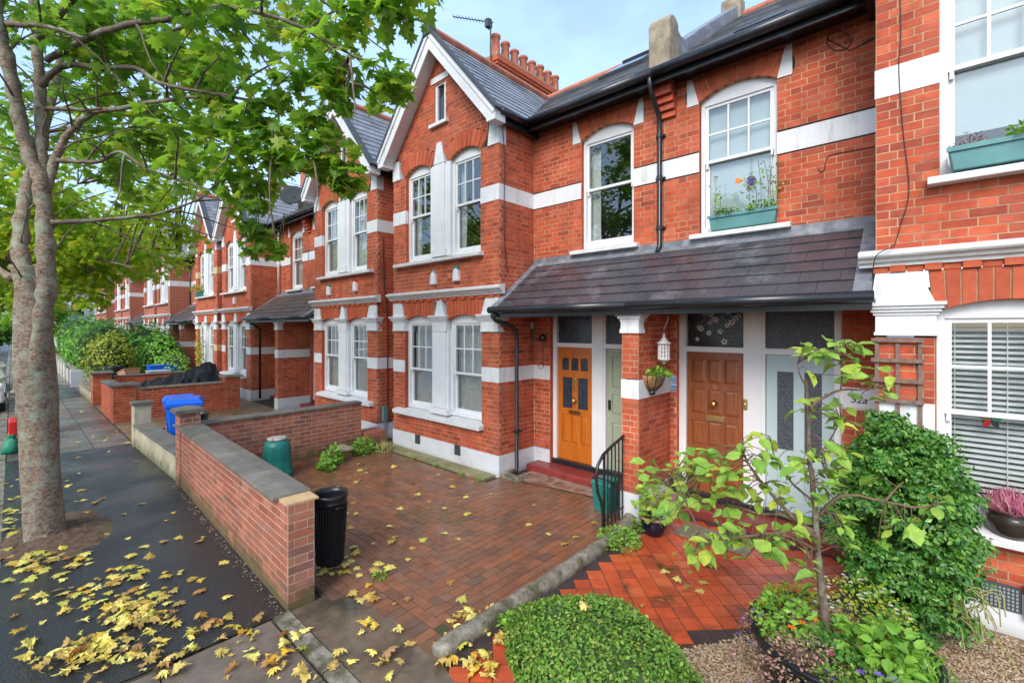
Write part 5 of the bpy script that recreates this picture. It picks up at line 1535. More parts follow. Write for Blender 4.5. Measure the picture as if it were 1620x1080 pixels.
tub("dustbin", "black lidded dustbin under the golden shrub beside the hedge", (-22.6, 2.6), .24, .28, 1.0, M_BLKPL, group="dustbins")

# railing by the porch pillar
rl = thing("iron_railing", "black iron railing with curled end post beside the porch pillar", "railing", (-2.92, 5.1, 0))
rx = -2.90
b = MB(); b.tube([(rx, 5.27, 1.06), (rx, 5.0, .99), (rx, 4.78, .92), (rx, 4.66, .82), (rx, 4.62, .68), (rx, 4.66, .50), (rx, 4.74, .36), (rx, 4.78, .2), (rx, 4.78, 0)], .019, 8); b.build("handrail", M_BLACK, rl, smooth=True)
for i in range(6):
    yy = 4.80+i*.088; b = MB(); b.tube([(rx, yy, .03 if i else 0), (rx, yy, .925+(yy-4.78)*.27)], .016 if i == 0 else .0095, 8); b.build("baluster", M_BLACK, rl)
b = MB(); b.tube([(rx, 4.79, .12), (rx, 5.27, .16)], .010, 6); b.build("bottom_rail", M_BLACK, rl)
b = MB(); b.lathe([(.0, -.02), (.03, -.008), (.035, .008), (.0, .03)], (rx, 5.06, .60), 8, False); b.build("rosette", M_BLACK, rl)
# green food caddy
cd = thing("food_caddy", "small green food waste caddy behind the iron railing", "caddy", (-3.22, 5.38, 0))
q = ((-1, -1), (1, -1), (1, 1), (-1, 1))
b = MB(); b.hexa([(-3.22+a*.115, 5.38+e*.125, .0) for a, e in q]+[(-3.22+a*.14, 5.38+e*.15, .36) for a, e in q]); b.build("body", M_GRNPL, cd, bevel=.02)
b = MB(); b.hexa([(-3.22+a*.155, 5.38+e*.165, .362) for a, e in q]+[(-3.22+a*.13, 5.38+e*.14, .42) for a, e in q]); b.build("lid", M_GRNPL, cd, bevel=.015)
b = MB(); b.tube([(-3.22-.15, 5.38, .34), (-3.22-.16, 5.30, .42), (-3.22-.1, 5.22, .46), (-3.22+.1, 5.22, .46), (-3.22+.16, 5.30, .42), (-3.22+.15, 5.38, .34)], .010, 6); b.build("handle", M_BLKPL, cd, smooth=True)
# door mat
mt = MB(); mt.box(-2.25, -1.45, 5.28, 5.68, .006, .022); tag(mt.build("door_mat", M_MAT, None, bevel=.004), "brown coir door mat on the red tiles below the brown door", "mat")

# ------------------------------------------------------------------ wall fittings
def downpipe(label, pts, r=.034, m=M_BLACK, brackets=(), shoe=None, wall=None):
    t = thing("downpipe", label, "downpipe", pts[-1], "rainwater downpipes")
    b = MB(); b.tube(pts, r, 12); b.build("pipe", m, t, smooth=True)
    for (p, nrm) in brackets:
        b = MB(); b.tube([Vector(p)-Vector((0, 0, .03)), Vector(p)+Vector((0, 0, .03))], r*1.35, 12); b.build("collar", m, t)
        b = MB(); x, y, z = p; b.box(x-.07, x+.07, y+.02, y+.06, z-.015, z+.015); b.build("bracket", m, t)
    return t
x = -5.02
downpipe("black downpipe with swan neck bend from the porch gutter at the bay corner", [(-5.13, 5.14, 2.70), (-5.13, 5.14, 2.62), (-5.10, 5.18, 2.55), (-5.02, 5.48, 2.47), (-5.0, 5.56, 2.38), (-5.0, 5.57, 2.2), (-5.0, 5.57, .14), (-4.98, 5.52, .07)], brackets=[((-5.0, 5.57, 2.05), 0), ((-5.0, 5.57, .75), 0)])
downpipe("black downpipe below the eaves parapet ending on the porch roof", [(-2.84, 5.86, 5.92), (-2.84, 5.90, 5.70), (-2.84, 6.08, 5.52), (-2.84, 6.19, 5.40), (-2.84, 6.19, 5.2), (-2.84, 6.19, 3.60), (-2.84, 6.12, 3.50)], brackets=[((-2.84, 6.19, 5.15), 0), ((-2.84, 6.19, 4.55), 0), ((-2.84, 6.19, 3.85), 0)])
dr = thing("drain_gully", "small concrete drain surround under the downpipe at the bay corner", "drain", (-4.95, 5.5, 0))
b = MB(); b.box(-5.14, -4.80, 5.36, 5.42, 0, .10); b.box(-4.86, -4.80, 5.42, 5.62, 0, .09); b.box(-5.14, -5.08, 5.42, 5.62, 0, .10); b.build("kerb_surround", M_KERB, dr, bevel=.012)
b = MB(); b.box(-5.08, -4.86, 5.42, 5.62, .0, .02); b.build("grate", M_VENT, dr)
downpipe("white plastic downpipe on the satellite dish house", [(-16.5, 6.17, 5.8), (-16.5, 6.17, 3.6)], m=M_WHITE, brackets=[((-16.5, 6.17, 4.6), 0)])
downpipe("black downpipe under the mossy porch roof", [(-16.45, 5.2, 2.66), (-16.4, 5.4, 2.5), (-16.4, 5.55, 2.4), (-16.4, 5.55, .1)])
downpipe("black downpipe beside the cream banded house, running down over its porch", [(-25.9, 6.17, 5.8), (-25.9, 6.17, 3.6)])
downpipe("distant black downpipe above the tall hedge", [(-28.0, 6.17, 5.8), (-28.0, 6.17, 3.6)])
downpipe("farthest black downpipe among the branches", [(-37.3, 6.17, 5.8), (-37.3, 6.17, 3.6)])
# alarm boxes
def alarm(label, x, z, mtop):
    t = thing("alarm_box", label, "alarm box", (x, YB-.03, z), "alarm boxes on the bay walls")
    b = MB(); b.prism([(x-.075, YB-.085, z-.13), (x+.075, YB-.085, z-.13), (x+.055, YB-.085, z+.07), (x+.0, YB-.085, z+.10), (x-.055, YB-.085, z+.07)], (0, .09, 0)); b.build("cover", M_FRAME, t, bevel=.02)
    b = MB(); b.prism([(x-.05, YB-.06, z+.06), (x+.05, YB-.06, z+.06), (x+.03, YB-.06, z+.14), (x-.03, YB-.06, z+.14)], (0, .065, 0)); b.build("lamp", mtop, t, bevel=.01)
M_TEALL = mat("teal_lens", (.01, .25, .20), .2, None, 4, .05)
alarm("white alarm box left of the teal topped one above the near bay window", -6.86, 3.37, M_GREYBOX)
alarm("white alarm box with teal top above the near bay window", -6.21, 3.39, M_TEALL)
alarm("white alarm box with teal top on the second bay", -11.05, 3.37, M_TEALL)
alarm("white alarm box with red top on the second bay", -9.75, 3.40, M_RED)
alarm("small oval white alarm box on the house with white downpipe", -18.2, 3.40, M_GREYBOX)
# air vents in the plinth
for lab, x, z in (("left grey air vent in the white plinth of the near bay", -7.38, .27), ("right grey air vent in the white plinth of the near bay", -6.2, .27)):
    t = thing("air_vent", lab, "vent", (x, YB-.03, z), "plinth air vents")
    b = MB(); b.box(x-.075, x+.075, YB-.034, YB-.018, z-.085, z+.085); b.build("plate", M_VENT, t)
    for k in range(5): b = MB(); b.box(x-.06, x+.06, YB-.040, YB-.035, z-.07+k*.032, z-.055+k*.032); b.build("louvre", M_VENT, t)
t = thing("air_vent", "wide perforated grey vent in the white plinth of the nearest bay", "vent", (.37, YB-.03, .3), "plinth air vents")
b = MB(); b.box(.12, .52, YB-.030, YB-.019, .20, .40); b.build("plate", M_VENT, t)
for i in range(16):
    for j in range(6):
        b = MB() if (i == 0 and j == 0) else b
        b.box(.135+i*.0235, .148+i*.0235, YB-.035, YB-.0305, .215+j*.029, .232+j*.029)
b.build("grille_bars", M_GREYBOX, t, kind="stuff")
b = MB(); b.box(.53, .56, YB-.07, YB-.02, .18, .44); b.build("side_trim", M_WHITE, t)
# wall lamp and cable coil by the orange door
wl_ = thing("wall_lamp", "black outside lamp and bracket under the porch left of orange door", "lamp", (-5.0, 6.2, 2.2))
b = MB(); b.tube([(-5.12, 6.10, 2.45), (-5.12, 6.10, 2.28), (-5.10, 6.12, 2.24), (-4.95, 6.16, 2.24)], .018, 8); b.build("arm", M_BLACK, wl_, smooth=True)
b = MB(); b.lathe([(0, -.05), (.05, -.05), (.06, .02), (.04, .06), (0, .07)], (-4.93, 6.17, 2.26), 14, False); b.build("head", M_BLACK, wl_, smooth=True)
b = MB(); b.lathe([(0, 0), (.028, 0), (.03, .1), (0, .12)], (-5.12, 6.10, 2.42), 10, False); b.build("sensor", M_GREYBOX, wl_, smooth=True)
def cable(label, pts, r=.004, cat="cable", name="cable"):
    b = MB(); b.tube(pts, r, 6); o = b.build(name, M_CABLE, None, smooth=True); o.location = (0, 0, 0)
    return tag(o, label, cat, "cables on the walls")
def smooth_pts(pts, n=6):
    P = [Vector(p) for p in pts]; out = []
    for i in range(len(P)-1):
        a, b_, c, d = P[max(i-1, 0)], P[i], P[i+1], P[min(i+2, len(P)-1)]
        for k in range(n):
            t = k/n; out.append(.5*((2*b_)+(-a+c)*t+(2*a-5*b_+4*c-d)*t*t+(-a+3*b_-3*c+d)*t**3))
    out.append(P[-1]); return out
def coil(c, r, n=26, ax='y', turns=1.0):
    return [(c[0]+r*math.cos(2*math.pi*turns*k/n), c[1], c[2]+r*.9*math.sin(2*math.pi*turns*k/n)) for k in range(n+1)]
cable("black coil of cable hanging beside the orange door", smooth_pts([(-4.98, YM-.02, 2.2), (-4.99, YM-.02, 2.0), (-4.98, YM-.02, 1.82)]) + coil((-5.03, YM-.02, 1.78), .06))
cable("black cable running down the near bay wall beside the gutter", smooth_pts([(-5.19+.012, 5.42, 5.75), (-5.18, 5.47, 5.2), (-5.18, 5.46, 4.2), (-5.18, 5.50, 3.6), (-5.18, 5.56, 3.35)]), .006)
cp = [gy(1388, -10, YB-.01)]
cable("long thin black cable hanging down the nearest bay over the cornice", smooth_pts([gy(1424, -8, YB-.012), gy(1425, 60, YB-.012), gy(1422, 110, YB-.014), gy(1428, 200, YB-.012), gy(1438, 300, YB-.012), gy(1425, 355, YB-.012), gy(1416, 385, YB-.02), gy(1410, 391, YB-.15), gy(1386, 405, YB-.15), gy(1380, 440, YB-.10), gy(1379, 465, YB-.05)]), .004)
cable("loop of black cable on the wall right of the frosted upper window", smooth_pts([gy(1300, 22, YM-.012), gy(1312, 45, YM-.012), gy(1309, 60, YM-.012)]) + [gy(1327+19*math.cos(a*.3), 65+15*math.sin(a*.3), YM-.012) for a in range(10, 33)] + smooth_pts([gy(1345, 80, YM-.012), gy(1384, 60, YM-.012)]), .004)
cable("short curled black cable below the white band on the recessed wall", smooth_pts([gy(1384, 232, YM-.012), gy(1350, 238, YM-.012), gy(1315, 245, YM-.012), gy(1306, 254, YM-.012), gy(1304, 268, YM-.012), gy(1297, 272, YM-.012), gy(1294, 264, YM-.012)]), .004)
cable("black cable on the second bay beside the meter box", smooth_pts([(-8.87, 5.5, 4.4), (-8.86, 5.52, 3.4), (-8.86, 5.6, 2.6), (-8.86, 5.6, .6)]), .012)
# meter box in the gap between bays
mb_ = thing("meter_box", "grey green meter box on the wall between the two bays", "meter box", (-8.87, 5.52, .5))
b = MB(); b.box(-8.865, -8.80, 5.46, 5.58, .38, .72); b.build("case", mat("meter_teal", (.12, .25, .25), .5, None, 5, .2), mb_, bevel=.01)
b = MB(); b.tube([(-8.83, 5.52, .38), (-8.83, 5.52, .05)], .02, 8); b.build("conduit", M_GREYBOX, mb_)
# number plaque beside the blue door
pq = thing("number_plaque", "white house number plaque on the brick wall right of the blue door", "sign", (-.58, YM-.02, 1.66))
b = MB(); b.prism([(-.74, YM-.020, 1.56), (-.42, YM-.020, 1.56), (-.40, YM-.020, 1.66), (-.42, YM-.020, 1.77), (-.74, YM-.020, 1.77), (-.76, YM-.020, 1.66)], (0, .015, 0)); b.build("plate", M_FRAME, pq)
text_obj("lettering", "52a", .105, M_BLKPL, pq, (-.59, YM-.0235, 1.62), (R(90), 0, 0), .3)
# bell by brown door
t = thing("door_bell", "small brass bell plate on the white post beside the brown door", "bell", (-1.78, YM+.05, 1.45))
b = MB(); b.box(-1.775, -1.725, YM+.052, YM+.066, 1.40, 1.53); b.build("plate", M_BRASS, t, bevel=.004); b = MB(); b.lathe([(0, 0), (.012, 0), (.012, .006), (0, .008)], (0, 0, 0), 10, False)
inst("button", b.mesh("button", M_FRAME), t, (-1.75, YM+.051, 1.47), (R(90), 0, 0))
# trellis on the nearest pier
tr = thing("trellis", "weathered wooden trellis fixed to the nearest brick pier", "trellis", (-.25, YB-.03, 1.2))
for x in (-.385, -.24, -.09): b = MB(); b.box(x, x+.03, YB-.030, YB-.012, .9, 2.345); b.build("upright", M_TRELLIS, tr)
for z in (2.31, 2.13, 1.95, 1.77, 1.56, 1.36, 1.16): b = MB(); b.box(-.41, -.05, YB-.050, YB-.031, z, z+.035); b.build("crossbar", M_TRELLIS, tr)
# hanging lantern
ln_ = thing("hanging_lantern", "white pierced lantern hanging from the porch by a wire", "lantern", (-2.45, 5.62, 2.2))
lx, ly, lz = -2.52, 5.62, 2.10
b = MB(); b.tube([(lx+.05, ly, 2.64), (lx+.06, ly, 2.55), (lx, ly, 2.42), (lx, ly, 2.37)], .004, 5); b.build("wire", M_STEEL, ln_, smooth=True)
b = MB(); b.lathe([(0, .27), (.018, .26), (.02, .24), (.012, .23), (.05, .17), (.055, .165), (.085, .15), (.085, .13), (.065, .128), (0, .128)], (lx, ly, lz), 16, False); b.build("cap", M_LICHEN, ln_, smooth=True)
for k in range(10):
    a = 2*math.pi*k/10; b = MB(); b.box(lx+.06*math.cos(a)-.011, lx+.06*math.cos(a)+.011, ly+.06*math.sin(a)-.011, ly+.06*math.sin(a)+.011, lz-.06, lz+.128); b.build("stave", M_LICHEN, ln_)
for k in range(4): b = MB(); b.lathe([(.055, 0), (.068, 0), (.068, .014), (.055, .014)], (lx, ly, lz-.05+k*.048), 16, False); b.build("ring", M_LICHEN, ln_)
b = MB(); b.lathe([(0, -.13), (.02, -.12), (.022, -.10), (.045, -.09), (.07, -.075), (.08, -.062), (.08, -.055), (0, -.055)], (lx, ly, lz), 16, False); b.build("base", M_LICHEN, ln_, smooth=True)

# ------------------------------------------------------------------ TV aerial, dish, wires
ae = thing("tv_aerial", "television aerial on a mast beside the chimney stack", "aerial", (-8.5, 8.25, 8))
mx_, my_ = -8.45, 8.40
b = MB(); b.tube([(mx_, my_, 8.0), (mx_, my_, 10.45)], .022, 8); b.build("mast", M_VENT, ae)
bA, bB = Vector((mx_+.05, my_+.05, 10.35)), Vector((mx_-.85, my_-.55, 10.62))
b = MB(); b.tube([bA, bB], .014, 6); b.build("boom", M_VENT, ae)
dirb = (bB-bA).normalized(); sidev = dirb.cross(Vector((0, 0, 1))).normalized()
for k in range(12):
    p = bA.lerp(bB, .12+k*.078); b = MB(); b.tube([p-sidev*.10+Vector((0, 0, .0)), p+sidev*.10], .006, 5); b.build("element", M_VENT, ae)
b = MB(); b.box(mx_-.10, mx_+.02, my_-.12, my_+.04, 10.22, 10.42); b.build("reflector", M_VENT, ae)
ds = thing("satellite_dish", "grey satellite dish on the parapet above the mossy porch", "satellite dish", (-14.2, 6.0, 6.8))
dc = at(462, 308, 13.75)
b = MB(); n = 24; b.v.append((0, 0, -.06))
for rr, zz in ((.14, -.05), (.26, -.022), (.36, .0)):
    for k in range(n): a = 2*math.pi*k/n; b.v.append((rr*math.cos(a), rr*math.sin(a)*.92, zz))
for k in range(n): b.f.append((0, 1+k, 1+(k+1) % n))
for r_ in range(2):
    for k in range(n): a = 1+r_*n+k; c_ = 1+r_*n+(k+1) % n; b.f.append((a, a+n, c_+n, c_))
o = inst("dish", b.mesh("dish", M_DISH, False, True), ds, dc, (R(68), 0, R(48)))
o.modifiers.new("thick", 'SOLIDIFY').thickness = .012
pe = Vector((-14.28, 6.0, 6.35))
b = MB(); b.tube([dc+Vector((.03, .03, -.05)), dc.lerp(pe, .6)+Vector((0, 0, .02)), pe+Vector((0, -.05, .05)), pe-Vector((0, 0, .3))], .022, 8); b.build("bracket", M_VENT, ds, smooth=True)
fw = dc + Vector((-.42, -.38, -.05))
b = MB(); b.tube([dc+Vector((0, 0, -.32)), fw], .012, 6); b.build("feed_arm", M_VENT, ds)
b = MB(); b.lathe([(0, -.05), (.035, -.05), (.035, .05), (0, .06)], fw, 10, False); b.build("receiver", M_VENT, ds)
def wire(label, a, c, sag, r=.012):
    pts = [Vector(a).lerp(Vector(c), k/24)-Vector((0, 0, sag*4*(k/24)*(1-k/24))) for k in range(25)]
    b = MB(); b.tube(pts, r, 5); o = b.build("overhead_wire", M_CABLE, None, smooth=True); return tag(o, label, "wire", "overhead telephone wires")
wire("overhead telephone wire running to the apex of the near gable", (-6.72, 5.06, 7.92), (-12.0, -8.0, 9.6), .25)
wire("thin overhead wire running to the far roof beyond the maple", (-17.0, 7.5, 7.6), (-18.0, -8.0, 9.4), .3)
# roof light and roof vent
rv = thing("roof_light", "dark framed roof window lying on the slates above the orange door house", "roof window", (-4.2, 8.0, 7.4))
nv_ = Vector((0, -SL, 1)).normalized(); vv0 = Vector((0, 1, SL)).normalized()
def onroof(x, y, up=0): return Vector((x, y, ZE+(y-YE)*SL)) + nv_*up
for nm, x0_, x1_, y0_, y1_, h0, h1, mm in (("frame", -4.75, -3.85, 7.7, 8.7, .0, .10, M_VENT), ("pane", -4.68, -3.92, 7.77, 8.63, .101, .108, M_CARGLASS), ("top_cover", -4.78, -3.82, 8.705, 8.85, .0, .14, M_VENT)):
    b = MB(); b.hexa([onroof(x0_, y0_, h0), onroof(x1_, y0_, h0), onroof(x1_, y1_, h0), onroof(x0_, y1_, h0), onroof(x0_, y0_, h1), onroof(x1_, y0_, h1), onroof(x1_, y1_, h1), onroof(x0_, y1_, h1)]); b.build(nm, mm, rv)
rv2 = thing("roof_vent", "black louvred vent in the slates above the frosted window", "vent", (-1.6, 6.3, 6.2))
b = MB(); b.hexa([onroof(-1.85, 6.12, .02), onroof(-1.25, 6.12, .02), onroof(-1.25, 6.32, .02), onroof(-1.85, 6.32, .02), onroof(-1.85, 6.12, .06), onroof(-1.25, 6.12, .06), onroof(-1.25, 6.32, .06), onroof(-1.85, 6.32, .06)]); b.build("casing", M_VENT, rv2)
for k in range(5):
    b = MB(); y0_ = 6.135+k*.036; b.hexa([onroof(-1.83, y0_, .0605), onroof(-1.27, y0_, .0605), onroof(-1.27, y0_+.016, .0605), onroof(-1.83, y0_+.016, .0605), onroof(-1.83, y0_, .075), onroof(-1.27, y0_, .075), onroof(-1.27, y0_+.016, .075), onroof(-1.83, y0_+.016, .075)]); b.build("louvre", M_BLACK, rv2)
#=PART4
# ================================================================== TREES
def branch(mb, pts, r0, r1, n=8, sub=5):
    P = smooth_pts(pts, sub); k = len(P)
    P = [q + Vector((random.gauss(0, .10), random.gauss(0, .10), random.gauss(0, .10)))*min(r0, .08) if 0 < i < k-1 else q for i, q in enumerate(P)]
    mb.tube(P, [(r0+(r1-r0)*(i/(k-1))**.8)*(1+.10*math.sin(i*2.3+r0*90)+random.uniform(-.06, .06)) for i in range(k)], n)
    return P

mp_ = thing("maple_tree", "large maple street tree with forked mossy trunk and green leaves in the foreground", "tree", (-7.62, .25, 0), "street trees")
D0 = 5.33
def tp(x, y, dd=0.0): return at(x, y, D0+dd)
# trunk with flared base and bark relief
P = smooth_pts([tp(72, 872), tp(71, 845), tp(68, 800), tp(63, 700), tp(57, 600), tp(52, 520), tp(46, 462), tp(36, 420)], 5)
mb = MB(); nseg = 22; rad = [.40, .35, .31, .28, .262, .252, .246, .242, .24, .238, .236, .234, .232, .232, .233, .234, .235, .236, .24, .243, .246, .243, .24, .236, .23, .222, .21, .20, .19, .18, .17, .16, .16, .15, .15, .15]
b0 = 0
for i, p in enumerate(P):
    r = rad[min(i, len(rad)-1)]*(.72 if i > 4 else .92 if i < 2 else .80)
    for k in range(nseg):
        a = 2*math.pi*k/nseg
        fl = 1 + (.16*math.sin(a*5+.6)*max(0, 1-i/7)) + .035*math.sin(a*3+i*.5)+.03*math.sin(a*7-i*.9)+random.uniform(-.012, .012)
        mb.v.append((p.x+r*fl*math.cos(a), p.y+r*fl*math.sin(a), p.z))
for i in range(len(P)-1):
    for k in range(nseg):
        k2 = (k+1) % nseg; mb.f.append((i*nseg+k, i*nseg+k2, (i+1)*nseg+k2, (i+1)*nseg+k))
mb.f.append(tuple((len(P)-1)*nseg+k for k in range(nseg)))
mb.build("trunk", M_BARK, mp_, smooth=True)
LIMBS = []
def limb(pts, r0, r1, m=M_BARK, n=10):
    b = MB(); Q = branch(b, pts, r0*.68, r1*.72, n); b.build("limb", m, mp_, smooth=True); LIMBS.append(Q); return Q
limb([tp(54, 560), tp(46, 480), tp(33, 410, .05), tp(34, 350, .25), tp(42, 300, .5), tp(60, 230, .9), tp(90, 120, 1.3), tp(120, -60, 1.6)], .15, .06)
limb([tp(56, 640, .0), tp(62, 570, -.06), tp(68, 505, -.15), tp(72, 440, -.2), tp(72, 370, -.2), tp(68, 300, -.18), tp(46, 245, -.2), tp(28, 180, -.25), tp(12, 100, -.35), tp(-4, 20, -.45), tp(-30, -120, -.6)], .15, .07)
limb([tp(68, 305, -.18), tp(66, 240, -.1), tp(64, 160, -.05), tp(60, 80, 0), tp(52, -10, .1), tp(40, -140, .2)], .10, .055)
limb([tp(70, 312, -.16), tp(88, 250, -.1), tp(108, 212, -.1), tp(146, 180, -.15), tp(190, 172, -.3), tp(250, 160, -.5), tp(320, 152, -.7)], .072, .022)
limb([tp(64, 140, -.05), tp(80, 118, -.1), tp(108, 102, -.2), tp(160, 108, -.4), tp(215, 108, -.6), tp(250, 130, -.8), tp(300, 142, -.9), tp(352, 150, -1.0), tp(420, 165, -1.1)], .055, .015, M_DBARK)
limb([tp(64, 172, -.05), tp(90, 172, -.1), tp(130, 174, -.2), tp(160, 172, -.3)], .045, .02, M_DBARK)
limb([tp(92, 254, -.12), tp(130, 256, -.2), tp(160, 254, -.3), tp(190, 240, -.4), tp(225, 262, -.5), tp(265, 278, -.6), tp(330, 300, -.7)], .04, .012, M_DBARK)
limb([tp(82, 352, -.2), tp(130, 350, -.1), tp(190, 345, 0), tp(250, 338, .1), tp(300, 322, .2), tp(330, 306, .2)], .045, .012, M_DBARK)
limb([tp(10, 38, -.4), tp(30, 40, -.5), tp(60, 40, -.7), tp(90, 46, -.9), tp(130, 60, -1.1)], .05, .02, M_DBARK)
limb([tp(75, 95, 0), tp(140, 60, -.6), tp(200, 40, -1.0), tp(270, 30, -1.2), tp(330, 12, -1.3), tp(400, 20, -1.4), tp(470, 40, -1.45), tp(540, 80, -1.5), tp(590, 100, -1.55)], .055, .010, M_DBARK)
limb([tp(255, 60, -.5), tp(285, 45, -.7), tp(330, 30, -.9)], .035, .02, M_DBARK)
limb([tp(62, 60, 0), tp(150, -30, -.6), tp(280, -60, -1.0), tp(420, -40, -1.3), tp(540, -10, -1.5), tp(630, 20, -1.6)], .06, .012, M_DBARK)
limb([tp(350, 150, -1.0), tp(420, 190, -1.0), tp(480, 230, -1.1), tp(540, 260, -1.1)], .018, .006, M_DBARK)
limb([tp(330, 160, -.7), tp(370, 215, -.7), tp(400, 260, -.7), tp(420, 300, -.7)], .018, .006, M_DBARK)
limb([tp(20, 440, 0), tp(-10, 420, .2), tp(-60, 380, .5)], .07, .03)
main_pts = [(Q, i) for Q in LIMBS for i in range(6, len(Q)-2, 5)]
for Q, i in main_pts:
    p = Q[i]
    if pj(p)[1] < -150: continue
    d_ = (Q[i+1]-Q[i-1]).normalized()
    sd_ = d_.cross(Vector((random.gauss(0, 1), random.gauss(0, 1), random.gauss(0, 1)))).normalized()
    L_b = random.uniform(.35, .8)
    e = p + (d_*.7+sd_*.8+Vector((0, 0, .1))).normalized()*L_b
    b = MB(); Q2 = branch(b, [p, p.lerp(e, .4)+Vector((0, 0, .05)), e, e+(e-p)*.4+Vector((random.uniform(-.1, .1), random.uniform(-.1, .1), -.05))], .014, .004, 6); b.build("side_branch", M_DBARK, mp_, smooth=True); LIMBS.append(Q2)
allp = [q for Q in LIMBS for q in Q]
# leaf sprays: (x, y, depth offset, radius m, leaves)
SP = []
def sp(x, y, dd, r, n): SP.append((tp(x, y, dd), r, n))
for row, y0 in enumerate((-95, -35, 20, 75)):
    for x in range(110, 560 if y0 < 0 else 500, 62):
        xx = x+random.uniform(-18, 18); yy = y0+random.uniform(-16, 16)
        if (380 < xx < 440 and 45 < yy < 110): continue
        sp(xx, yy, random.uniform(-1.6, .4) if xx > 220 else random.uniform(-.9, .8), random.uniform(.26, .40), random.randint(38, 56))
for (x, y, dd, r, n) in [(625, 22, -1.6, .20, 34), (600, 8, -1.6, .22, 36), (640, -20, -1.6, .25, 36), (612, 118, -1.55, .17, 34), (626, 140, -1.55, .14, 24), (600, 160, -1.55, .10, 12), (575, -10, -1.5, .25, 40),
        (525, 105, -1.4, .22, 40), (540, 130, -1.4, .18, 30), (500, 70, -1.3, .3, 46), (545, 40, -1.4, .2, 30), (470, 120, -1.2, .18, 30), (528, 150, -1.4, .13, 18), (545, 165, -1.4, .09, 9),
        (440, 150, -1.0, .25, 42), (400, 175, -.9, .3, 52), (350, 130, -.7, .32, 52), (420, 200, -1.0, .28, 48), (300, 120, -.6, .28, 40), (250, 90, -.4, .28, 36), (190, 80, -.3, .28, 34),
        (490, 205, -1.1, .16, 30), (505, 190, -1.1, .13, 18), (520, 228, -1.1, .2, 36), (480, 240, -1.1, .22, 40), (545, 262, -1.1, .17, 32), (560, 285, -1.1, .13, 20), (530, 290, -1.1, .12, 16), (510, 262, -1.1, .15, 24), (450, 255, -1.0, .2, 34), (440, 225, -1.0, .2, 34),
        (385, 230, -.8, .28, 50), (350, 250, -.6, .28, 46), (400, 275, -.7, .22, 40), (385, 305, -.7, .17, 28), (412, 322, -.7, .11, 14), (360, 290, -.6, .22, 34), (425, 290, -.7, .12, 18), (320, 215, -.5, .3, 46), (270, 200, -.4, .3, 36), (300, 270, -.4, .26, 30), (230, 165, -.2, .25, 24), (340, 180, -.6, .25, 36),
        (180, 140, 0, .26, 20), (140, 210, .2, .25, 18), (215, 225, 0, .26, 22), (120, 140, .3, .22, 14), (95, 20, .2, .25, 20), (140, 20, 0, .3, 30), (150, 90, .2, .22, 16), (30, 10, -.3, .2, 14), (80, 60, .3, .2, 10),
        (405, 368, .5, .17, 26), (428, 384, .5, .17, 28), (440, 402, .5, .12, 14), (395, 395, .5, .10, 10), (385, 352, .5, .12, 14), (370, 330, .3, .12, 12),
        (15, 60, .4, .2, 12), (-60, 40, .2, .5, 40), (-80, 200, .3, .5, 40), (-60, 330, .5, .4, 30)]:
    sp(x, y, dd, r, n)
for k in range(46):
    x_, y_ = random.uniform(105, 350), random.uniform(-20, 300)
    if x_ > 250 and y_ > 250: continue
    sp(x_, y_, random.uniform(.1, 1.6), random.uniform(.24, .38), random.randint(24, 36))
for k in range(10): sp(random.uniform(-10, 60), random.uniform(0, 260), random.uniform(.6, 1.6), .3, 22)
# crown above the frame
for k in range(34):
    c = Vector((-7.2, .6, 7.9)) + Vector((random.uniform(-3.6, 3.2), random.uniform(-3.2, 2.6), random.uniform(-.5, 2.6)))
    if pj(c)[1] > -40: continue
    SP.append((c, random.uniform(.4, .6), 40))
pos, nor, dr_ = [], [], []
tw = MB()
for c, r, n in SP:
    q = min(allp, key=lambda p: (p-c).length_squared)
    for k in range(3):
        e = c + Vector(rand_unit(1)[0])*r*.6
        mid = q.lerp(e, .5)+Vector((0, 0, .10*(e-q).length))
        tw.tube([q, mid, e], [.008, .006, .003], 4, False)
    u = rand_unit(n)*(rng.random(n)**.5)[:, None]*r*np.array([1.15, 1.15, .85])
    pp = np.array(c)+u
    nn = np.array([0, 0, .75])+rng.normal(size=(n, 3))*.42 + u/r*.55
    dd = u/r*.8+rng.normal(size=(n, 3))*.5; dd[:, 2] -= .75
    pos.append(pp); nor.append(nn); dr_.append(dd)
tw.build("twigs", M_DBARK, mp_, "stuff")
pos, nor, dr_ = np.concatenate(pos), np.concatenate(nor), np.concatenate(dr_)
size = rng.uniform(.10, .185, len(pos))
score = np.array([(size[i]/pj(pos[i])[2] if inframe(pos[i], -10) and pj(pos[i])[0] > 120 else 0) for i in range(len(pos))])
order = np.argsort(-score)
own = set(order[:250].tolist()); rest = np.array([i for i in range(len(pos)) if i not in own])
crown = leaf_cloud("crown", M_LEAF, 'maple', pos[rest], nor[rest], dr_[rest], size[rest], mp_, "stuff", rng.uniform(.4, 1.8, len(rest)))
Pm, Tm = LEAFS['maple']
me_leaf = np_mesh("leaf", M_LEAF, Pm, Tm.reshape(-1), 3)
def leaf_inst(name, me, parent, p, n_, d_, s_):
    x, y, n2 = frames(np.array([n_]), np.array([d_]))
    o = bpy.data.objects.new(name, me); _link(o)
    o.parent = parent
    w_ = WL.get(parent.name, Vector((0, 0, 0))) if parent else Vector((0, 0, 0))
    M = Matrix(((x[0][0]*s_, y[0][0]*s_, n2[0][0]*s_, p[0]-w_[0]), (x[0][1]*s_, y[0][1]*s_, n2[0][1]*s_, p[1]-w_[1]), (x[0][2]*s_, y[0][2]*s_, n2[0][2]*s_, p[2]-w_[2]), (0, 0, 0, 1)))
    o.matrix_local = M
    return o
for i in own: leaf_inst("leaf", me_leaf, crown, pos[i], nor[i], dr_[i], float(size[i]))

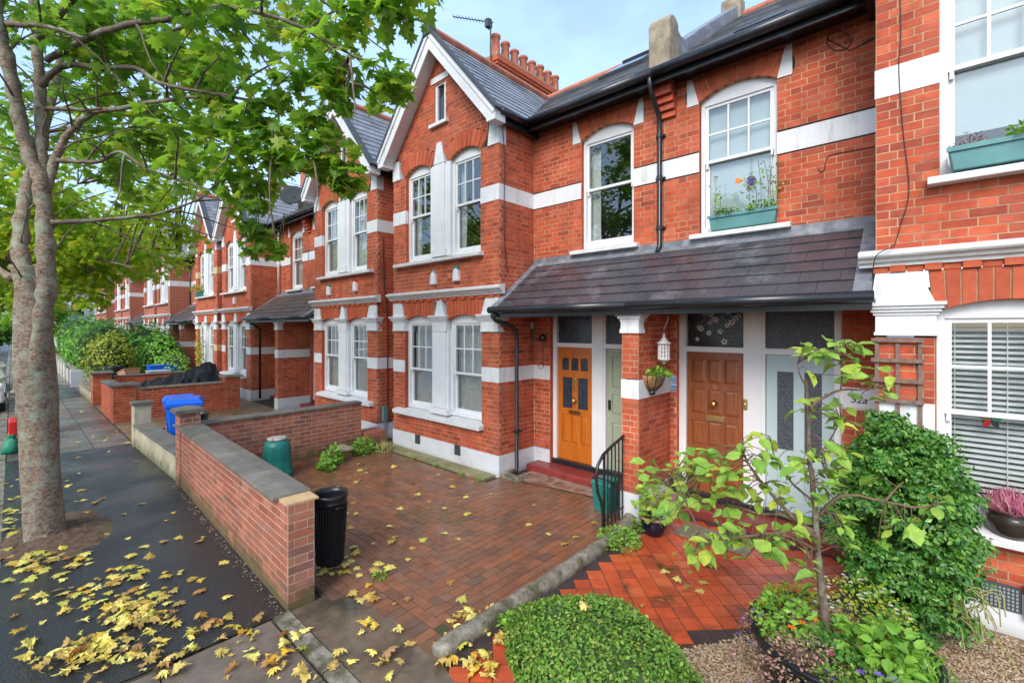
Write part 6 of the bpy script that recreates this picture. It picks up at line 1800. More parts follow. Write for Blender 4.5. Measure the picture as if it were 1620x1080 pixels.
def far_tree(label, base, h, spread, nleaf, m, clusters=None, lsize=(.11, .17), trunk_r=.2, low=2.6, extra=()):
    t = thing("maple_tree", label, "tree", base, "street trees")
    B = Vector(base)
    b = MB(); top = B+Vector((.1, .1, low+.6))
    b.tube(smooth_pts([B-Vector((0, 0, .05)), B+Vector((0, 0, .4)), B+Vector((.05, .02, 1.4)), top], 4), [trunk_r*(1.35 if i < 2 else 1.0-.018*i) for i in range(13)], 12); b.build("trunk", M_BARK, t, smooth=True)
    ends = []
    bb_ = MB()
    for k in range(11):
        a = k*2.4; rr = spread*random.uniform(.5, .95)
        e = B + Vector((math.cos(a)*rr, math.sin(a)*rr*.9, random.uniform(low+.2, h-.8)))
        m_ = top.lerp(e, .5)+Vector((0, 0, .35))
        Q = branch(bb_, [top-Vector((0, 0, .4)), top.lerp(m_, .6), m_, e], trunk_r*.42, .015, 7); ends += Q[4:]
    bb_.build("limbs", M_DBARK, t, smooth=True, kind="stuff")
    P_, N_, D_ = [], [], []
    ncl = max(40, nleaf//45)
    for k in range(ncl):
        q = random.choice(ends)
        c = q + Vector((random.gauss(0, .35), random.gauss(0, .35), random.gauss(.05, .35)))
        n = 45; r = random.uniform(.3, .55)
        u = rand_unit(n)*(rng.random(n)**.5)[:, None]*r
        P_.append(np.array(c)+u); N_.append(np.array([0, 0, .75])+rng.normal(size=(n, 3))*.42+u/r*.5); dd = u/r+rng.normal(size=(n, 3))*.5; dd[:, 2] -= .7; D_.append(dd)
    xb = MB()
    for c, r in extra:
        q = min(ends, key=lambda t_: (t_-c).length_squared)
        branch(xb, [q, q.lerp(c, .5)+Vector((0, 0, .15)), c], .022, .006, 6)
        n = 60
        u = rand_unit(n)*(rng.random(n)**.5)[:, None]*r
        P_.append(np.array(c)+u); N_.append(np.array([0, 0, .75])+rng.normal(size=(n, 3))*.42+u/r*.5); dd = u/r+rng.normal(size=(n, 3))*.5; dd[:, 2] -= .7; D_.append(dd)
    if extra: xb.build("side_branches", M_DBARK, t, smooth=True, kind="stuff")
    P_, N_, D_ = np.concatenate(P_), np.concatenate(N_), np.concatenate(D_)
    leaf_cloud("crown", m, 'maple', P_, N_, D_, rng.uniform(*lsize, len(P_)), t, "stuff")
    return t
EX2 = []
for row, (ya, yb, xa, xb_, n_) in enumerate(((150, 230, 120, 330, 10), (230, 300, 100, 340, 14), (300, 370, 100, 300, 13), (370, 430, 100, 220, 6), (430, 480, 95, 160, 4))):
    for k in range(n_): EX2.append((at(random.uniform(xa, xb_), random.uniform(ya, yb), random.uniform(8.6, 12.0)), random.uniform(.28, .45)))
far_tree("second maple street tree with yellowing leaves behind the foreground trunk", (-15.0, .22, 0), 8.6, 4.5, 13000, M_LEAFY, low=3.0, extra=EX2)
far_tree("third maple street tree farther down the pavement, yellow green", (-25.5, .2, 0), 8.5, 3.9, 6000, M_LEAFY, low=3.3, lsize=(.14, .2))
far_tree("fourth maple street tree small in the distance over the hedge", (-36.0, .2, 0), 8.5, 4.0, 3600, M_LEAFY, low=3.6, lsize=(.17, .25))
far_tree("farthest street tree closing the view at the end of the pavement", (-50.0, .3, 0), 9.0, 4.5, 4000, M_LEAF, low=2.6, lsize=(.22, .32))
far_tree("green street tree across the road, seen mirrored in the bay windows", (-13.5, -9.5, -.1), 9.5, 4.2, 4000, M_LEAF, lsize=(.18, .26), low=2.5)
far_tree("darker street tree across the road, seen mirrored in the upper window", (-5.5, -9.2, -.1), 9.5, 4.2, 4000, M_LEAF, lsize=(.18, .26), low=2.5)

# ================================================================== HEDGES AND SHRUBS
def hedge_box(name, label, cat, x0, x1, y0, y1, h, n, m, lk, ls, group=None, rnd=.25, core=True):
    t = thing(name, label, cat, ((x0+x1)/2, (y0+y1)/2, 0), group)
    cx, cy = (x0+x1)/2, (y0+y1)/2; hx, hy = (x1-x0)/2, (y1-y0)/2
    # superellipsoid shell
    u = rand_unit(n*2); e = .56
    k = (np.abs(u[:, 0])**(1/e)+np.abs(u[:, 1])**(1/e)+np.abs(u[:, 2])**(1/e))**(-e)
    s_ = u*k[:, None]
    wob = 1+.025*np.sin(s_[:, 0]*hx*7+1)+.03*np.sin(s_[:, 1]*hy*9+s_[:, 0]*hx*5)+.02*np.sin(s_[:, 2]*11+s_[:, 0]*hx*13)
    kk = wob*(1-.10*rng.random(len(s_))**2)
    p = np.stack([cx+s_[:, 0]*hx*kk, cy+s_[:, 1]*hy*kk, h/2+s_[:, 2]*h/2*kk], -1)
    nn = np.sign(s_)*np.abs(s_)**3+rng.normal(size=s_.shape)*.5; nn[:, 2] += .3
    keep = (p[:, 2] > .02)
    p, nn = p[keep][:n], nn[keep][:n]
    leaf_cloud("foliage", m, lk, p, nn, rng.normal(size=p.shape), rng.uniform(*ls, len(p)), t)
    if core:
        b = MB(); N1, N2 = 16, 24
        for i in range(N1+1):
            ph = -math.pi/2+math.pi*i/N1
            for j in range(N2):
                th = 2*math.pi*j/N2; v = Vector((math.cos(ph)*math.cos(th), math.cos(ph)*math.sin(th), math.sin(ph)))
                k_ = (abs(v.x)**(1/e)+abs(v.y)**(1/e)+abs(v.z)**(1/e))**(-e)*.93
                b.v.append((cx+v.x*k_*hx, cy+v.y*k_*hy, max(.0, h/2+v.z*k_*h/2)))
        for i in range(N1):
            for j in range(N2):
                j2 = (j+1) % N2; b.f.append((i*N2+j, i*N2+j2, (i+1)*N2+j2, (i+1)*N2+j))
        b.build("foliage_core", M_CORE, t, smooth=True)  # solid dark core added behind the leaf shell, no modelled branches
    return t
hedge_box("box_hedge", "low clipped box hedge with tiny glossy leaves at the near path edge", "hedge", -2.13, -.72, 1.95, 2.76, .78, 28000, M_BOX, 'small', (.018, .034))
def shrub(name, label, cat, center, rad, n, m, lk, ls, zmin=.03, up=.4, thick=.3, stems=0, group=None, core=.72):
    t = thing(name, label, cat, (center[0], center[1], 0), group)
    p, nn = shell(center, rad, n, thick, zmin, up)
    dd = rng.normal(size=p.shape); dd[:, 2] -= .4
    leaf_cloud("foliage", m, lk, p, nn, dd, rng.uniform(*ls, len(p)), t)
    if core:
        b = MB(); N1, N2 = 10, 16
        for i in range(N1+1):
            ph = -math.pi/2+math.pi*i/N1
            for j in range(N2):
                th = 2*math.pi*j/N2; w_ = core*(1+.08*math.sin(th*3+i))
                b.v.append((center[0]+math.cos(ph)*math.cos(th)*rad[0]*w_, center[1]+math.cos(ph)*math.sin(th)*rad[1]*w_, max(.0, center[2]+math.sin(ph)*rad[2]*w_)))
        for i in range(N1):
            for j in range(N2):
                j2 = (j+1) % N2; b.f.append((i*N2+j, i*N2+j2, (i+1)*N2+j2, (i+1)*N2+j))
        b.build("foliage_core", M_CORE, t, smooth=True)  # dark filler body added so the shrub is not see-through
    if stems:
        b = MB()
        for k in range(stems):
            a = random.random()*6.28; b.tube([(center[0], center[1], 0), (center[0]+rad[0]*.3*math.cos(a), center[1]+rad[1]*.3*math.sin(a), center[2]*.6), (center[0]+rad[0]*.7*math.cos(a), center[1]+rad[1]*.7*math.sin(a), center[2])], [.012, .008, .004], 5)
        b.build("stems", M_TWIG, t, kind="stuff")
    return t
# dense dark bush against the nearest bay
bu = thing("evergreen_bush", "dense dark green bush growing against the nearest bay below the trellis", "bush", (-.05, 4.85, 0))
P_, N_ = [], []
for c, r, n in (((-.19, 4.82, .86), (.40, .38, .80), 260), ((-.18, 4.85, 1.30), (.34, .33, .38), 130), ((-.06, 4.82, .52), (.32, .33, .46), 110), ((-.34, 4.80, 1.0), (.22, .28, .5), 30), ((.02, 4.80, 1.0), (.26, .30, .40), 36)):
    p, nn = lumpy(c, r, n, .105, 85); P_.append(p); N_.append(nn)
P_, N_ = np.concatenate(P_), np.concatenate(N_)
dd = rng.normal(size=P_.shape); dd[:, 2] -= .5
leaf_cloud("foliage", M_BUSH, 'small', P_, N_, dd, rng.uniform(.026, .055, len(P_)), bu)
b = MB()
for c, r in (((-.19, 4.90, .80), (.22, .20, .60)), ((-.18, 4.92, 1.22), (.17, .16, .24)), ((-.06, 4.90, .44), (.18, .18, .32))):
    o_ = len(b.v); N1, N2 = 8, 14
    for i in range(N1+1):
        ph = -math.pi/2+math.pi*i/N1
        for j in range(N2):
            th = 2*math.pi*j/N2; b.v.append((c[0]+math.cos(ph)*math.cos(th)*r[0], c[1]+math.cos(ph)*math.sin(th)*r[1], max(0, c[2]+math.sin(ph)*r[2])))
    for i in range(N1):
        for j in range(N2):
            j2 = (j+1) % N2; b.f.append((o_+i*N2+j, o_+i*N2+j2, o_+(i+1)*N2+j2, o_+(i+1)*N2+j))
b.build("foliage_core", M_CORE, bu, smooth=True, kind="stuff")  # dark solid ellipsoids added to close gaps between the leaf clumps
b = MB()
for k in range(26):
    a0 = Vector((random.uniform(.05, .28), random.uniform(4.5, 4.75), random.uniform(.25, .6))); b.tube(smooth_pts([a0, a0+Vector((random.uniform(0, .1), random.uniform(-.06, 0), .05)), a0+Vector((random.uniform(.05, .16), random.uniform(-.08, .04), random.uniform(-.18, .0)))], 3), .004, 4)
b.build("dry_stems", M_DRY, bu, "stuff")
# tall hedge and shrubs down the street
hg = thing("tall_hedge", "tall loose green hedge over the white wall down the street", "hedge", (-29, 3, 0))
P_, N_ = [], []
for c, r, n in (((-28.5, 2.9, 1.35), (3.0, 1.25, 1.35), 2600), ((-33, 2.9, 1.45), (4, 1.2, 1.45), 2200), ((-26.4, 4.2, 1.25), (2.0, 1.1, 1.35), 2000), ((-24.6, 4.35, 1.05), (1.2, .8, 1.15), 1300), ((-40, 2.9, 1.6), (6, 1.2, 1.6), 1800)):
    p, nn = shell(c, r, n, .22, .1, .4); P_.append(p); N_.append(nn)
P_, N_ = np.concatenate(P_), np.concatenate(N_); dd = rng.normal(size=P_.shape)
leaf_cloud("foliage", M_HEDGE, 'small', P_, N_, dd, rng.uniform(.11, .22, len(P_)), hg)
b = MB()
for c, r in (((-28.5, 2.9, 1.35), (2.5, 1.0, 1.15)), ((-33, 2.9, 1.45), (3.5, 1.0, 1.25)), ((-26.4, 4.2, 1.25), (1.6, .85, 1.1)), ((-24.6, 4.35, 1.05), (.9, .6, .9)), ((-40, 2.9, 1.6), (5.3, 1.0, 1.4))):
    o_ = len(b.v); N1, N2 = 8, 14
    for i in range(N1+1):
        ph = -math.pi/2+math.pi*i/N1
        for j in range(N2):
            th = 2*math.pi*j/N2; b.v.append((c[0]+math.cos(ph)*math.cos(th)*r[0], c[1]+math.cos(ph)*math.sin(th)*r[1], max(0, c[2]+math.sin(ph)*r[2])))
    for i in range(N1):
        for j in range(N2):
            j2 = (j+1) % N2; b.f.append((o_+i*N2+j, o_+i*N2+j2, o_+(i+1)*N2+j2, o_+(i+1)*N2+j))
b.build("foliage_core", M_CORE, hg, smooth=True, kind="stuff")  # added dark solid bodies that fill the hedge behind its leaves
shrub("golden_shrub", "golden yellow green shrub in front of the tall hedge", "shrub", (-24.0, 2.6, 1.1), (.95, .8, 1.2), 2400, M_YHEDGE, 'small', (.07, .15), group="front garden shrubs")
shrub("leafy_shrub", "bright green leafy shrub leaning over the boxes by the hedge", "shrub", (-22.6, 4.4, .75), (.8, .6, .75), 1100, M_LIME, 'small', (.07, .14), group="front garden shrubs")
# climbers and upper flower box on far house
shrub("climbing_plant", "thin climbing plant up the column of the cream banded house", "climber", (-21.7, 5.1, 1.3), (.16, .16, 1.25), 420, M_YHEDGE, 'small', (.05, .11), core=0, thick=.9)

# ------------------------------------------------------------------ apple tree in the black planter
pl = tub("planter", "large round black plastic planter on the gravel", (-.44, 3.55), .40, .47, .47, M_BLKPL, "planter")
b = MB(); b.lathe([(0, .42), (.44, .42)], (-.44, 3.55, 0), 28, False); b.build("soil", M_EARTH, pl, recalc=False)
ap = thing("apple_tree", "small apple tree with pale green leaves growing in the black planter", "tree", (-.5, 3.5, .38))
DA = 2.95
def ta(x, y, dd=0.0): return at(x, y, DA+dd)
AB = []
def abr(pts, r0, r1, nm="branch"):
    b = MB(); Q = branch(b, pts, r0, r1, 8); b.build(nm, M_TWIG if nm == "branch" else M_DBARK, ap, smooth=True); AB.append(Q)
abr([ta(1306, 1020), ta(1303, 960), ta(1297, 900), ta(1291, 830), ta(1285, 760), ta(1280, 690), ta(1275, 600)], .029, .010, "trunk")
abr([ta(1290, 850), ta(1255, 818, .05), ta(1215, 775, .15), ta(1185, 735, .2), ta(1172, 705, .2)], .016, .006)
abr([ta(1289, 842), ta(1240, 815, .1), ta(1200, 812, .2), ta(1160, 800, .3), ta(1110, 795, .4), ta(1060, 770, .45)], .014, .004)
abr([ta(1292, 870), ta(1235, 845, -.1), ta(1180, 848, -.1), ta(1120, 852, 0), ta(1095, 815, .05), ta(1072, 762, .1)], .013, .004)
abr([ta(1296, 815), ta(1320, 790, -.05), ta(1350, 783, -.1), ta(1400, 793, -.15), ta(1450, 802, -.2), ta(1482, 798, -.2)], .013, .005)
abr([ta(1280, 648), ta(1300, 630), ta(1330, 617), ta(1362, 616), ta(1400, 612)], .011, .004)
abr([ta(1330, 617), ta(1332, 590), ta(1330, 560), ta(1338, 545)], .006, .003)
abr([ta(1286, 730), ta(1310, 700, .1), ta(1330, 665, .1)], .008, .003)
abr([ta(1284, 790), ta(1250, 760, .15), ta(1225, 720, .2), ta(1218, 690, .2)], .009, .003)
abr([ta(1276, 612), ta(1265, 592), ta(1262, 575)], .006, .003)
abr([ta(1400, 793, -.15), ta(1420, 770, -.15), ta(1430, 762, -.15)], .008, .003)
apl = []
for (x, y, sx, sy, n, dd) in [(1035, 750, 22, 14, 8, .45), (1065, 742, 28, 16, 13, .45), (1105, 735, 34, 22, 17, .4), (1150, 745, 32, 24, 16, .3), (1130, 795, 36, 16, 13, .3), (1150, 838, 45, 18, 18, 0), (1205, 868, 28, 14, 11, -.1), (1212, 715, 24, 26, 11, .2), (1175, 700, 16, 14, 5, .2), (1240, 780, 30, 22, 14, .1), (1250, 845, 22, 18, 9, 0), (1290, 728, 26, 26, 15, 0), (1330, 725, 20, 22, 9, .1), (1310, 566, 28, 18, 16, 0), (1338, 548, 14, 8, 8, 0), (1352, 586, 24, 16, 8, 0), (1292, 640, 24, 14, 8, .1), (1335, 660, 18, 22, 9, .1), (1335, 830, 14, 16, 6, -.05), (1385, 850, 12, 10, 3, -.15), (1430, 830, 22, 8, 4, -.2), (1480, 800, 12, 8, 3, -.2), (1285, 895, 14, 20, 6, -.05), (1100, 862, 26, 12, 8, 0), (1072, 800, 16, 22, 8, .1), (1400, 612, 18, 14, 6, 0), (1085, 770, 20, 14, 8, .4), (1180, 780, 24, 16, 9, .25), (1310, 760, 20, 16, 8, 0)]:
    for k in range(int(n*1.6)+1): apl.append(ta(x+random.gauss(0, sx*.75), y+random.gauss(0, sy*.75), dd+random.gauss(0, .10)))
Po, To = LEAFS['oval']
me_als = []
for k in range(4):
    Q_ = Po.copy(); Q_[:, 2] = Q_[:, 2]*(1.0, 2.2, -.6, 1.6)[k] - (.0, .16, .10, .28)[k]*Q_[:, 1]**2; Q_[:, 0] *= (1, .85, 1.1, .75)[k]; Q_[:, 0] += (.0, .08, -.06, .05)[k]*Q_[:, 1]**2
    me_als.append(np_mesh("leaf", M_APPLE, Q_, To.reshape(-1), 3, True))
ab_pts = [q for Q in AB for q in Q]
b = MB()
crown_ = None
leafp = []
for p in apl:
    q = min(ab_pts, key=lambda t: (t-p).length_squared)
    if (p-q).length > .30: p = q+(p-q).normalized()*random.uniform(.1, .30)
    b.tube([q, q.lerp(p, .5)+Vector((0, 0, .02)), p], [.0035, .003, .002], 4, False); leafp.append((p, q))
crown_ = b.build("twigs", M_TWIG, ap, kind="stuff")
lfd = []
for p, q in leafp:
    lfd.append((p, np.array([random.gauss(0, .45)+CA*.25, random.gauss(0, .45)-SA*.25, 1.0]), np.array(p-q)*3+np.array([random.gauss(0, .5), random.gauss(0, .5), -.45]), random.choice((.06, .08, .095, .11, .125))*random.uniform(.9, 1.1)))
random.shuffle(lfd)
for p, n_, d_, s_ in lfd[:290]: leaf_inst("leaf", random.choice(me_als), ap, p, n_, d_, s_)
if lfd[290:]:
    leaf_cloud("foliage", M_APPLE, 'oval', np.array([f[0] for f in lfd[290:]]), np.array([f[1] for f in lfd[290:]]), np.array([f[2] for f in lfd[290:]]), np.array([f[3] for f in lfd[290:]]), ap)

# bedding plants in the planter and on the ground
def tuft(name, label, cat, c, r, h, n, m, lk, ls, spread=.5, group=None, flowers=None, droop=0.0):
    t = thing(name, label, cat, c, group)
    C = np.array(c); a = rng.uniform(0, 6.28, n); rr = np.sqrt(rng.random(n))*r
    z = rng.random(n)*h*(1-.55*(rr/r)**2)
    p = C+np.stack([np.cos(a)*rr, np.sin(a)*rr, z-droop*(rr/r)**2*h], -1)
    nn = rng.normal(size=p.shape)*.5; nn[:, 2] += .7
    dd = np.stack([np.cos(a)*spread, np.sin(a)*spread, np.full(n, .35 if lk != 'blade' else 1.2)], -1)+rng.normal(size=p.shape)*.35
    if lk == 'blade': nn = np.stack([np.cos(a), np.sin(a), np.full(n, .2)], -1)+rng.normal(size=p.shape)*.3
    leaf_cloud("foliage", m, lk, p, nn, dd, rng.uniform(*ls, n), t)
    if flowers:
        fm, fn, fs = flowers
        a = rng.uniform(0, 6.28, fn); rr = np.sqrt(rng.random(fn))*r
        for k in range(fn):
            b = MB(); q = C+np.array([math.cos(a[k])*rr[k], math.sin(a[k])*rr[k], h*random.uniform(.6, 1.05)*(1-.45*(rr[k]/r)**2)-droop*(rr[k]/r)**2*h])
            for i in range(5):
                an_ = i*1.2566+a[k]; x_, y_ = math.cos(an_), math.sin(an_)
                b.quad((q[0], q[1], q[2]), (q[0]+fs*(x_*.7-y_*.35), q[1]+fs*(y_*.7+x_*.35), q[2]+fs*.2), (q[0]+fs*x_*1.1, q[1]+fs*y_*1.1, q[2]+fs*.1), (q[0]+fs*(x_*.7+y_*.35), q[1]+fs*(y_*.7-x_*.35), q[2]+fs*.2))
            b.build("flower", fm, t, recalc=False)
    b = MB()
    for k in range(5): an_ = k*1.256; b.tube([(C[0], C[1], C[2]-.01), (C[0]+r*.4*math.cos(an_), C[1]+r*.4*math.sin(an_), C[2]+h*.5)], .003, 4)
    b.build("stems", M_TWIG, t, kind="stuff")
    return t
PG = "bedding plants in the planter"
zb = .42
tuft("marigold", "orange marigold with lush green leaves left of the apple trunk", "flower", (-.72, 3.50, zb), 0.208, 0.213, 442, M_LIME, 'small', (.03, .06), group=PG, flowers=(M_ORANGE, 4, .026))
tuft("dianthus", "pink flowered plant just right of the apple trunk", "flower", (-.40, 3.42, zb), 0.156, 0.200, 272, M_BUSH, 'small', (.03, .06), group=PG, flowers=(M_PINK, 3, .026))
tuft("heather", "dusty pink heather spilling over the front rim of the planter", "heather", (-.56, 3.22, zb), 0.260, 0.175, 1190, M_DHEATHER, 'small', (.012, .03), group=PG, droop=.6)
tuft("lobelia", "purple trailing lobelia at the left rim of the planter", "flower", (-.86, 3.38, zb), 0.182, 0.150, 442, M_DHEATHER, 'small', (.012, .028), group=PG, flowers=(M_PURPLE, 26, .011), droop=2.2)
tuft("viola", "violet pansy among small leaves at the front of the planter", "flower", (-.22, 3.22, zb), 0.182, 0.150, 374, M_BOX, 'small', (.025, .045), group=PG, flowers=(M_PURPLE, 6, .022), droop=.5)
tuft("hydrangea", "broad bright green leaves at the right side of the planter", "plant", (-.22, 3.55, zb), 0.221, 0.250, 221, M_LIME, 'oval', (.06, .11), group=PG)
tuft("silver_plant", "pale cream flowered wispy plant behind the apple trunk", "plant", (-.36, 3.86, zb), 0.286, 0.325, 714, M_YHEDGE, 'small', (.018, .035), group=PG, flowers=(M_WHITEFL, 34, .014))
tuft("fern", "feathery light green fern at the right rim of the planter", "fern", (-.04, 3.62, zb), .15, .06, 220, M_LIME, 'blade', (.06, .12), spread=1.6, group=PG, droop=.4)
tuft("sedum", "yellow green leafy plant on the far rim of the planter", "plant", (-.74, 3.80, zb), 0.195, 0.150, 442, M_YHEDGE, 'small', (.025, .05), group=PG)
tuft("ivy_clump", "dark reddish leafy clump in the middle of the planter", "plant", (-.56, 3.68, zb), 0.195, 0.150, 374, M_DHEATHER, 'small', (.03, .055), group=PG)
tuft("creeping_plant", "small creeping green plant with blue dots at the planter front", "plant", (-.38, 3.12, zb), 0.208, 0.125, 646, M_BOX, 'small', (.02, .04), group=PG, flowers=(M_PURPLE, 8, .010), droop=.9)
WG = "weeds in the paving"
tuft("weed_clump", "bright green clover like weed sprawling over the driveway kerb", "weed", (-2.60, 4.62, .02), .24, .16, 900, M_LIME, 'small', (.02, .042), group=WG)
tuft("weed_clump", "small green weed trailing at the pillar foot beside the flower pot", "weed", (-2.62, 5.12, .02), .12, .12, 240, M_LIME, 'small', (.02, .035), group=WG)
tuft("weed_clump", "upright leafy weed left of the loose brick block", "weed", (-7.9, 3.86, .0), .16, .34, 150, M_LIME, 'oval', (.06, .12), group=WG)
tuft("weed_clump", "lower leafy weed in front of the loose brick block", "weed", (-7.65, 3.62, .0), .13, .20, 110, M_LIME, 'oval', (.05, .10), group=WG)
tuft("weed_clump", "green leafy weed right of the loose brick block", "weed", (-8.15, 4.62, .0), .22, .30, 170, M_LIME, 'oval', (.06, .11), group=WG)
tuft("grass_clump", "dry yellow grass tuft at the left end of the concrete strip", "grass", (-7.95, 4.98, .0), .14, .02, 90, M_DRY, 'blade', (.14, .26), spread=1.2, group=WG)
for i, (x, y, l) in enumerate([(-7.1, 5.03, "tiny weed by the concrete strip, third from the bay corner"), (-6.4, 5.03, "tiny weed by the concrete strip, second from the bay corner"), (-5.75, 5.03, "tiny weed by the concrete strip, near the yellow leaf"), (-5.28, 5.02, "tiny weed at the bay corner end of the concrete strip")]):
    tuft("weed_clump", l, "weed", (x, y, .0), .08, .05, 45, M_LIME, 'blade', (.04, .08), group=WG)
tuft("weed_clump", "small weed growing between the kerb and the near path tiles", "weed", (-2.55, 2.75, .01), .08, .10, 60, M_LIME, 'oval', (.04, .07), group=WG)
tuft("weed_clump", "small green weed on the driveway beside the black bin", "weed", (-3.98, 2.42, .01), .06, .03, 40, M_LIME, 'small', (.03, .05), group=WG)
# pot by the railing
pot = thing("flower_pot", "dark blue glazed pot with tan rim beside the railing", "pot", (-2.42, 5.12, 0))
b = MB(); b.lathe([(0, 0), (.09, 0), (.10, .01), (.14, .10), (.155, .19), (.15, .20), (.135, .19), (.12, .12), (0, .12)], (-2.42, 5.12, .006), 26, False); b.build("body", M_POTBLUE, pot, smooth=True)
b = MB(); b.lathe([(.145, .196), (.172, .200), (.176, .215), (.165, .226), (.145, .22)], (-2.42, 5.12, .006), 26, False); b.build("rim", M_POTRIM, pot, smooth=True)
b = MB(); b.lathe([(0, .175), (.14, .175)], (-2.42, 5.12, .006), 20, False); b.build("soil", M_EARTH, pot, recalc=False)
tuft("potted_plant", "lime leaved potted plant in the dark blue pot", "plant", (-2.42, 5.12, .18), .21, .50, 120, M_APPLE, 'oval', (.07, .13))
tuft("potted_plant", "silvery small leaved plant at the right of the dark blue pot", "plant", (-2.32, 5.12, .18), .10, .18, 160, mat("silver_leaf", (.35, .42, .36), .6, [(.25, .33, .25)], 5, .1), 'small', (.02, .04))
# wall basket on the pillar
wbk = thing("wall_basket", "coir lined half basket fixed to the porch pillar", "basket", (-2.70, 5.60, 1.6))
b = MB(); n = 14; bx_, by_, bz_ = -2.705, 5.62, 1.83
for i, (r_, z_) in enumerate(((.0, -.21), (.08, -.20), (.15, -.13), (.19, -.05), (.20, .0), (.18, .0), (.12, -.06), (0, -.08))):
    for k in range(n+1): a = -math.pi/2+math.pi*k/n; b.v.append((bx_+max(.002, r_*math.cos(a)*.85), by_+r_*math.sin(a)*1.1, bz_+z_))
for i in range(7):
    for k in range(n): a = i*(n+1)+k; b.f.append((a, a+1, a+n+2, a+n+1))
b.build("liner", M_COIR, wbk, smooth=True)
for k in range(5):
    a = -math.pi/2+math.pi*(k+.5)/5; b = MB(); b.tube([(bx_+.005+r_*math.cos(a)*.86, by_+r_*math.sin(a)*1.11, bz_+z_) for r_, z_ in ((.01, -.215), (.085, -.203), (.155, -.132), (.195, -.05), (.205, .005))], .005, 5); b.build("wire", M_BLACK, wbk)
b = MB(); b.lathe([(0, -.05), (.035, -.04), (.04, 0), (.02, .02), (0, .02)], (bx_+.06, by_-.07, bz_-.21), 10, False); b.build("drip_spout", M_BLACK, wbk, smooth=True)
tuft("basket_plant", "bright green bedding plant filling the wall basket", "plant", (bx_+.09, by_, bz_-.03), .17, .14, 200, M_LIME, 'oval', (.035, .07))
# window boxes
def wbox(label, x0, x1, y0, z, m=M_TEALPL):
    t = thing("window_box", label, "window box", ((x0+x1)/2, y0, z), "window boxes"); dp = .17; h = .19
    b = MB(); b.hexa([(x0+.03, y0, z), (x1-.03, y0, z), (x1-.03, y0+dp-.03, z), (x0+.03, y0+dp-.03, z), (x0, y0-.01, z+h), (x1, y0-.01, z+h), (x1, y0+dp, z+h), (x0, y0+dp, z+h)]); b.build("trough", m, t, bevel=.008)
    b = MB(); b.box(x0-.012, x1+.012, y0-.024, y0-.011, z+h-.035, z+h+.004); b.build("lip", m, t); b = MB(); b.box(x0+.01, x1-.01, y0+.005, y0+dp-.01, z+h+.001, z+h+.006); b.build("soil", M_EARTH, t)
    return t
wbox("teal window box with sprouting flowers on the frosted upper window sill", -2.15, -1.36, YM-.10, 3.695)
wbox("teal window box on the nearest bay's upper sill at the right edge", .10, 1.5, YB-.12, 3.73)
wbox("green window box on the upper sill of the cream banded house", -22.9, -22.0, YB-.12, 3.72, M_GRNPL)
BG = "window box plants"
tuft("box_plant", "trailing green plant along the left half of the upper window box", "plant", (-1.95, YM-.03, 3.88), .16, .10, 200, M_BOX, 'small', (.025, .05), group=BG)
tuft("box_plant", "bushy green plant at the right end of the upper window box", "plant", (-1.55, YM-.03, 3.88), .17, .12, 220, M_LIME, 'small', (.025, .05), group=BG)
tuft("box_plant", "orange flowered straggly plant at the left of the nearest window box", "flower", (.22, YB-.05, 3.92), .10, .12, 90, M_DHEATHER, 'small', (.015, .03), group=BG, flowers=(M_ORANGE, 4, .018))
tuft("box_plant", "lush green plant in the nearest window box at the right edge", "plant", (.62, YB-.05, 3.92), .18, .12, 260, M_LIME, 'small', (.03, .06), group=BG)
tuft("box_plant", "mixed plants with reddish flowers on the cream banded house sill", "plant", (-22.4, YB-.05, 3.92), .40, .35, 300, M_YHEDGE, 'small', (.05, .10), group=BG, flowers=(M_ORANGE, 5, .03))
ts = thing("flowering_plant", "tall thin flowering stems with one orange bloom in the upper window box", "flower", (-1.7, YM-.03, 3.88), BG)
sx_ = [(-2.10, .55), (-2.04, .35), (-1.70, .42), (-1.62, .50), (-1.55, .62), (-1.48, .60), (-1.43, .70), (-1.40, .48), (-1.38, .62)]
b = MB(); lp = []
for x, h in sx_:
    pts = [(x, YM-.03, 3.87), (x+random.uniform(-.03, .03), YM-.05, 3.87+h*.5), (x+random.uniform(-.05, .05), YM-.05, 3.87+h)]
    b.tube(smooth_pts(pts, 3), .003, 4); lp += [(Vector(pts[0]).lerp(Vector(pts[2]), random.uniform(.2, 1))) for _ in range(14)]
b.build("stalks", M_TWIG, ts, kind="stuff")
lp = np.array(lp)+rng.normal(size=(len(lp), 3))*np.array([.03, .01, .01])
leaf_cloud("foliage", M_APPLE, 'small', lp, rng.normal(size=lp.shape), rng.normal(size=lp.shape), rng.uniform(.03, .06, len(lp)), ts)
b = MB(); b.lathe([(0, 0), (.035, .005), (.04, .012), (0, .02)], (0, 0, 0), 10, False); inst("flower", b.mesh("flower", M_ORANGE), ts, (-1.80, YM-.07, 4.28), (R(80), 0, R(20)))
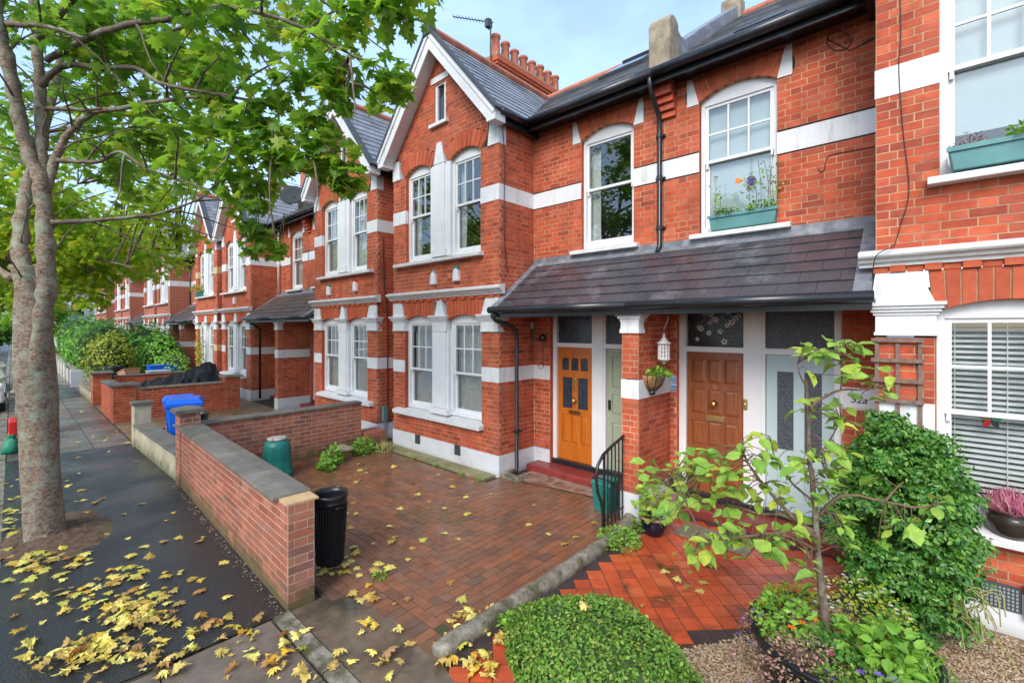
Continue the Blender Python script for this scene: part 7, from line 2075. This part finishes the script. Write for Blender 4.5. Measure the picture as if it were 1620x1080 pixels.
# window ornaments
so = thing("suncatcher", "round purple suncatcher stuck on the frosted upper window", "ornament", (-1.70, YM+.10, 4.32))
b = MB(); b.lathe([(0, 0), (.055, 0), (.055, .004), (0, .004)], (0, 0, 0), 18, False); inst("disc", b.mesh("disc", mat("violet_glass", (.05, .05, .22), .2, None, 30, .6, stain=(.5, .05, .12), sscale=25)), so, (-1.70, YM+.118, 4.32), (R(90), 0, 0))
b = MB(); b.tube([(-1.70, YM+.116, 4.37), (-1.70, YM+.116, 4.60)], .002, 4); b.build("thread", M_CABLE, so)
so = thing("star_ornament", "small stained glass star hanging in the nearest ground window", "ornament", (.36, YB+.10, 1.68))
for k, mm in enumerate((mat("blue_glass", (.01, .06, .28), .15, None, 5, .1), mat("red_glass", (.25, .01, .015), .15, None, 5, .1), mat("black_glass", (.02, .02, .025), .15, None, 5, .1), mat("green_glass", (.02, .12, .04), .15, None, 5, .1), mat("olive_glass", (.10, .09, .02), .15, None, 5, .1))):
    a = R(90)+(0, R(144), R(216), R(288), R(72))[k]; c_ = (.36, YB+.108, 1.68); u_ = (math.cos(a), math.sin(a)); v_ = (-u_[1], u_[0]); b = MB()
    b.prism([(c_[0], c_[1], c_[2]), (c_[0]+u_[0]*.04+v_[0]*.024, c_[1], c_[2]+u_[1]*.04+v_[1]*.024), (c_[0]+u_[0]*.085, c_[1], c_[2]+u_[1]*.085), (c_[0]+u_[0]*.04-v_[0]*.024, c_[1], c_[2]+u_[1]*.04-v_[1]*.024)], (0, .004, 0)); b.build("star_point", mm, so)
# heather bowl on the nearest sill
hb_ = thing("glazed_bowl", "dark brown glazed bowl on the nearest window sill", "bowl", (.43, 5.36, .83))
b = MB(); b.lathe([(0, 0), (.10, 0), (.13, .04), (.155, .12), (.15, .16), (.13, .18), (.15, .20), (.145, .21), (.12, .19), (.10, .15), (0, .15)], (.46, 5.34, .795), 28, False); b.build("body", M_GLAZE, hb_, smooth=True)
tuft("heather", "pink heather in the dark bowl on the nearest window sill", "heather", (.46, 5.34, .96), .13, .04, 420, M_HEATHER, 'blade', (.10, .22), spread=.7)
# pebbles by the bush
for k, (x, y, s_) in enumerate([(.17, 4.22, .075), (.29, 4.30, .06), (.08, 4.16, .05), (.30, 4.14, .055), (.0, 4.12, .045), (.38, 4.36, .05)]):
    b = MB(); N1, N2 = 6, 10
    for i in range(N1+1):
        ph = -math.pi/2+math.pi*i/N1
        for j in range(N2):
            th = 2*math.pi*j/N2; w_ = 1+.12*math.sin(th*2+k)+.06*math.sin(th*3+i)
            b.v.append((x+s_*w_*math.cos(ph)*math.cos(th)*1.2, y+s_*w_*math.cos(ph)*math.sin(th), .03+s_*.75*math.sin(ph)+s_*.3))
    for i in range(N1):
        for j in range(N2): j2 = (j+1) % N2; b.f.append((i*N2+j, i*N2+j2, (i+1)*N2+j2, (i+1)*N2+j))
    tag(b.build("pebble", M_PEBBLE, None, smooth=True), ["largest pale pebble at the foot of the bush", "second pebble at the foot of the bush, near the white plinth", "small pebble left of the pile at the bush foot", "pebble in front of the pile at the bush foot", "leftmost small pebble beside the planter rim", "pebble closest to the white plinth under the bush"][k], "pebble", "pebbles under the bush")

# ================================================================== FALLEN LEAVES
fl = []
def scatter(n, x0, x1, y0, y1, z=.004):
    for _ in range(n): fl.append((random.uniform(x0, x1), random.uniform(y0, y1), z, random.uniform(.06, .115)))
def heap(px, py, sx, sy, n, z=.004, ang=0, big=1.0):
    n = int(n*.8)
    for _ in range(n):
        a, b_ = random.gauss(0, sx), random.gauss(0, sy)
        p = gz(px+a*math.cos(ang)-b_*math.sin(ang), py+a*math.sin(ang)+b_*math.cos(ang))
        fl.append((p.x, p.y, z+random.uniform(0, .02), random.choice((.045, .07, .085, .1, .11, .12))*random.uniform(.85, 1.1)*big))
for (x, y, sx, sy, n) in [(200, 925, 45, 14, 26), (230, 975, 40, 16, 36), (140, 950, 40, 16, 24), (190, 1020, 60, 18, 40), (120, 1055, 60, 18, 34), (260, 1050, 40, 16, 22), (300, 1000, 40, 20, 14), (250, 900, 40, 18, 12), (60, 1000, 40, 30, 8), (160, 890, 50, 18, 8), (320, 930, 60, 40, 8), (30, 905, 40, 14, 22), (25, 800, 20, 25, 22), (20, 840, 14, 18, 14), (110, 880, 30, 10, 16), (370, 1040, 50, 30, 14), (300, 870, 60, 30, 5), (205, 950, 26, 9, 30), (215, 985, 30, 9, 30), (170, 1035, 40, 10, 30)]: heap(x, y, sx, sy, n)
for (x, y, sx, sy, n) in [(420, 1010, 30, 20, 12), (480, 1050, 40, 20, 14), (580, 970, 30, 24, 14), (560, 1050, 40, 16, 10), (640, 1040, 40, 20, 10), (750, 985, 16, 9, 26), (740, 1005, 14, 10, 12), (775, 975, 14, 8, 10), (520, 900, 22, 10, 20), (560, 880, 30, 16, 12), (600, 860, 40, 30, 9), (720, 1040, 20, 14, 14), (755, 1065, 14, 10, 10), (785, 1010, 12, 8, 8)]: heap(x, y, sx, sy, n, .012)
scatter(50, -7.6, -2.9, 2.4, 4.9, .012)
scatter(16, -2.4, -1.4, 3.0, 5.0, .01)
scatter(18, -8.5, -4.3, 0.0, 1.5)
heap(110, 835, 22, 12, 14); heap(70, 890, 40, 8, 22); heap(120, 800, 18, 14, 8); heap(55, 790, 30, 40, 20); heap(120, 770, 30, 20, 10); heap(130, 690, 30, 25, 16); heap(100, 640, 25, 18, 14); heap(180, 700, 20, 14, 8)
fl = [f for f in fl if inframe(f[:3], 5) and not (-8.8 < f[0] < -4.0 and 1.55 < f[1] < 1.9) and not (f[0] > -2.1 and 1.9 < f[1] < 2.75)]
random.shuffle(fl)
fl.sort(key=lambda f: pj(f)[2])
variants = []
for k in range(9):
    P2 = Pm.copy()
    curl = (.3, .8, 1.6, -1.2, 2.4, .5, -2.0, 1.1, .2)[k]
    P2[:, 2] = P2[:, 2]*curl + .10*np.sin(P2[:, 0]*5+k)*(.3+.1*k) + .08*np.cos(P2[:, 1]*6+2*k)
    P2[:, 0] *= random.uniform(.7, 1.1)*np.where(P2[:, 0] > 0, random.uniform(.75, 1.1), random.uniform(.75, 1.1))
    P2[1:, :2] *= rng.uniform(.82, 1.12, (len(P2)-1, 1))
    if k in (4, 6): P2[:, 0] *= .55
    P2[:, 2] -= P2[:, 2].min()
    st = np.array([(-.012, .05, .02), (.012, .05, .02), (.08*(k % 4-1.5), -.5, .03)])
    n0_ = len(P2); P2 = np.concatenate([P2, st])
    T2 = np.concatenate([Tm, np.array([(n0_, n0_+1, n0_+2)])])
    variants.append(np_mesh("fallen_leaf", M_FALLEN, P2, T2.reshape(-1), 3))
zones = lambda f: ("yellow maple leaf fallen on the wet tarmac pavement" if f[0] < -4.1 and f[1] < 1.6 else "yellow maple leaf fallen on the paving slabs and concrete" if f[1] < 2.2 and f[0] > -4.1 else "yellow maple leaf fallen on the red path tiles" if f[0] > -2.65 else "yellow maple leaf fallen on the brick paved driveway", )[0]
for i, (x, y, z, s_) in enumerate(fl[:300]):
    o = inst("fallen_leaf", random.choice(variants), None, (x, y, z+.002), (random.gauss(0, .10), random.gauss(0, .10), random.uniform(0, 6.28)), (s_*1.15, s_*1.15, s_*1.15))
    tag(o, zones((x, y)), "leaf", "fallen leaves: " + zones((x, y)).split(" on the ")[1])
restl = fl[300:]
if restl:
    n = len(restl); p = np.array([f[:3] for f in restl]); p[:, 2] += .008
    nn = np.array([0, 0, 1.0])+rng.normal(size=(n, 3))*.12
    o = leaf_cloud("leaf_litter", M_FALLEN, 'maple', p, nn, rng.normal(size=(n, 3))*np.array([1, 1, 0]), np.array([f[3]*1.15 for f in restl]), None, "stuff")
# litter of bits along the wall foot
o = inst("fallen_leaf", variants[2], None, gz(928, 969, .77)+Vector((0, 0, .015)), (0, 0, 1.2), (.10, .10, .10)); tag(o, "single large yellow maple leaf lying on top of the box hedge", "leaf")
o = inst("fallen_leaf", variants[1], None, (-6.45, YB-.06, .80), (0, 0, .4), (.07, .07, .07)); tag(o, "small brown leaf on the near bay's ground floor sill", "leaf")

# ================================================================== FAR END OF THE STREET
def car(label, c, m, L=4.2, W=1.75, Hh=1.5):
    t = thing("parked_car", label, "car", c, "parked cars")
    x0, y0, z0 = c
    side = [(-.5, .28), (-.48, .55), (-.42, .62), (-.28, .66), (-.16, .97), (.18, .98), (.36, .70), (.47, .64), (.5, .45), (.5, .28)]
    def loft(prof, yw):
        b = MB(); n = len(prof)
        for (k, yy) in enumerate((-yw, -yw*.93, yw*.93, yw)):
            for (px, pz) in prof:
                zz = pz if k in (0, 3) else pz
                inset = (.82 if (pz > .66) else 1.0)
                b.v.append((x0+px*L*(1 if k in (1, 2) else .985), y0+yy*inset, z0+pz*Hh))
        for k in range(3):
            for i in range(n): j = (i+1) % n; b.f.append((k*n+i, k*n+j, (k+1)*n+j, (k+1)*n+i))
        b.f.append(tuple(range(n))[::-1]); b.f.append(tuple(3*n+i for i in range(n)))
        return b
    loft(side, W/2).build("body", m, t, bevel=.05)
    for sg in (-1, 1):
        b = MB(); yy = y0+sg*(W/2*.835); b.quad((x0-.235*L, yy, z0+.685*Hh), (x0+.30*L, yy, z0+.685*Hh), (x0+.16*L, yy-sg*.0, z0+.93*Hh), (x0-.14*L, yy, z0+.93*Hh)); b.build("side_window", M_CARGLASS, t, recalc=False)
    b = MB(); b.quad((x0+.365*L, y0-.62, z0+.71*Hh), (x0+.365*L, y0+.62, z0+.71*Hh), (x0+.20*L, y0+.6, z0+.96*Hh), (x0+.20*L, y0-.6, z0+.96*Hh)); b.build("rear_window", M_CARGLASS, t, recalc=False)
    b = MB(); b.quad((x0-.285*L, y0-.62, z0+.69*Hh), (x0-.285*L, y0+.62, z0+.69*Hh), (x0-.165*L, y0+.6, z0+.96*Hh), (x0-.165*L, y0-.6, z0+.96*Hh)); b.build("windscreen", M_CARGLASS, t, recalc=False)
    for px in (-.31, .31):
        for sg in (-1, 1):
            b = MB(); b.tube([(x0+px*L, y0+sg*(W/2-.2), z0+.32), (x0+px*L, y0+sg*(W/2+.012), z0+.32)], .32, 20); wv = b.build("wheel", M_TYRE, t)
            b = MB(); b.tube([(x0+px*L, y0+sg*(W/2+.013), z0+.32), (x0+px*L, y0+sg*(W/2+.025), z0+.32)], .20, 14); b.build("rim", M_STEEL, wv)
    for sg in (-1, 1):
        b = MB(); b.box(x0+.488*L, x0+.503*L, y0+sg*.62-.14, y0+sg*.62+.14, z0+.50*Hh, z0+.63*Hh); b.build("tail_light", M_REDLAMP, t)
    b = MB(); b.box(x0+.498*L, x0+.505*L, y0-.26, y0+.26, z0+.40*Hh, z0+.47*Hh); b.build("number_plate", M_YEL, t)
    return t
car("white car parked at the kerb at the left edge of the picture", (-21.5, -1.02, -.12), M_CAR)
car("silver car parked farther along the kerb behind the white one", (-27.5, -1.05, -.12), M_CARDARK)
car("pale car parked across the far end of the pavement", (-58, .9, 0), M_CAR)
# sacks by the kerb
sk = thing("garden_sack", "green plastic garden sack standing by the kerb behind the tree", "sack", (-13.2, .06, 0))
b = MB(); b.lathe([(0, 0), (.12, 0), (.15, .06), (.14, .16), (.09, .25), (.04, .31), (.07, .35), (0, .34)], (-13.2, -.0, 0), 14, False)
for i, v in enumerate(b.v): b.v[i] = (v[0]+.02*math.sin(i*2.1), v[1]+.02*math.sin(i*1.7), v[2])
b.build("sack_body", M_GRNBAG, sk, smooth=True)
sg_ = thing("plastic_barrier", "red and yellow plastic barrier foot at the kerb left of the trunk", "barrier", (-13.9, -.02, 0))
b = MB(); b.box(-14.6, -13.7, -.06, .08, 0, .22); b.build("yellow_base", M_YEL, sg_, bevel=.03); b = MB(); b.box(-14.5, -13.8, -.05, .07, .221, .52); b.build("red_panel", M_RED, sg_, bevel=.02)
# white building closing the street
wb_ = thing("white_building", "white rendered house beyond the end of the brick terrace", "building", (-72, 8, 0))
b = MB(); b.box(-80, -68, 3.2, 14, 0, 6.2); b.build("wall", M_FARWHITE, wb_)
b = MB(); b.prism([(-80.3, 2.9, 6.2), (-80.3, 14.3, 6.2), (-80.3, 8.6, 9.4)], (12.6, 0, 0)); b.build("roof", M_SLATE, wb_)
for y in (4.2, 6.6, 9.0):
    for z in (1.0, 3.7):
        b = MB(); b.box(-67.99, -67.9, y, y+1.2, z, z+1.5); wn = b.build("window", M_FRAME, wb_); b = MB(); b.box(-67.895, -67.88, y+.1, y+1.1, z+.1, z+1.4); b.build("pane", M_CARGLASS, wn)
for x in (-78, -75, -72):
    for z in (1.0, 3.7):
        b = MB(); b.box(x, x+1.2, 3.11, 3.19, z, z+1.5); wn = b.build("window", M_FRAME, wb_); b = MB(); b.box(x+.1, x+1.1, 3.09, 3.105, z+.1, z+1.4); b.build("pane", M_CARGLASS, wn)
far_tree("bushy green tree behind the white building at the far end", (-66, 2.0, 0), 9, 4.5, 3500, M_LEAF, lsize=(.3, .42), low=1.6)

# small bits of leaf and grit swept against the wall foot and kerb
n = 420; p = np.zeros((n, 3))
t_ = rng.random(n); p[:, 0] = -8.8+t_*4.7; p[:, 1] = 1.735-.155*t_ - np.abs(rng.normal(size=n))*.035; p[:, 2] = .006
leaf_cloud("leaf_debris", M_DHEATHER, 'small', p, np.array([0, 0, 1.0])+rng.normal(size=(n, 3))*.4, rng.normal(size=(n, 3)), rng.uniform(.008, .03, n), None, "stuff")

far_tree("leafy tree across the road far away at the left edge", (-62, -7.5, -.1), 10, 5.0, 3600, M_LEAFY, lsize=(.3, .42), low=1.4)
far_tree("dark leafy tree closing the road at the far left horizon", (-84, -4.0, -.1), 11, 6.5, 4200, M_LEAF, lsize=(.4, .55), low=.8)
far_tree("tall leafy tree left of the road beyond the parked cars", (-100, -11.0, -.1), 12, 7.0, 3600, M_LEAF, lsize=(.5, .65), low=.8)
hedge_box("distant_hedge", "distant dark green hedge closing the far end of the road", "hedge", -74, -71, -14, 2.2, 4.2, 5000, M_HEDGE, 'small', (.25, .45))
